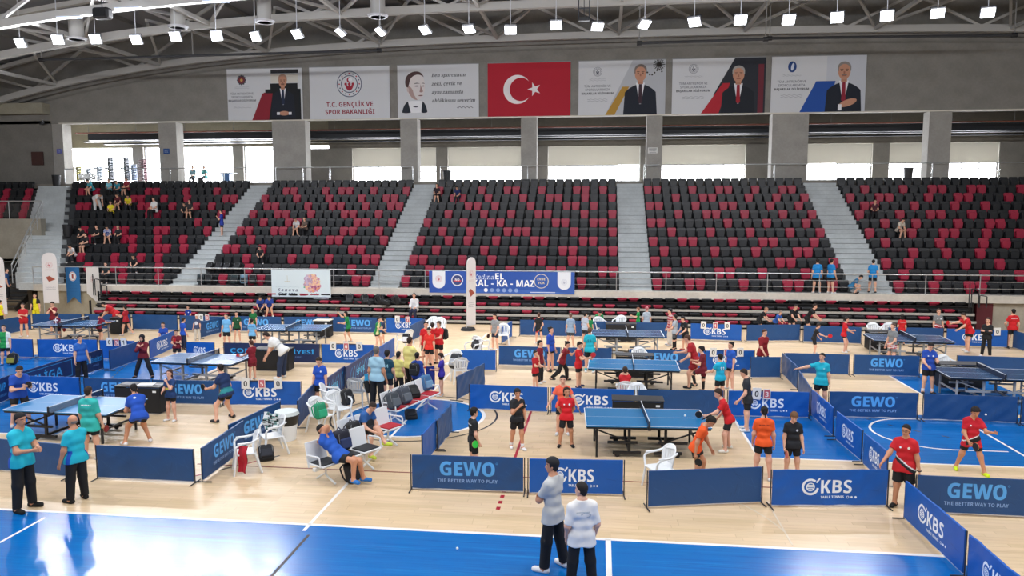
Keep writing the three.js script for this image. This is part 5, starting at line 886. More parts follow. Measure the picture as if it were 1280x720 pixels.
const HAIR = {
  short: (x, y, z) => { let d = ell(x, y, z, 0, 0.64, -0.06, 0.365, 0.415, 0.44); d = smin(d, ell(x, y, z, 0, 0.33, -0.15, 0.25, 0.27, 0.27), 0.1); d = Math.max(d, 0.13 - y + Math.max(0, z + 0.26) * 0.98, (z - 0.1) - Math.max(-0.13, (y - 0.66) * 1.6)); return d; },
  fringe: (x, y, z) => { let d = ell(x, y, z, 0, 0.65, -0.04, 0.385, 0.42, 0.46); d = smin(d, ell(x, y, z, 0, 0.33, -0.15, 0.25, 0.27, 0.27), 0.1); return Math.max(d, 0.12 - y + Math.max(0, z + 0.26) * 1.0, Math.min(z - 0.12, 0.68 - y)); },
  long: (x, y, z) => { let d = ell(x, y, z, 0, 0.64, -0.05, 0.385, 0.425, 0.455); d = Math.max(d, (z - 0.08) - Math.max(-0.1, (y - 0.7) * 1.3)); d = smin(d, Math.max(ell(x, y, z, 0, 0.18, -0.2, 0.36, 0.62, 0.24), z - 0.02), 0.08); return d; },
  pony: (x, y, z) => { let d = ell(x, y, z, 0, 0.64, -0.06, 0.36, 0.405, 0.435); d = smin(d, ell(x, y, z, 0, 0.33, -0.15, 0.25, 0.27, 0.27), 0.1); d = Math.max(d, 0.15 - y + Math.max(0, z + 0.26) * 1.0, (z - 0.1) - Math.max(-0.13, (y - 0.68) * 1.6)); const t = Math.min(1, Math.max(0, (0.78 - y) / 0.85)); return Math.min(d, Math.hypot(x, (z + 0.47 + t * 0.1)) - 0.11 * (1 - t * 0.55) + Math.max(0, y - 0.84) + Math.max(0, -0.08 - y)); },
  bun: (x, y, z) => { let d = ell(x, y, z, 0, 0.64, -0.06, 0.36, 0.405, 0.435); d = smin(d, ell(x, y, z, 0, 0.33, -0.15, 0.25, 0.27, 0.27), 0.1); d = Math.max(d, 0.15 - y + Math.max(0, z + 0.26) * 1.0, (z - 0.1) - Math.max(-0.13, (y - 0.68) * 1.6)); return smin(d, ell(x, y, z, 0, 0.8, -0.47, 0.16, 0.16, 0.14), 0.05); },
  bald: (x, y, z) => Math.max(ell(x, y, z, 0, 0.62, -0.06, 0.345, 0.4, 0.425), y - 0.56, 0.16 - y + Math.max(0, z + 0.26), z - 0.02),
  scarf: (x, y, z) => { let d = smin(ell(x, y, z, 0, 0.62, -0.06, 0.4, 0.45, 0.47), ell(x, y, z, 0, 0.05, -0.02, 0.36, 0.36, 0.36), 0.15); return Math.max(d, -ell(x, y, z, 0, 0.42, 0.5, 0.26, 0.36, 0.4)); },
  curls: (x, y, z) => { let d = ell(x, y, z, 0, 0.66, -0.05, 0.41, 0.44, 0.46); d = smin(d, ell(x, y, z, 0, 0.35, -0.17, 0.27, 0.27, 0.26), 0.1); d += 0.025 * Math.sin(x * 26) * Math.sin(y * 23) * Math.sin(z * 25); return Math.max(d, 0.14 - y + Math.max(0, z + 0.26) * 0.98, (z - 0.14) - Math.max(-0.15, (y - 0.68) * 1.5)); },
  curly: (x, y, z) => { let d = smin(ell(x, y, z, 0, 0.64, -0.08, 0.42, 0.44, 0.46), ell(x, y, z, 0, 0.25, -0.22, 0.4, 0.4, 0.3), 0.1); d += 0.03 * Math.sin(x * 24) * Math.sin(y * 21) * Math.sin(z * 23); return Math.max(d, (z - 0.1) - Math.max(-0.1, (y - 0.74) * 1.2)); },
};
const tint = (g, fn) => { const p = g.attributes.position, c = new Float32Array(p.count * 3); for (let i = 0; i < p.count; i++) c.set(fn ? fn(p.getX(i), p.getY(i), p.getZ(i)) : [1, 1, 1], i * 3); g.setAttribute('color', new THREE.BufferAttribute(c, 3)); return g; };
const headT = [0.034, 0.05].map((c) => tint(netMesh(headField, [-0.45, -0.1, -0.55], [0.45, 1.08, 0.55], c), headColor));
const hairT = {};
const hairGeo = (k, lod) => hairT[k + lod] ??= netMesh(HAIR[k], [-0.5, -0.5, -0.75], [0.5, 1.2, 0.6], lod ? 0.065 : 0.045);
// hand template, unit = hand length; wrist at 0, fingers to -y, palm faces +z, thumb towards +x (a right hand seen from its palm: mirrored for the other)
function handTemplate(curl, cell) {
  const cs = [], C = (a, b, r, r2) => cs.push(cap(V(...a), V(...b), r, r2 ?? r));
  for (const x of [-0.13, -0.04, 0.05, 0.14]) C([x * 0.55, -0.06, 0], [x, -0.45, 0], 0.085, 0.075);
  const len = [0.36, 0.44, 0.47, 0.42];
  [-0.17, -0.06, 0.055, 0.165].forEach((x, i) => { let p = V(x * 0.95, -0.46, 0), a = curl * 0.6; const L = len[i]; [0.44, 0.32, 0.26].forEach((f, j) => { const q = p.clone().add(V(x * 0.06, -Math.cos(a) * L * f, Math.sin(a) * L * f)); cs.push(cap(p, q, 0.05 - j * 0.004, 0.047 - j * 0.005)); p = q; a += curl; }); });
  let p = V(0.1, -0.14, 0.03), q = V(0.24, -0.3, 0.1); cs.push(cap(p, q, 0.07, 0.055)); p = q; q = V(0.27, -0.45, 0.14 + curl * 0.05); cs.push(cap(p, q, 0.053, 0.047)); cs.push(cap(q, V(0.24 - curl * 0.05, -0.56, 0.17 + curl * 0.06), 0.047, 0.04));
  const f = (x, y, z) => { let d = 9; for (let i = 0; i < cs.length; i++) d = smin(d, capD(cs[i], x, y, z), i < 4 ? 0.08 : 0.025); return d; };
  const [lo, hi] = bounds(cs, 0.06); return tint(netMesh(f, lo, hi, cell));
}
const handT = { relaxed: [handTemplate(0.32, 0.03), handTemplate(0.32, 0.042)], grip: [handTemplate(1.15, 0.03), handTemplate(1.15, 0.042)] };
const SK = { light: '#e0ac90', tan: '#c98e6c', pink: '#dba78f' };
const skinMats = {}; const skinMat = (c) => skinMats[c] ??= new THREE.MeshStandardMaterial({ color: c, roughness: 0.55, vertexColors: true });
const clothMats = {}; const clothMat = (c) => clothMats[c] ??= new THREE.MeshStandardMaterial({ color: c, roughness: 0.82 });
const patternMat = new THREE.MeshStandardMaterial({ color: '#ffffff', roughness: 0.8, vertexColors: true });
const rad = Math.PI / 180;
const POSES = {
  stand: { la: [4, 9, 12, 0], ra: [4, 9, 12, 0], ll: [2, 4, 3], rl: [2, 4, 3] },
  relaxed: { la: [8, 10, 24, 20], ra: [2, 11, 14, 10], ll: [6, 5, 6], rl: [-3, 5, 4], hd: 8 },
  ready: { lean: 28, la: [38, 16, 74, 25], ra: [42, 24, 66, 20], ll: [48, 18, 62], rl: [44, 16, 58], hd: -12 },
  lunge: { lean: 32, la: [35, 30, 40, 10], ra: [60, 30, 50, 20], ll: [52, 20, 48], rl: [8, 24, 34], hd: -10 },
  play: { lean: 12, la: [20, 18, 60, 20], ra: [40, 20, 70, 30], ll: [22, 10, 26], rl: [14, 12, 22], hd: 4 },
  walk: { lean: 4, la: [-18, 7, 18, 0], ra: [22, 8, 24, 0], ll: [24, 3, 8], rl: [-18, 3, 24], hd: 4 },
  crossed: { la: [30, 2, 96, 68], ra: [24, 2, 100, 74], ll: [3, 5, 3], rl: [1, 5, 3] },
  behind: { la: [-24, 12, 48, 60], ra: [-24, 12, 48, 60], ll: [3, 5, 3], rl: [2, 8, 4] },
  pocket: { la: [-6, 12, 34, 22], ra: [-4, 12, 34, 22], ll: [3, 5, 3], rl: [1, 6, 3] },
  talk: { la: [22, 8, 78, 30], ra: [26, 8, 74, 20], ll: [2, 4, 3], rl: [2, 5, 3] },
  faceHands: { la: [48, 6, 128, 40], ra: [48, 6, 128, 40], ll: [2, 4, 3], rl: [2, 4, 3], hd: 10 },
  serve: { lean: 18, la: [60, 10, 55, 10], ra: [34, 14, 70, 10], ll: [20, 10, 26], rl: [12, 10, 22], hd: 12 },
  sit: { lean: 6, la: [26, 8, 62, 20], ra: [26, 8, 62, 20], ll: [82, 8, 84], rl: [82, 8, 84], anchor: 'pelvis' },
  sitLean: { lean: 30, la: [40, 8, 60, 20], ra: [44, 8, 56, 20], ll: [86, 10, 92], rl: [80, 12, 84], hd: 8, anchor: 'pelvis' },
  recline: { lean: -48, la: [140, 30, 130, 30], ra: [140, 30, 130, 30], ll: [78, 12, 72], rl: [88, 6, 88], hd: 28, anchor: 'pelvis' },
  bend: { lean: 62, la: [78, 10, 22, 0], ra: [72, 10, 30, 0], ll: [26, 6, 12], rl: [18, 6, 10], hd: -20 },
  leanRail: { lean: 34, la: [62, 12, 30, 10], ra: [62, 12, 30, 10], ll: [14, 5, 8], rl: [12, 5, 8], hd: -10 },
  raise: { lean: -6, la: [40, 20, 70, 10], ra: [125, 14, 40, 0], ll: [14, 8, 16], rl: [-4, 8, 14] },
  armLeft: { la: [4, 9, 10, 0], ra: [22, 62, 12, -30], ll: [3, 5, 3], rl: [2, 5, 3] },
  kneel: { lean: 20, la: [30, 8, 60, 20], ra: [30, 8, 60, 20], ll: [100, 10, 125], rl: [96, 12, 128], hd: 10 },
  kick: { lean: 6, la: [20, 14, 90, 30], ra: [40, 16, 80, 30], ll: [62, 4, 78], rl: [2, 4, 3], hd: 6 },
};
const personTo = (x, z, H, face, label, o) => person(x, z, H, face, label, { ...o, fit: 1 });
function person(x, z, H, face, label, o) {
  const far = Math.hypot(x, z) > 19, cellB = far ? 0.027 : 0.019, ps = { ...POSES[o.pose ?? 'stand'], ...(o.adj ?? {}) };
  const s = H * (1 + ((ps.lean ?? 0) ** 2) * 0), hh = H * (o.big ?? (H < 1.5 ? 0.15 : 0.136)), w = o.wide ?? 1;
  const Rz = (a) => new THREE.Matrix4().makeRotationZ(a), Rx = (a) => new THREE.Matrix4().makeRotationX(a), Ry = (a) => new THREE.Matrix4().makeRotationY(a);
  const dir = (m, v) => v.clone().transformDirection(m);
  const P = V(0, 0, 0), lean = (ps.lean ?? 0) * rad, T = Ry((ps.twist ?? 0) * rad).multiply(Rx(lean)), up = dir(T, V(0, 1, 0)), rt = dir(T, V(1, 0, 0)), fw = dir(T, V(0, 0, 1));
  const on = (a, b, c) => P.clone().addScaledVector(rt, a * s * w).addScaledVector(up, b * s).addScaledVector(fw, c * s);
  const neck = on(0, 0.305, 0), body = [], shirt = [], lower = [];
  const bulk = (o.bulk ?? 1) * (H < 1.6 ? 0.9 : 0.95);
  body.push(cap(on(-0.032, 0, 0), on(0.032, 0, 0), 0.063 * s * bulk, 0.063 * s * bulk), cap(on(-0.022, 0.1, 0.004), on(0.022, 0.1, 0.004), 0.055 * s * bulk, 0.055 * s * bulk), cap(on(-0.042, 0.2, 0), on(0.042, 0.2, 0), 0.06 * s * bulk, 0.06 * s * bulk), cap(on(-0.074, 0.262, -0.004), on(0.074, 0.262, -0.004), 0.036 * s, 0.036 * s), cap(on(-0.07, 0.266, -0.006), on(-0.012, 0.318, -0.006), 0.03 * s, 0.028 * s), cap(on(0.07, 0.266, -0.006), on(0.012, 0.318, -0.006), 0.03 * s, 0.028 * s), cap(on(0, 0.26, 0), on(0, 0.36, 0.012), 0.033 * s, 0.029 * s));
  const joints = {};
  for (const sd of [1, -1]) {
    const a = sd > 0 ? ps.la : ps.ra, l = sd > 0 ? ps.ll : ps.rl, k = sd > 0 ? 'L' : 'R';
    const sh = on(sd * 0.093, 0.262, -0.004), MA = T.clone().multiply(Rz(sd * a[1] * rad)).multiply(Rx(-a[0] * rad)).multiply(Ry(-sd * a[3] * rad)), ud = dir(MA, V(0, -1, 0)), MF = MA.clone().multiply(Rx(-a[2] * rad)), fd = dir(MF, V(0, -1, 0));
    const el = sh.clone().addScaledVector(ud, 0.172 * s), wr = el.clone().addScaledVector(fd, 0.145 * s);
    const ML = Ry((ps.legYaw ?? 0) * rad).multiply(Rz(sd * l[1] * rad)).multiply(Rx(-l[0] * rad)), td = dir(ML, V(0, -1, 0)), MS = ML.clone().multiply(Rx(l[2] * rad)), sd2 = dir(MS, V(0, -1, 0));
    const hp = P.clone().add(V(sd * 0.052 * s * w, -0.01 * s, 0)), kn = hp.clone().addScaledVector(td, 0.245 * s), an = kn.clone().addScaledVector(sd2, 0.238 * s);
    joints[k] = { sh, el, wr, hp, kn, an, ud, fd, td, sd2, MF, toe: V(Math.sin(sd * 0.22), 0, Math.cos(0.22)) };
  }
  const low = Math.min(joints.L.an.y, joints.R.an.y) - 0.04 * s, shift = V(0, -low, 0);
  const mid = joints.L.an.clone().add(joints.R.an).multiplyScalar(0.5); if (ps.anchor !== 'pelvis') { shift.x = -mid.x; shift.z = -mid.z; }
  if (o.fit) { // stature such that the posed figure stands as tall as measured
    const hm = T.clone().multiply(Ry((ps.hy ?? 0) * rad)).multiply(Rx((ps.hd ?? 0) * rad)), top = neck.y + up.y * 0.045 * s + dir(hm, V(0, 1, 0)).y * hh * 0.98 - low, q = Math.min(1.3, Math.max(0.94, H / top));
    return person(x, z, H * q, face, label, { ...o, fit: 0 });
  }
  const flatC = (p, n) => [p, n];
  for (const k of ['L', 'R']) {
    const j = joints[k];
    body.push(cap(j.sh, j.el, 0.031 * s * bulk, 0.025 * s), cap(j.el, j.wr, 0.026 * s, 0.018 * s), cap(j.hp, j.kn, 0.05 * s * bulk, 0.035 * s), cap(j.kn, j.an, 0.038 * s, 0.024 * s), cap(j.an.clone().add(V(0, -0.012 * s, 0)), j.an.clone().addScaledVector(j.toe, 0.085 * s).add(V(0, -0.022 * s, 0)), 0.024 * s, 0.018 * s));
    const sl = o.sleeve ?? 0.62, end = j.sh.clone().addScaledVector(j.ud, 0.172 * s * Math.min(1, sl));
    if (sl > 0) { shirt.push(cap(j.sh, sl > 1 ? j.el : end, 0.038 * s * bulk, (sl > 1 ? 0.035 : 0.04) * s, sl > 1 ? null : [flatC(end, j.ud)])); if (sl > 1) { const e2 = j.el.clone().addScaledVector(j.fd, 0.14 * s); shirt.push(cap(j.el, e2, 0.037 * s, 0.028 * s, [flatC(e2, j.fd)])); } }
  }
  const hem = -(o.hem ?? 0.055) * s, hemP = P.clone().addScaledVector(up, hem), dn = up.clone().negate(), col = [flatC(on(0, 0.322, 0), up)], inf = 0.011 * s;
  const hc = [flatC(hemP, dn)];
  shirt.unshift(cap(on(-0.034, 0.0, 0), on(0.034, 0.0, 0), 0.07 * s * bulk + inf, 0.07 * s * bulk + inf, hc), cap(on(-0.038, hem / s, 0), on(0.038, hem / s, 0), 0.072 * s * bulk + inf, 0.072 * s * bulk + inf, hc), cap(on(-0.028, 0.1, 0.002), on(0.028, 0.1, 0.002), 0.06 * s * bulk + inf, 0.06 * s * bulk + inf), cap(on(-0.042, 0.2, 0), on(0.042, 0.2, 0), 0.061 * s * bulk + inf, 0.061 * s * bulk + inf, col), cap(on(-0.07, 0.26, -0.004), on(0.07, 0.26, -0.004), 0.036 * s + inf, 0.036 * s + inf, col), cap(on(-0.066, 0.264, -0.006), on(-0.01, 0.314, -0.006), 0.03 * s + inf, 0.028 * s + inf, col), cap(on(0.066, 0.264, -0.006), on(0.01, 0.314, -0.006), 0.03 * s + inf, 0.028 * s + inf, col));
  if (-hem > 0.05 * s) for (const k of ['L', 'R']) { const j = joints[k]; shirt.push(cap(j.hp, j.hp.clone().addScaledVector(j.td, -hem), 0.055 * s * bulk + inf, 0.058 * s * bulk + inf, hc)); }
  const legs = o.legs ?? 'shorts', topC = [flatC(P.clone().addScaledVector(up, 0.07 * s), up)];
  lower.push(cap(on(-0.034, 0, 0), on(0.034, 0, 0), 0.065 * s * bulk + inf * 0.8, 0.065 * s * bulk + inf * 0.8, topC));
  for (const k of ['L', 'R']) { const j = joints[k];
    if (legs === 'shorts' || legs === 'skirt') { const f = o.legLen ?? 0.7, e = j.hp.clone().addScaledVector(j.td, 0.245 * s * f); lower.push(cap(j.hp, e, 0.055 * s * bulk + inf * 0.6, (legs === 'skirt' ? 0.064 : 0.053) * s * bulk + inf * 0.5, [flatC(e, j.td)])); if (o.under) { const e2 = j.an.clone(); } }
    else { const e = j.an.clone().addScaledVector(j.sd2, -0.005 * s), t = o.slim ? 0.6 : 1; lower.push(cap(j.hp, j.kn, 0.052 * s * bulk + inf * 0.6, 0.04 * s + inf * t), cap(j.kn, e, 0.04 * s + inf * t, 0.031 * s + inf * t * (o.flare ?? 1), [flatC(e, j.sd2)])); } }
  const root = thing('person', label, 'person', o.group, [x, o.y ?? 0, z], face * rad), inner = (g) => g.translate(shift.x, shift.y, shift.z);
  // body with head and hands
  const fb = bodyField(body, 0.035 * s), [lo, hi] = bounds(body, cellB * 1.6), geos = [tint(netMesh(fb, lo, hi, cellB))];
  const HM = T.clone().multiply(Ry((ps.hy ?? 0) * rad)).multiply(Rx((ps.hd ?? 0) * rad)); const hb = neck.clone().addScaledVector(up, 0.045 * s - 0.01).addScaledVector(dir(HM, V(0, 0, 1)), 0.012 * s).addScaledVector(dir(HM, V(0, 1, 0)), 0);
  const headM = new THREE.Matrix4().makeTranslation(hb.x + 0, hb.y, hb.z).multiply(HM).multiply(new THREE.Matrix4().makeScale(hh, hh, hh));
  geos.push(headT[far ? 1 : 0].clone().applyMatrix4(headM));
  for (const k of ['L', 'R']) { const j = joints[k], sd = k === 'L' ? 1 : -1, hl = 0.1 * s * 1.02, y = j.fd.clone().negate(), nrm = dir(j.MF, V(-sd, 0, 0.25)).addScaledVector(y, 0); nrm.addScaledVector(y, -nrm.dot(y)).normalize(); const xx = new THREE.Vector3().crossVectors(y, nrm); const grip = (o.racket && o.racket[0] === k) || (o.grip && o.grip.includes(k));
    const flip = xx.dot(dir(j.MF, V(0, 0, 1))) < 0 ? -1 : 1, g = handT[grip ? 'grip' : 'relaxed'][far ? 1 : 0].clone(); g.applyMatrix4(new THREE.Matrix4().makeBasis(xx.clone().multiplyScalar(flip), y, nrm).scale(V(hl, hl, hl)).setPosition(j.wr)); if (flip < 0) { const ix = g.index.array; for (let i = 0; i < ix.length; i += 3) { const t = ix[i]; ix[i] = ix[i + 1]; ix[i + 1] = t; } } geos.push(g); j.palm = j.wr.clone().addScaledVector(j.fd, hl * 0.45).addScaledVector(nrm, hl * 0.14); j.nrm = nrm; }
  const skin = mergeGeometries(geos.map((g) => { for (const k of Object.keys(g.attributes)) if (!['position', 'normal', 'color'].includes(k)) g.deleteAttribute(k); return g; }));
  part('body', inner(skin), skinMat(o.skin ?? SK.light), root);
  const cellC = far ? 0.027 : o.pattern ? 0.012 : 0.018, mk = (caps, k) => { const f = bodyField(caps, k), [a, b] = bounds(caps, cellC * 1.6); return [netMesh(f, a, b, cellC), f]; };
  const fold = (k, amp, f0) => (x, y, z) => f0(x, y, z) + amp * s * (Math.sin(24 * y / s + 14 * x / s + 2.4 * Math.sin(17 * x / s + k)) * Math.sin(15 * z / s + 19 * x / s - 9 * y / s + k) + 0.6 * Math.sin(41 * x / s - 20 * y / s + 3 * Math.sin(12 * y / s - k)));
  const sb = bodyField(shirt, 0.03 * s), sf = fold(x * 3.1, 0.003, sb), sbb = bounds(shirt, cellC * 1.6), sg = netMesh(sf, sbb[0], sbb[1], cellC);
  if (o.pattern) { const c = (q) => { const k = new THREE.Color(q); return [k.r, k.g, k.b]; }; const iT = T.clone().invert(), v = V(0, 0, 0); tint(sg, (a, b, d) => { v.set(a, b, d).applyMatrix4(iT); return c(o.pattern(v.x / s, v.y / s, v.z / s) ?? o.shirt); }); part('shirt', inner(sg), patternMat, root); }
  else part('shirt', inner(sg), clothMat(o.shirt), root);
  const [lg] = mk(lower, 0.02 * s); part(legs, inner(lg), clothMat(o.low ?? '#15161a'), root);
  if (o.under) { const uc = []; for (const k of ['L', 'R']) { const j = joints[k]; uc.push(cap(j.hp, j.kn, 0.057 * s, 0.041 * s), cap(j.kn, j.an, 0.041 * s, 0.028 * s)); } const [ug] = mk(uc, 0.01 * s); part('leggings', inner(ug), clothMat(o.under), root); }
  for (const k of ['L', 'R']) { const j = joints[k], a = j.an.clone().add(V(0, -0.016 * s, 0)).addScaledVector(j.toe, -0.02 * s), b = j.an.clone().addScaledVector(j.toe, 0.09 * s).add(V(0, -0.02 * s, 0)), base = V(0, low + 0.002, 0), cs = [cap(a, b, 0.031 * s, 0.026 * s)]; if (Math.abs(j.an.y - 0.04 * s - low) < 0.1 * s) cs[0].clips = [flatC(V(0, j.an.y - 0.04 * s, 0), V(0, -1, 0))]; const [g] = mk(cs, 0.01); part('shoe', inner(g), clothMat(o.shoes ?? '#e4e4e4'), root);
    if (o.socks) { const e = j.an.clone().addScaledVector(j.sd2, -0.07 * s), [q] = mk([cap(j.an, e, 0.03 * s, 0.032 * s, [flatC(e, j.sd2.clone().negate())])], 0.01); part('sock', inner(q), clothMat(o.socks), root); } }
  if (o.hair) { const hm = part('hair', hairGeo(o.hair[0], far ? 1 : 0), clothMat(o.hair[1]), root); if (o.hair[0] === 'scarf') hm.name = 'headscarf'; if (o.cap) hm.name = 'cap'; hm.applyMatrix4(new THREE.Matrix4().makeTranslation(shift.x, shift.y, shift.z).multiply(headM)); }
  if (o.glasses) { const g = part('glasses', merge([-1, 1].map((q) => new THREE.TorusGeometry(0.085, 0.012, 6, 18).translate(q * 0.13, 0.49, 0.4)).concat([rod([-0.05, 0.5, 0.41], [0.05, 0.5, 0.41], 0.012, 5), rod([0.21, 0.5, 0.38], [0.34, 0.47, -0.05], 0.012, 5), rod([-0.21, 0.5, 0.38], [-0.34, 0.47, -0.05], 0.012, 5)])), mat('#1a1a1c', 0.4), root); g.applyMatrix4(new THREE.Matrix4().makeTranslation(shift.x, shift.y, shift.z).multiply(headM)); }
  // flat prints that follow the shirt: numbers, badges, lettering
  for (const [side, u, v, w2, h2, draw, nm] of o.prints ?? []) {
    const g = new THREE.PlaneGeometry(w2, h2, 8, 8), p = g.attributes.position;
    for (let i = 0; i < p.count; i++) { const q = on(u / 1 + p.getX(i) / s, v + p.getY(i) / s, side * 0.2), st = fw.clone().multiplyScalar(-side * 0.004); let n = 0; while (sf(q.x, q.y, q.z) > 0.006 && n++ < 90) q.add(st); p.setXYZ(i, q.x, q.y, q.z); }
    if (side < 0) { const uv = g.attributes.uv; for (let i = 0; i < uv.count; i++) uv.setX(i, 1 - uv.getX(i)); const ix = g.index.array; for (let i = 0; i < ix.length; i += 3) { const t = ix[i]; ix[i] = ix[i + 1]; ix[i + 1] = t; } }
    g.computeVertexNormals(); part(nm, inner(g), draw, root);
  }
  root.updateMatrixWorld(true);
  const wp = (p) => root.localToWorld(p.clone().add(shift));
  if (o.racket) { const [k, color, rl] = o.racket, j = joints[k], d = o.racketDir ? V(...o.racketDir).normalize() : dir(j.MF, V(0, -0.8, 0.6)).normalize(); racket(wp(j.palm), d.applyQuaternion(root.quaternion), j.nrm.clone().applyQuaternion(root.quaternion), color, rl); }
  if (o.pack) { const [c1, c2, l] = o.pack, q = wp(on(0, 0.02, -0.16)), b = bag(q.x, q.y, q.z, face + 180, c1, c2, l, -lean * 1, s / 1.75); }
  if (o.holds) o.holds(wp, joints, s, root);
  root.userData.joints = undefined; return root;
}
function racket(p, d, n, color, label) {
  const t = thing('tennis_racket', label, 'racket', null, [p.x, p.y, p.z]); const y = d.clone().normalize(), z = n.clone().addScaledVector(y, -n.dot(y)).normalize(), x = new THREE.Vector3().crossVectors(y, z);
  t.quaternion.setFromRotationMatrix(new THREE.Matrix4().makeBasis(x, y, z));
  part('handle', rbox(0.03, 0.11, 0.022, 0.008, 1, 0, 0, 0), mat('#b58a55', 0.6), t); const disc = (r, h, o) => new THREE.CylinderGeometry(r, r, h, 22).rotateX(Math.PI / 2).scale(1, 1.05, 1).translate(0, 0.125, o);
  part('blade', disc(0.078, 0.008, 0), mat('#c29a63', 0.6), t); part('rubber', disc(0.076, 0.003, 0.0055), mat(color, 0.45), t); part('rubber', disc(0.076, 0.003, -0.0055), mat(color === '#141517' ? '#141517' : color, 0.45), t);
}
const printCache = {};
function textPrint(txt, col, font = 'bold 90px sans-serif', w = 128, h = 128) { return printCache[txt + col + font] ??= new THREE.MeshStandardMaterial({ map: canvasTex(w, h, (g) => { g.clearRect(0, 0, w, h); g.fillStyle = col; g.textAlign = 'center'; g.font = font; txt.split('|').forEach((t, i, a) => g.fillText(t, w / 2, h * (a.length > 1 ? 0.42 + i * 0.42 : 0.74))); }), transparent: true, roughness: 0.8, side: THREE.DoubleSide }); }
function shapePrint(key, draw, w = 64, h = 64) { return printCache[key] ??= new THREE.MeshStandardMaterial({ map: canvasTex(w, h, (g) => { g.clearRect(0, 0, w, h); draw(g, w, h); }), transparent: true, roughness: 0.8, side: THREE.DoubleSide }); }
const dotPrint = (c) => shapePrint('dot' + c, (g, w, h) => { g.fillStyle = c; g.beginPath(); g.arc(w / 2, h / 2, w * 0.46, 0, 7); g.fill(); });
// ---------------------------------------------------------------- people on the courts
const C = { red: '#c4161f', dred: '#a5121f', maroon: '#74122a', royal: '#1a4ab6', turq: '#16b3c9', teal: '#31b7ae', sky: '#79b6e4', green: '#0f7d3d', dgreen: '#0d4a2b', orange: '#ee5a1e', black: '#15161a', char: '#2b2e35', grey: '#8f9498', pgrey: '#b9c2ca', white: '#e6e8ea', yellow: '#e6dd83', purple: '#36289a', navy: '#1a2140', jeans: '#22304c' };
const hD = '#17120f', hB = '#2e2018', hG = '#6b655e', hL = '#6a4a2e';
const numPrint = (t, c = '#f2f2f0') => [-1, 0, 0.19, 0.2, 0.2, textPrint(t, c), 'back_number'];
const letterPrint = (c = '#f2f2f0') => [-1, 0, 0.24, 0.24, 0.07, shapePrint('letter' + c, (g, w, h) => { g.fillStyle = c; for (let i = 0; i < 6; i++) g.fillRect(4 + i * 10, 22, 7, 22); }), 'back_lettering'];
const badge = (c = '#e9edf2') => [1, 0.045, 0.215, 0.05, 0.05, dotPrint(c), 'chest_badge'];
const badgeR = (c = '#e9edf2') => [1, -0.045, 0.215, 0.04, 0.035, dotPrint(c), 'chest_badge'];
// officials and the two men in front
const officialShirt = (x, y, z) => Math.abs(x) > 0.05 && z < -0.015 && z > -0.06 && y < 0.09 ? '#1c4fb0' : null;
personTo(-10.42, -12.2, 1.82, 82, 'man in turquoise polo and black trousers gesturing to a bald man, at the left edge', { shirt: '#18b4c8', pattern: officialShirt, legs: 'trousers', low: '#101114', pose: 'talk', adj: { hd: 6 }, hair: ['short', hD], shoes: '#0c0c0d', bulk: 1.04, skin: SK.tan });
personTo(-9.74, -12.7, 1.66, -112, 'bald man in turquoise polo seen from behind, raising his left hand while talking', { shirt: '#18b4c8', pattern: officialShirt, legs: 'trousers', low: '#101114', adj: { la: [4, 12, 10, 0], ra: [56, 20, 42, -20], hd: 4, hy: 18 }, hair: ['bald', '#8a7f76'], shoes: '#0c0c0d', bulk: 1.12, skin: SK.tan });
personTo(-0.63, -11, 1.76, -118, 'slim man in grey t-shirt and black cap with crossed arms, seen from behind', { shirt: '#bcbdbb', legs: 'trousers', low: '#101014', pose: 'crossed', adj: { hy: 24, ll: [4, 6, 2], rl: [-6, 5, 3] }, hair: ['fringe', '#17181b'], cap: 1, shoes: '#e9e9ea', hem: 0.085, sleeve: 0.75, bulk: 0.94, skin: SK.tan, flare: 1.25 });
personTo(-0.2, -10.41, 1.62, -165, 'man in loose white t-shirt with hands in pockets, standing beside the man in grey', { shirt: '#ebe8e3', legs: 'trousers', low: '#0f0f12', pose: 'pocket', adj: { hy: 48 }, hair: ['short', '#1c1511'], shoes: '#e2e2e2', hem: 0.09, sleeve: 0.95, bulk: 1.06, wide: 1.08, skin: SK.light, prints: [[-1, 0, 0.2, 0.28, 0.16, shapePrint('swirl', (g, w, h) => { g.strokeStyle = '#c3ccd4'; g.lineWidth = 4; g.beginPath(); g.arc(w * 0.6, h * 0.5, 14, 3.4, 7.6); g.stroke(); g.fillStyle = '#c3ccd4'; g.fillRect(10, 12, 40, 4); }), 'back_print']] });
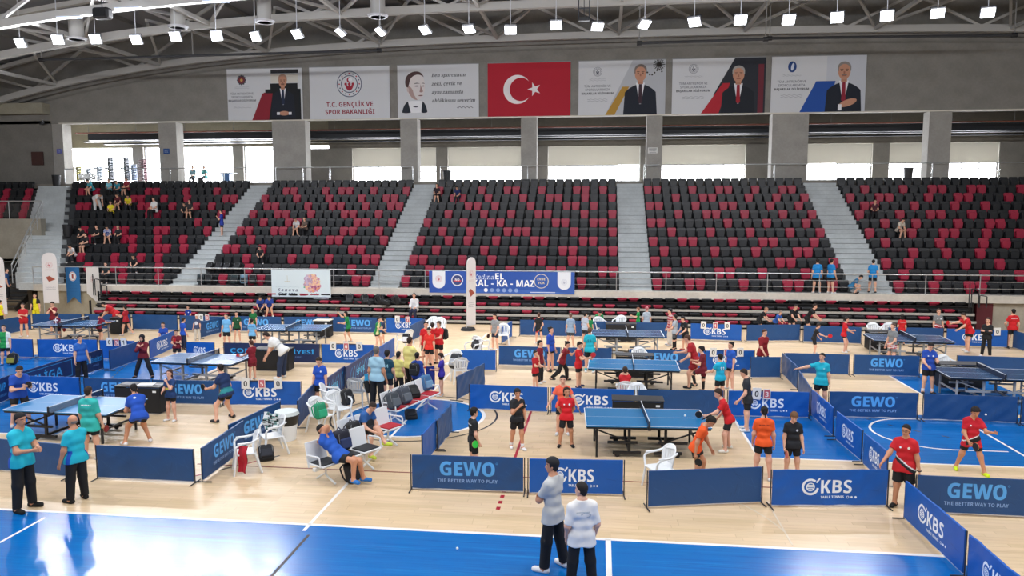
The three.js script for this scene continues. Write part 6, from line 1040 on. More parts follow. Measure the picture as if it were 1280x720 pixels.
// right foreground
const sash = (x, y, z) => { const t = y + x * 0.7; return z > -0.02 && t > -0.012 && t < 0.03 ? '#15161a' : z > -0.02 && t >= 0.03 && t < 0.045 ? '#e8e8e8' : null; };
personTo(5.62, -14.18, 1.57, -28, 'boy in red shirt with black and white diagonal stripe and glasses, hand on the barrier', { shirt: '#c3141f', pattern: sash, low: C.black, adj: { ra: [26, 26, 16, -10], la: [2, 12, 8, 0], hy: -14 }, hair: ['short', hD], glasses: 1, shoes: '#141416', bulk: 1.14, hem: 0.08, legLen: 0.86, prints: [badge('#e4d8c8'), badgeR()], skin: SK.tan, holds: (wp, j, s, root) => part('wristwatch', new THREE.TorusGeometry(0.032, 0.01, 8, 16).rotateX(Math.PI / 2), mat('#111', 0.4), root, root.worldToLocal(wp(j.L.wr)).toArray()) });
personTo(7.78, -16.33, 1.42, -8, 'boy in long red polo and neon yellow shoes walking with a ball in his hand', { shirt: '#c4152a', pattern: (x, y, z) => { const t = y - x * 0.5; return t < 0.02 && t > -0.05 && z > 0 && x > -0.09 ? '#17181c' : t >= 0.02 && t < 0.035 && z > 0 ? '#e6e6e6' : null; }, low: C.black, pose: 'walk', adj: { la: [38, 26, 62, -30], ra: [14, 8, 40, 30], ll: [14, 14, 6], rl: [-8, 12, 10], hd: 22, hy: 12 }, hair: ['curls', '#1d130f'], shoes: '#cdea1c', hem: 0.11, sleeve: 0.7, prints: [badgeR()], skin: SK.tan, racket: ['R', '#1f2023', 'black table tennis racket held low by the boy with neon shoes'] });
personTo(3.35, -15.34, 1.53, 178, 'girl in orange shirt with a ponytail seen from behind at the front barrier', { shirt: C.orange, low: C.black, pose: 'relaxed', hair: ['pony', hD], shoes: '#dcdcdc', legLen: 0.6, hem: 0.05, prints: [letterPrint('#8e2f12')], skin: SK.pink });
personTo(3.96, -15.5, 1.41, -4, 'boy in black polo looking down, standing beside the girl in orange', { shirt: '#191c22', low: '#101114', adj: { hd: 24, ra: [6, 10, 22, 16] }, hair: ['fringe', hL], shoes: '#222326', hem: 0.06, prints: [badge('#c8ccd4')], racket: ['R', '#c2605f', 'pale red racket held by the boy in black polo beside the girl in orange'] });
personTo(2.03, -15, 1.38, 72, 'girl in orange shirt bending over the table end with a black racket', { shirt: C.orange, low: C.black, pose: 'play', adj: { lean: 22, la: [30, 8, 20, 10], ra: [4, 8, 12, 0], hd: 30 }, hair: ['pony', hD], shoes: '#d8d8da', legLen: 0.55, prints: [letterPrint('#8e2f12')], skin: SK.tan, racket: ['R', '#1b1c1f', 'black racket hanging in the hand of the girl in orange at the table'] });
personTo(2.96, -17.21, 1.44, -92, 'player in red shirt leaning towards the front table from its right', { shirt: '#c4161f', low: C.black, pose: 'play', adj: { lean: 24, la: [62, 10, 30, 0], ra: [14, 10, 50, 10], ll: [18, 8, 22], rl: [4, 10, 16], hd: -4 }, hair: ['short', hB], shoes: '#dfdcd2', prints: [badge()], skin: SK.pink, racket: ['L', '#17181a', 'dark racket stretched over the table by the player in red'] });
personTo(3.7, -18.89, 1.56, -96, 'boy in dark grey jersey with back print standing behind the red player', { shirt: '#26292f', low: '#17181c', adj: { la: [16, 12, 30, 0], hd: 18, lean: 6 }, hair: ['short', hB], shoes: '#dcdedf', prints: [letterPrint('#d7dadf'), [-1, 0, 0.1, 0.14, 0.16, textPrint('2', '#d7dadf'), 'back_number']], hem: 0.07 });
// centre front
personTo(-0.73, -17.08, 1.4, 6, 'woman in red shirt with curly hair, hands behind her back, left of the front table', { shirt: '#cf1422', low: '#15161a', pose: 'behind', adj: { hy: 16, legYaw: 10 }, hair: ['curly', '#1b1210'], shoes: '#17181a', legLen: 0.78, prints: [badge(), badgeR()], skin: SK.tan });
personTo(-0.85, -18.02, 1.48, 4, 'girl in orange red shirt standing behind the woman in red, arms spread low', { shirt: '#f0684a', low: C.black, adj: { la: [6, 30, 10, 0], ra: [6, 30, 10, 0] }, hair: ['bun', hD], shoes: '#d8d8d8', racket: ['L', '#1a1a1d', 'black racket held low by the girl in orange red behind the woman in red'] });
personTo(-1.84, -16.77, 1.43, 24, 'boy in black shirt and dark cap touching his chest, left of the red line', { shirt: '#191b20', low: '#121317', adj: { ra: [30, 6, 118, 40], la: [4, 10, 30, 20], ll: [8, 3, 4], rl: [-8, 3, 6] }, hair: ['fringe', '#1c1c20'], cap: 1, shoes: '#e6e6e6', socks: '#e2e2e2', prints: [[1, 0, 0.02, 0.2, 0.03, shapePrint('bar', (g, w, h) => { g.fillStyle = '#70747c'; g.fillRect(0, 24, w, 14); }), 'shirt_print']], skin: SK.tan });
personTo(-2.57, -15.13, 1.39, 118, 'boy in black jersey with a bright green racket behind the front GEWO barrier', { shirt: '#17191d', low: '#121316', adj: { la: [4, 8, 14, 0], ra: [0, 14, 26, 30], hd: 4 }, hair: ['fringe', '#17120f'], shoes: '#1c1c1f', legLen: 0.85, prints: [letterPrint('#d5d8da')], racket: ['R', '#2fd24a', 'bright green racket at the hip of the boy in black jersey'], racketDir: [-0.2, 0.35, -0.75] });
// benches
person(-5.11, -14.13, 1.6, 74, 'boy in blue shirt reclining on a bench with both hands behind his head', { y: 0.06, shirt: '#1c55b4', low: C.black, pose: 'recline', hair: ['short', hD], shoes: '#2a6fb8', skin: SK.tan, legLen: 0.6 });
person(-5.25, -15.91, 1.56, 66, 'boy in blue sitting crosswise on the middle bench with a yellow green shoe', { y: 0.05, shirt: '#2a5d9f', low: C.black, pose: 'sitLean', adj: { ll: [98, 4, 60], rl: [70, 8, 62], la: [50, 6, 40, 20] }, hair: ['short', hB], shoes: '#c5d84a', legLen: 0.5 });
personTo(-7.59, -19.57, 1.48, -6, 'boy in blue shirt with round badge looking down beside the white chairs', { shirt: '#1c50bb', low: C.black, adj: { hd: 24 }, hair: ['short', hB], shoes: '#2a2b2e', prints: [badge()], sleeve: 0.7 });
personTo(-6.04, -19.75, 1.77, 168, 'grey haired man in pale blue polo and black trousers holding a turquoise folder', { shirt: '#9fc9dc', legs: 'trousers', low: '#111216', adj: { la: [-4, 8, 16, 0] }, hair: ['short', hG], shoes: '#101113', bulk: 1.0, skin: SK.tan, holds: (wp, j) => { const p = wp(j.L.palm); solo('folder', box(0.34, 0.26, 0.03), mat('#35a3d4', 0.5), 'turquoise folder under the arm of the man in pale blue polo', 'folder', null, [p.x, p.y + 0.08, p.z - 0.03], 0.1); } });
personTo(-5.97, -20.55, 1.51, 172, 'boy in dark teal jersey with number 14 on his back', { shirt: '#14465a', low: '#121317', prints: [numPrint('14', '#9fd0da')], hair: ['short', hD], shoes: '#d8d8d8' });
personTo(-5.8, -21.13, 1.38, 165, 'woman in pale yellow shirt with dark ponytail seen from behind', { shirt: C.yellow, legs: 'trousers', low: '#121216', hair: ['pony', hD], shoes: '#202124', bulk: 1.05 });
personTo(-5.59, -21.65, 1.73, 150, 'tall man in pale yellow shirt talking to the group in red', { shirt: '#e2d987', legs: 'trousers', low: '#131317', adj: { ra: [30, 12, 60, 10] }, hair: ['short', hB], shoes: '#1a1a1c', bulk: 1.16, sleeve: 0.85, skin: SK.tan });
personTo(-5.19, -20.92, 1.41, 170, 'girl in blue top with a black backpack seen from behind near the red cushions', { shirt: '#22469f', legs: 'trousers', low: '#16171b', hair: ['pony', hD], shoes: '#222', sleeve: 1.2, pack: ['#131518', '#1f2226', 'black backpack worn by the girl in blue near the red cushions'] });
personTo(-4.6, -21.46, 1.3, -88, 'girl in purple shirt and black shorts holding a cloth at the end of the benches', { shirt: '#3b2b9d', low: '#101015', adj: { la: [26, 6, 64, 20], ra: [20, 8, 70, 20], hd: 14 }, hair: ['pony', hB], shoes: '#d0d0d2', legLen: 0.5, skin: SK.pink, holds: (wp, j) => { const p = wp(j.L.palm); drape([p.x, p.y - 0.25, p.z], 0.26, 0.7, mat('#23368a', 0.85), 'blue towel hanging from the hands of the girl in purple', 'towel', 0.5, 'towel'); } });
personTo(-6.09, -25.87, 1.56, 20, 'boy in red shirt with black shorts, leftmost of the group in red', { shirt: '#c8161e', low: C.black, hair: ['short', hD], shoes: '#1d1d20', legLen: 0.8, pack: ['#14161a', '#1e2024', 'black backpack worn by the leftmost boy of the group in red'] });
personTo(-5.85, -25.35, 1.44, -5, 'girl in bright red shirt in front of the group in red', { shirt: '#e03326', low: C.black, hair: ['bun', hD], shoes: '#8f1b1f', adj: { hd: 18 } });
personTo(-6.02, -26.61, 1.42, 185, 'short haired child in red, second from right in the group in red', { shirt: '#c3151d', low: C.black, hair: ['short', hB], shoes: '#222' });
personTo(-5.66, -26.07, 1.56, -30, 'boy in red with cap, rightmost of the group in red', { shirt: '#c4181f', low: C.black, hair: ['fringe', '#4a3c32'], cap: 1, shoes: '#1b1b1d', adj: { la: [30, 8, 60, 20] }, pack: ['#121316', '#23262b', 'large black backpack worn by the rightmost boy of the group in red'] });
// left courts
personTo(-11.08, -14.96, 1.64, 182, 'boy in loose turquoise t-shirt seen from behind at the white shining table', { shirt: C.teal, low: C.black, hair: ['short', hB], shoes: '#c9c9c9', hem: 0.12, sleeve: 0.85, prints: [letterPrint('#e6f4f2')], racket: ['R', '#7c1720', 'dark red racket in the hand of the boy in turquoise at the white shining table'], wide: 1.06 });
person(-10.74, -16.1, 1.62, -130, 'girl player in blue shirt crouching at the right end of the white shining table', { shirt: '#1b50b8', low: '#0f1016', pose: 'ready', adj: { ra: [66, 24, 66, 10], hd: -6 }, hair: ['pony', hD], shoes: '#e4e0e0', legLen: 0.45, prints: [[-1, 0.03, 0.26, 0.07, 0.05, dotPrint('#dbe6f4'), 'back_badge']], racket: ['L', '#b3101e', 'red racket raised by the crouching girl in blue'], skin: SK.tan });
person(-14.62, -17.18, 1.66, 52, 'boy in blue bending forward behind the left end of the white shining table', { shirt: '#1a4db0', low: C.black, pose: 'ready', adj: { ra: [40, 10, 92, 40], la: [56, 16, 84, 20], hd: 4, lean: 24, ll: [20, 8, 24], rl: [18, 8, 24] }, hair: ['short', hB], shoes: '#bfc3c8', racket: ['R', '#15161a', 'black racket in the hands of the boy in blue behind the white shining table'] });
personTo(-11.05, -18.04, 1.36, -10, 'girl umpire in blue and yellow shirt, hand at her face by the scorer desk', { shirt: '#163a6e', pattern: (x, y, z) => y > 0.1 && y < 0.15 && x < 0.03 && z > 0 ? '#c3bf4b' : null, low: '#101014', adj: { la: [46, 4, 128, 40], ra: [18, 8, 70, 30] }, hair: ['long', '#3a1d1b'], shoes: '#e4e4e4', legLen: 0.5, skin: SK.pink });
person(-9.71, -18.28, 1.6, -105, 'player in navy and teal shirt crouching with a dark racket before the KBS barrier', { shirt: '#17315e', pattern: (x, y, z) => y < 0.08 && y > 0.0 ? '#2b8a8f' : null, low: '#121318', pose: 'ready', adj: { lean: 18, ra: [10, 10, 20, 0], la: [46, 12, 46, 0], ll: [36, 14, 48], rl: [30, 18, 44] }, hair: ['bun', hD], shoes: '#26262a', legLen: 0.5, racket: ['L', '#141517', 'dark racket held out by the player in navy and teal'] });
personTo(-14.85, -22.77, 1.44, 8, 'girl in maroon tracksuit and dark headscarf with hands at her chest, legs apart', { shirt: '#701426', legs: 'trousers', low: '#15151a', pose: 'faceHands', adj: { la: [40, 4, 118, 50], ra: [40, 4, 118, 50], ll: [4, 17, 4], rl: [4, 17, 4] }, hair: ['scarf', '#16141a'], sleeve: 1.2, shoes: '#17171a' });
personTo(-16.39, -21.88, 1.53, 62, 'man in blue polo and black trousers standing by the lettered barriers at left', { shirt: '#2361b5', legs: 'trousers', low: '#121216', hair: ['short', '#2b2224'], shoes: '#141416', bulk: 1.08 });
personTo(-20.97, -24.14, 1.44, 22, 'boy in green and white shirt at the left edge behind the blue court', { shirt: '#149048', pattern: (x, y, z) => x > 0.05 ? '#dfe6e0' : null, low: '#15161a', hair: ['short', hD], shoes: '#3e76b8', hem: 0.09 });
personTo(-24.86, -29.74, 1.48, 22, 'girl in red shirt and red shorts with folded hands at the far left table', { shirt: '#ba1a24', low: '#a5141f', adj: { la: [30, 6, 84, 30], ra: [20, 6, 70, 40] }, hair: ['short', hB], shoes: '#d9d4d0', legLen: 0.5 });
personTo(-22.68, -28.97, 1.2, 178, 'player in maroon shirt with a white cross on the back at the far left table', { shirt: '#6e1230', low: '#1a2445', hair: ['short', '#3a1a1f'], shoes: '#c9c9cb', prints: [[-1, 0, 0.18, 0.26, 0.34, shapePrint('cross', (g, w, h) => { g.fillStyle = '#eee3e6'; g.fillRect(26, 4, 12, 56); g.fillRect(4, 16, 56, 11); }), 'back_cross']], racket: ['R', '#b01420', 'red racket of the player with a white cross on the back'] });
personTo(-24.03, -30.48, 1.47, 10, 'umpire in maroon shirt with hands at the face behind the far left table', { shirt: '#7a1422', low: '#17171b', pose: 'faceHands', hair: ['short', hD], shoes: '#c0c0c0' });
personTo(-20.77, -28.99, 1.22, 150, 'player in maroon with number 7 on the back at the far left table', { shirt: '#7a1230', low: '#131318', pose: 'lunge', adj: { lean: 16, ll: [20, 12, 24], rl: [10, 14, 22] }, hair: ['short', hD], shoes: '#cfcfcf', prints: [numPrint('7', '#eadfe2')] });
person(-21.92, -31.4, 1.62, -70, 'man in red polo bending over the small black scorer desk at far left', { shirt: '#c01a22', low: '#16161a', pose: 'bend', adj: { lean: 48, hd: 0 }, hair: ['short', hD], shoes: '#3a2524', bulk: 1.05 });
personTo(-20.65, -30.66, 1.32, -88, 'player in red with white sleeves facing left beside the small scorer desk', { shirt: '#a8192a', low: '#111115', adj: { la: [38, 8, 70, 10], ra: [34, 10, 70, 10], ll: [14, 8, 12], rl: [-14, 8, 14] }, hair: ['short', hD], shoes: '#d0c9c6', legLen: 0.5 });
personTo(-18.83, -32.46, 1.12, 0, 'boy in blue shirt with badge standing behind another boy in blue at the back', { shirt: '#1b3f9c', low: '#161a26', adj: { la: [12, 10, 60, 20], ra: [12, 10, 60, 20] }, hair: ['short', hD], shoes: '#333', prints: [badge()] });
personTo(-16.29, -27.67, 1.28, 150, 'boy in blue shirt and dark trousers seen from behind beside the seated umpire', { shirt: '#2154bb', legs: 'trousers', low: '#18203a', hair: ['short', hB], shoes: '#222226', adj: { hd: 16 } });
personTo(-16.83, -29.65, 1.13, 6, 'small child in dark top and white hat beside the angled GEWO barrier at the back', { shirt: '#3a4668', low: '#c9c2b6', legs: 'trousers', hair: ['fringe', '#d8d2c8'], cap: 1, shoes: '#dcdcdc', prints: [[1, 0, 0.16, 0.16, 0.16, dotPrint('#ccd0dc'), 'chest_print']] });
person(-17.05, -27.58, 1.3, 10, 'seated umpire in blue shirt behind the angled blue barrier', { y: 0.05, shirt: '#1d4aa8', low: '#15161c', pose: 'sit', hair: ['short', hD], shoes: '#222' });
personTo(-14.98, -24.98, 1.25, 22, 'player in maroon shirt holding a red racket behind the left mid table', { shirt: '#741022', low: '#17171c', adj: { la: [24, 8, 84, 20], ra: [26, 8, 60, 40], hd: 10 }, hair: ['short', hB], shoes: '#ddd', racket: ['L', '#c11a2b', 'red racket in the hand of the player in maroon behind the left mid table'] });
personTo(-14.85, -28.37, 1.37, 4, 'girl in light blue polo facing the camera at the back left table', { shirt: '#6fb2e2', low: '#14151b', hair: ['short', hB], shoes: '#d4d4d4', legLen: 0.75, racket: ['R', '#9c2430', 'dark red racket of the girl in light blue facing the camera'] });
personTo(-14.97, -29.47, 1.31, 18, 'girl in dark green shirt standing beside the girl in light blue', { shirt: '#0e4d2c', low: '#121417', hair: ['pony', hD], shoes: '#d8d8d8', legLen: 0.45, prints: [badge('#b8d0c0')] });
personTo(-13.51, -27.82, 1.27, 182, 'girl in light blue polo with a long braid seen from behind', { shirt: '#6fb2e2', low: '#14151b', hair: ['pony', hD], shoes: '#d4d4d4', prints: [letterPrint('#3f6f9c')] });
personTo(-14.94, -30.89, 1.27, 4, 'girl in green shirt standing behind the girl with the braid', { shirt: '#0f6a36', low: '#14151b', hair: ['pony', hD], shoes: '#ccc' });
personTo(-11.13, -22.84, 1.32, -112, 'girl in maroon skirt kit with red racket right of the left mid table', { shirt: '#7d1428', low: '#701224', legs: 'skirt', hair: ['pony', '#4a2a1e'], shoes: '#d9d9d9', hem: 0.09, adj: { ra: [20, 10, 40, 0], la: [36, 12, 30, 0], hd: 8 }, racket: ['L', '#d41a22', 'bright red racket of the girl in maroon at the left mid table'], skin: SK.pink });
person(-10.3, -23.18, 1.78, -88, 'man in white shirt and jeans bending forward over the black scorer desk', { shirt: '#e4e5e2', pattern: (x, y, z) => y > 0.11 && y < 0.135 ? '#9a9a98' : null, legs: 'trousers', low: C.jeans, pose: 'bend', adj: { lean: 50, la: [60, 8, 18, 0], ra: [70, 8, 18, 0], ll: [12, 4, 8], rl: [8, 4, 6], hd: -6 }, hair: ['short', hB], shoes: '#e2e0da' });
personTo(-10.35, -30.01, 1.31, -70, 'player in green shirt raising the racket arm at the back left', { shirt: '#118042', low: '#0d3820', pose: 'raise', adj: { ra: [120, 10, 30, 0], lean: 10, ll: [30, 10, 40], rl: [0, 8, 20] }, hair: ['long', hD], shoes: '#ccc', racket: ['R', '#1a1a1c', 'dark racket lifted by the player in green at the back'] });
personTo(-8.7, -28.73, 1.29, 84, 'girl in green and white shirt crouching with hands forward at the back', { shirt: '#148044', pattern: (x, y, z) => z > 0.03 && x < 0 ? '#dcdca0' : null, low: '#15151a', pose: 'play', hair: ['pony', hD], shoes: '#d6d6d6', legLen: 0.45 });
personTo(-8.82, -29.81, 1.1, -80, 'girl in dark kit facing left beside the girl in green and white', { shirt: '#23304e', low: '#15151a', pose: 'play', adj: { lean: 8 }, hair: ['pony', hB], shoes: '#d6d6d6', legLen: 0.45 });
// centre, back half
personTo(-4.06, -29.09, 1.44, -30, 'woman in grey t-shirt holding a dark racket left of the end on barrier', { shirt: '#8d9092', low: '#2c3448', adj: { hd: 12, la: [6, 8, 30, 10] }, hair: ['bun', hB], shoes: '#dedede', racket: ['R', '#2a1416', 'dark racket of the woman in grey t-shirt'] });
personTo(-2.43, -30.55, 1.3, 190, 'player in black shirt with a red racket behind his back at the middle', { shirt: '#1a1a1d', low: '#16161a', pose: 'behind', adj: { la: [0, 14, 10, 0], ll: [6, 4, 6], rl: [-10, 6, 8] }, hair: ['short', '#4b2e22'], shoes: '#ddd', legLen: 0.5, racket: ['R', '#b8182a', 'red racket behind the back of the player in black'] });
personTo(-1.62, -25.31, 1.52, 62, 'woman in royal blue sleeved top and black shorts with bare legs', { shirt: '#1c48ad', low: '#101014', hair: ['bun', hD], shoes: '#1a1a1c', sleeve: 0.95, legLen: 0.42, skin: SK.pink, prints: [badge()] });
personTo(-1.83, -23.47, 1.39, 72, 'girl in maroon shirt and black trousers with a dark ponytail behind the boy in red', { shirt: '#7a1226', legs: 'trousers', low: '#15151a', hair: ['pony', hD], shoes: '#ddd' });
personTo(-1.91, -22.59, 1.22, 66, 'boy in red shirt and black shorts standing left of the second centre table', { shirt: '#b4141f', low: '#131317', adj: { la: [22, 8, 64, 20], ra: [26, 8, 70, 20] }, hair: ['short', hB], shoes: '#c9c9cb', hem: 0.09 });
personTo(-1.24, -23.76, 1.33, 98, 'player in maroon shirt and black trousers stepping with one arm stretched back', { shirt: '#7d1122', legs: 'trousers', low: '#131316', pose: 'play', adj: { lean: 16, twist: -20, ra: [-10, 60, 14, 0], la: [60, 20, 90, 10], ll: [26, 10, 22], rl: [-22, 10, 26], hd: 0 }, hair: ['bun', hD], shoes: '#26262a' });
personTo(-0.6, -23.06, 1.44, 74, 'boy in red shirt at the left end of the second centre table', { shirt: '#c0151c', low: '#141418', adj: { ra: [40, 10, 62, 10], la: [30, 8, 60, 10], hd: 12 }, hair: ['short', hD], shoes: '#21305a', hem: 0.09, racket: ['R', '#b5202c', 'red racket of the boy in red at the second centre table'] });
personTo(-0.29, -25.21, 1.56, 170, 'boy in turquoise shirt standing between the two centre tables', { shirt: '#1bb0c6', low: '#15161b', hair: ['short', hL], shoes: '#e1e4e6', socks: '#4fb3c4', adj: { ra: [10, 12, 40, 10] }, prints: [numPrint('11', '#0f7f95')], racket: ['R', '#a3222e', 'red racket of the boy in turquoise shirt'] });
personTo(-1.12, -29.96, 1.4, 176, 'boy in grey blue t-shirt seen from behind at the back centre table', { shirt: '#8fa6bf', low: '#3c4049', hair: ['short', '#6b5446'], shoes: '#d2d2d4', prints: [letterPrint('#4c6f9c')], hem: 0.08 });
personTo(-0.55, -30.58, 1.36, 140, 'boy in pale grey t-shirt beside the boy in grey blue at the back', { shirt: '#b9c5d4', low: '#2c2f36', hair: ['short', hD], shoes: '#444' });
personTo(-0.37, -31.17, 1.15, 30, 'girl in green peeking behind the boy in pale grey at the back', { shirt: '#15844a', low: '#15161a', hair: ['short', hD], shoes: '#444' });
person(-0.01, -33.28, 1.45, 10, 'child in green shirt seated in a white chair at the back centre', { y: 0.05, shirt: '#158245', low: '#1d1e22', pose: 'sitLean', adj: { hd: 16 }, hair: ['short', hD], shoes: '#444' });
personTo(1.73, -33.48, 1.22, -95, 'boy in green shirt facing left behind the third centre table', { shirt: '#129449', low: '#15161a', adj: { la: [30, 8, 80, 10], ra: [30, 8, 80, 10] }, hair: ['short', '#8a5a44'], shoes: '#333' });
personTo(2.06, -32.66, 1.36, 178, 'boy in pale grey t-shirt with pink cap at the third centre table', { shirt: '#b3bfc9', low: '#6f757c', hair: ['fringe', '#b26a6e'], cap: 1, shoes: '#ccc', hem: 0.1 });
personTo(2.99, -29.91, 1.41, -112, 'boy in grey t-shirt and black leggings right of the third centre table', { shirt: '#aab3bc', low: '#4d5157', under: '#131417', hair: ['short', hD], shoes: '#202124', adj: { la: [20, 10, 50, 10] } });
personTo(2.88, -30.8, 1.51, -80, 'person in striped red shirt hidden behind the boy in grey t-shirt', { shirt: '#c8a9ad', pattern: (x, y, z) => Math.floor((y + 1) * 28) % 2 ? '#a8202e' : null, low: '#d8d4cc', legs: 'trousers', hair: ['fringe', '#16161a'], shoes: '#ccc' });
personTo(3.38, -29.78, 1.37, -62, 'player in black shirt with curly hair right of the third centre table', { shirt: '#15161a', low: '#131316', adj: { lean: 12, ra: [24, 8, 34, 10], la: [20, 8, 50, 10] }, hair: ['curls', hD], shoes: '#9c3437', legLen: 0.75, prints: [badge('#9aa0a8')] });
personTo(2.91, -23.47, 1.64, -108, 'umpire in red shirt leaning over the barrier, behind the girl with a lifted leg', { shirt: '#a31722', low: '#8a1420', pose: 'play', adj: { lean: 20, ra: [60, 10, 40, 0] }, hair: ['short', '#4a2f22'], shoes: '#26262a' });
personTo(3.05, -22.85, 1.42, -108, 'girl player in maroon kit and black leggings lifting one leg', { shirt: '#6d1326', low: '#671022', under: '#131316', pose: 'kick', legs: 'skirt', hair: ['pony', hD], shoes: '#2e3a36', hem: 0.1 });
personTo(3.46, -21.65, 1.42, -152, 'boy in turquoise shirt with number 11 seen from behind at the right', { shirt: '#14aed2', low: '#141519', adj: { la: [30, 18, 40, 0], ra: [4, 14, 20, 0], hd: 6 }, hair: ['short', hD], shoes: '#d9d9d9', prints: [numPrint('11', '#eef7fa')], racket: ['R', '#17181b', 'black racket at the hip of the boy in turquoise with number 11'] });
personTo(4.02, -23.28, 1.49, -62, 'girl umpire in blue polo with hair bun in front of the score cards', { shirt: '#1c56b8', low: '#14151a', hair: ['bun', hD], shoes: '#d3d3d3', legLen: 0.5, skin: SK.pink });
personTo(5.45, -25.75, 1.53, 34, 'woman in maroon shirt and jeans walking with white shoes at right of centre', { shirt: '#86131f', legs: 'trousers', low: '#1d2a44', pose: 'walk', hair: ['short', '#4d2e22'], shoes: '#e4e6e8', bulk: 1.14, sleeve: 0.85, hem: 0.09, prints: [[-1, 0, 0.24, 0.26, 0.08, shapePrint('arc', (g, w, h) => { g.strokeStyle = '#e6d6d8'; g.lineWidth = 12; g.beginPath(); g.arc(w / 2, h * 1.1, 30, 3.7, 5.7); g.stroke(); }), 'back_print']], holds: null, racket: ['L', '#c3222e', 'red racket of the walking woman in maroon'] });
personTo(8.21, -29.51, 1.2, 76, 'player in black shirt stretching a red racket to the right', { shirt: '#17191d', low: '#131418', pose: 'play', adj: { lean: 14, ra: [64, 6, 20, 0], la: [20, 14, 40, 10], ll: [10, 10, 12], rl: [14, 10, 20] }, hair: ['short', hB], shoes: '#bbb', legLen: 0.8, prints: [letterPrint('#cfd3d8')], racket: ['R', '#c5142c', 'red racket stretched out by the player in black at the back right'] });
personTo(9.53, -30.16, 1.38, 72, 'girl in red shirt and black shorts playing at the left of the back right table', { shirt: '#cc1826', low: '#15161a', pose: 'play', adj: { lean: 6 }, hair: ['pony', hD], shoes: '#efefef', legLen: 0.4, skin: SK.pink });
const bleachY = 0.02;
personTo(7.17, -34.11, 1.22, 62, 'person in black leaning on the far barrier, leftmost of four at right of centre', { shirt: '#131417', low: '#141418', pose: 'leanRail', hair: ['short', '#a5785e'], shoes: '#222' });
personTo(7.87, -34.2, 1.08, 40, 'child in blue shirt among the people leaning on the far barrier', { shirt: '#2b5cb4', low: '#1a1c24', pose: 'leanRail', hair: ['short', '#8e7a6e'], shoes: '#222' });
personTo(8.54, -34.27, 1.36, 20, 'person in black looking down over the far barrier, third of four', { shirt: '#141519', low: '#141418', pose: 'leanRail', hair: ['short', hB], shoes: '#222' });
personTo(9.23, -34.14, 1.42, 64, 'person in black raising the head, rightmost of four leaning on the far barrier', { shirt: '#121316', low: '#141418', pose: 'leanRail', adj: { hd: -24 }, hair: ['short', hB], shoes: '#222' });
// right courts
personTo(6.1, -21.16, 1.59, -24, 'boy in turquoise shirt resting his stretched arm on the end on barrier', { shirt: '#16b0c8', low: '#15161b', adj: { ra: [16, 72, 14, -20], la: [2, 9, 8, 0], hy: -14 }, hair: ['short', hD], shoes: '#ddd', hem: 0.08, prints: [badge('#8fd4e0')] });
personTo(10.27, -27.5, 1.54, -64, 'girl in grey shirt with red stripe standing in front of the back right table', { shirt: '#7f8386', pattern: (x, y, z) => y < 0.03 - x * 0.3 ? (Math.floor((y - x * 0.3 + 1) * 40) % 2 ? '#b01e2a' : '#e2dede') : null, low: '#7c7f82', adj: { la: [16, 8, 40, 10] }, hair: ['bun', '#5c4438'], shoes: '#d5d5d5', hem: 0.1 });
personTo(12.32, -32.08, 1.26, 172, 'girl in red shirt with long dark hair behind the back right table', { shirt: '#c8171f', low: '#15161a', hair: ['long', hD], shoes: '#444', prints: [letterPrint('#f0d6d8')] });
personTo(13.78, -32.25, 1.49, 4, 'girl in grey shirt with red striped hem standing right of the back right table', { shirt: '#7b7f80', pattern: (x, y, z) => y < 0.05 - x * 0.25 ? (Math.floor((y + x * 0.25 + 1) * 36) % 3 ? '#b3202c' : '#e4dede') : null, low: '#85888a', hair: ['short', '#5a4034'], shoes: '#cfcfcf', hem: 0.12, prints: [badge(), badgeR()] });
person(14.26, -30.71, 1.6, -82, 'girl player in red shirt and black skirt swinging a red racket at the back right', { shirt: '#cc1a24', low: '#17171a', legs: 'skirt', pose: 'play', adj: { lean: 24, la: [70, 20, 14, 0], ra: [96, 10, 8, 0], ll: [18, 8, 16], rl: [2, 8, 10] }, hair: ['short', hB], shoes: '#dadada', legLen: 0.55, racket: ['R', '#c01d26', 'red racket swung by the girl in black skirt'] });
personTo(14.48, -29.76, 1.49, -40, 'woman dressed all in black with white shoes at the right of the far courts', { shirt: '#141518', legs: 'trousers', low: '#131316', slim: 1, pose: 'crossed', hair: ['short', '#33251f'], shoes: '#ececec', sleeve: 1.2 });
personTo(16.42, -31.83, 1.58, 176, 'boy in red shirt and black shorts seen from behind near the right edge', { shirt: '#c7151d', low: '#15161a', hair: ['short', hD], shoes: '#3a3a3c', adj: { la: [10, 22, 60, 40], ra: [2, 14, 20, 0] }, prints: [letterPrint('#f0d6d8')] });
personTo(9.83, -23.44, 1.56, -2, 'boy in blue polo looking down left of the right near table', { shirt: '#1c48ab', low: '#121317', adj: { hd: 26, la: [30, 10, 70, 20], ra: [20, 10, 50, 20] }, hair: ['short', hD], shoes: '#17171a', socks: '#e8e8ea', prints: [badge(), badgeR()], bulk: 1.06 });
person(0.75, -20.8, 1.36, 182, 'boy in red shirt with hands at his head seated behind the KBS barrier', { y: 0.04, shirt: '#bb1620', low: '#15161a', pose: 'sit', adj: { la: [110, 30, 130, 20], ra: [110, 30, 130, 20] }, hair: ['short', '#3a2a20'], shoes: '#444' });
// left corner
personTo(-27.81, -31.9, 1.32, 160, 'person in bright yellow vest cut by the left edge of the picture', { shirt: '#eadf14', low: '#17171a', legs: 'trousers', hair: ['short', hD], shoes: '#222' });
personTo(-27.11, -33.24, 1.49, 20, 'person in yellow and black shirt at the foot of the corner stairs', { shirt: '#e2d418', pattern: (x, y, z) => x < -0.05 || (y > 0.16 && x > 0.04) ? '#141416' : null, low: '#e0d31a', hair: ['short', hD], shoes: '#222' });
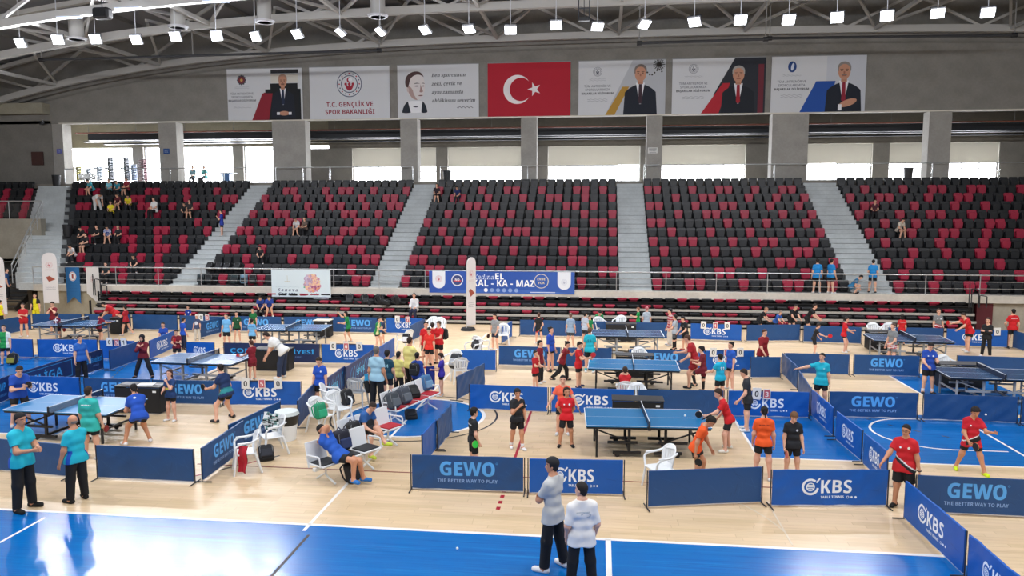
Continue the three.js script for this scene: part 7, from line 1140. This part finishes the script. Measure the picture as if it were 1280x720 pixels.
// bleacher and stand
function seated(x, y, z, H, face, label, o) { person(x, z, H, face, label, { y, pose: 'sit', ...o }); }
seated([-16.75, 0.81][0], 0.22, -35.55, 1.45, 20, 'boy in blue with black trousers sitting on the bleacher, left one of two', { shirt: '#21408f', low: '#131420', legs: 'trousers', hair: ['short', hD], pose: 'sitLean' });
seated([-16.29, 0.82][0], 0.22, -35.5, 1.5, 24, 'boy in blue with bare legs sitting on the bleacher, right one of two', { shirt: '#2546a0', low: '#131420', hair: ['short', hD], pose: 'sitLean' });
seated([-8.9, 0.92][0], 0.2, -35.5, 1.62, 0, 'woman in white top and navy trousers with long dark hair sitting on the bleacher', { shirt: '#d9dadc', low: '#18203c', legs: 'trousers', hair: ['long', '#17110f'], pose: 'sit', sleeve: 1.2 });
const rowSeat = (k) => [rowY(k) + 0.02, rowZ(k) + 0.12];
[
  [-32.9, 6.63, 10, 'turquoise', '#3f9fb0', 'seated spectator in turquoise at the top left of the far left block'],
  [-31.73, 6.73, 10, '', '#7cc0d0', 'seated spectator in pale turquoise, second in the upper row of the far left block'],
  [-31.07, 6.63, 10, '', '#2f8ea2', 'seated spectator in dark turquoise, third in the upper row of the far left block'],
  [-30.47, 6.52, 10, '', '#8a2634', 'seated spectator in dark red beside the turquoise group of the far left block'],
  [-29.33, 5.55, 8, '', '#e0cc28', 'seated child in yellow, upper of two in the far left block'],
  [-29.92, 5.06, 7, '', '#e6d22a', 'seated child in yellow, lower of two in the far left block'],
  [-29.9, 5.85, 8, '', '#5a1c26', 'seated child in maroon beside the upper child in yellow'],
  [-27.05, 5.11, 7, '', '#e4e4e2', 'seated man in white shirt in the middle of the far left block', 1.7],
  [-25.14, 5.26, 7, '', '#1c1d20', 'seated spectator in black, left of two at the right of the far left block'],
  [-24.78, 5.31, 7, '', '#2a2a2d', 'seated spectator in black, right of two at the right of the far left block'],
  [-29.98, 3.64, 4, '', '#141519', 'seated spectator in black, leftmost of the dark group in the far left block'],
  [-29.08, 3.65, 4, '', '#17181c', 'seated spectator in black, second of the dark group in the far left block'],
  [-28.44, 3.56, 4, '', '#2a4da0', 'seated spectator in blue and white within the dark group in the far left block'],
  [-27.78, 3.7, 4, '', '#15161a', 'seated spectator in black, right end of the dark group in the far left block'],
  [-29.39, 2.78, 2, '', '#c9c4c4', 'seated spectator in white print shirt at the lower left of the far left block'],
  [-29.19, 3.03, 3, '', '#1c1c20', 'seated spectator in black behind the one in white print shirt'],
  [-25.22, 2.32, 1, '', '#1a1b20', 'seated spectator in black with white shoe at the front of the far left block'],
  [-26.28, 1.98, 0, '', '#1f2b30', 'seated spectator in dark green at the front rail of the far left block'],
  [-17.26, 3.9, 5, '', '#c9cccc', 'seated spectator in pale shirt in the middle of the second block'],
  [-16.83, 3.99, 5, '', '#6a5a50', 'seated spectator in patterned shirt beside the pale one in the second block'],
  [-18.39, 2.6, 2, '', '#2b2b2f', 'seated spectator in black with white cap low in the second block'],
  [-9.84, 5.74, 9, '', '#2b1d26', 'seated spectator in dark red at the left end of the middle block'],
  [-8.53, 5.83, 9, '', '#1d2c62', 'seated spectator in blue at the upper left of the middle block'],
  [14.95, 5.19, 7, '', '#4a1d28', 'seated woman in dark red top at the left of the rightmost block'],
  [15.6, 4.15, 5, '', '#b8a894', 'seated woman in patterned beige top in the rightmost block'],
].forEach(([x, y, k, , c, l, h], i) => seated(x, rowSeat(k)[0], rowSeat(k)[1], h ?? (i % 3 ? 1.4 : 1.5), (i * 37) % 50 - 20, l, { shirt: c, low: i % 2 ? '#15161a' : '#22252c', legs: i % 3 ? 'trousers' : 'shorts', pose: i % 2 ? 'sit' : 'sitLean', hair: [['short', 'long', 'short', 'pony'][i % 4], hD], shoes: i % 3 ? '#d0d0d0' : '#222', pattern: c === '#b8a894' || c === '#2a4da0' ? (a, b, d) => Math.sin(a * 160) * Math.sin(b * 140) > 0.2 ? '#e6e2da' : null : undefined }));
person([-31.19, 5.9][0], -44.0, 1.7, 60, 'man in white bending across the seats of the far left block', { y: rowY(8), shirt: '#dcdcda', low: '#d4d4d2', legs: 'trousers', pose: 'bend', adj: { lean: 78 }, hair: ['short', hD], shoes: '#333' });
{ const k = 4; person([-21.8, 4.25][0], rowZ(5) + 0.3, 1.5, -70, 'boy in dark blue shirt standing on the stairs left of the second block', { y: rowY(5) + 0.03, shirt: '#22399c', low: '#15161c', hair: ['short', hB], shoes: '#ccc', hem: 0.1, adj: { la: [30, 8, 110, 30] } }); }
person([10.23, 2.4][0], -36.85, 1.62, 172, 'boy in bright blue shirt with his back to the rail, left of the right stairs', { y: FL0 + 0.01, shirt: '#1a86cc', low: '#15161b', hair: ['short', hD], shoes: '#ddd', hem: 0.08 });
person([10.88, 2.41][0], -36.9, 1.62, 120, 'second boy in bright blue shirt standing by the rail near the right stairs', { y: FL0 + 0.01, shirt: '#1a86cc', low: '#23252b', hair: ['short', hD], shoes: '#ddd', hem: 0.06 });
person([12.01, 2.15][0], -36.95, 1.5, 70, 'child in blue crouching behind the rail at the foot of the right stairs', { y: FL0 + 0.01, shirt: '#2a6f9a', low: '#1c1d22', pose: 'kneel', adj: { lean: 40 }, hair: ['short', hD], shoes: '#333' });
person([12.79, 2.42][0], -37.0, 1.55, 160, 'boy in bright blue shirt and black shorts standing on the foot of the right stairs', { y: FL0 + 0.05, shirt: '#1a86cc', low: '#15161b', pose: 'relaxed', hair: ['short', hD], shoes: '#222', adj: { la: [10, 12, 70, 40] } });
person([-32.53, 0.54][0], -37.9, 1.7, 120, 'person in dark blue climbing the dark stairs at the left edge', { y: 0.6, shirt: '#1f4a7c', low: '#15161b', legs: 'trousers', hair: ['short', hD], shoes: '#222' });
[[-30.63, 8.31, 70, '#3a3748', 'dark clothed person leaning back at the gallery table before the window'], [-29.53, 8.31, 10, '#5d7f88', 'person in grey blue sitting behind the gallery table, middle one'], [-28.62, 8.3, -20, '#4f9a9a', 'person in turquoise sitting behind the gallery table, right one']].forEach(([x, y, f, c, l], i) => seated(x, 7.36, i ? -52.4 : -51.2, 1.7, f, l, { shirt: c, low: '#1b1c22', legs: 'trousers', hair: ['short', hD], pose: i ? 'sit' : 'sitLean', bulk: 1.1 }));
[[-37.17, 8.1], [-36.73, 8.04], [-36.3, 8.04]].forEach(([x], i) => chair(x, -51, 180, `dark chair on the gallery before the left window, ${ordinal[i]} from the left`, chairG, 7.3));
scene.traverse((o) => { if (o.isMesh) { o.castShadow = true; o.receiveShadow = true; } });
renderer.render(scene, camera);
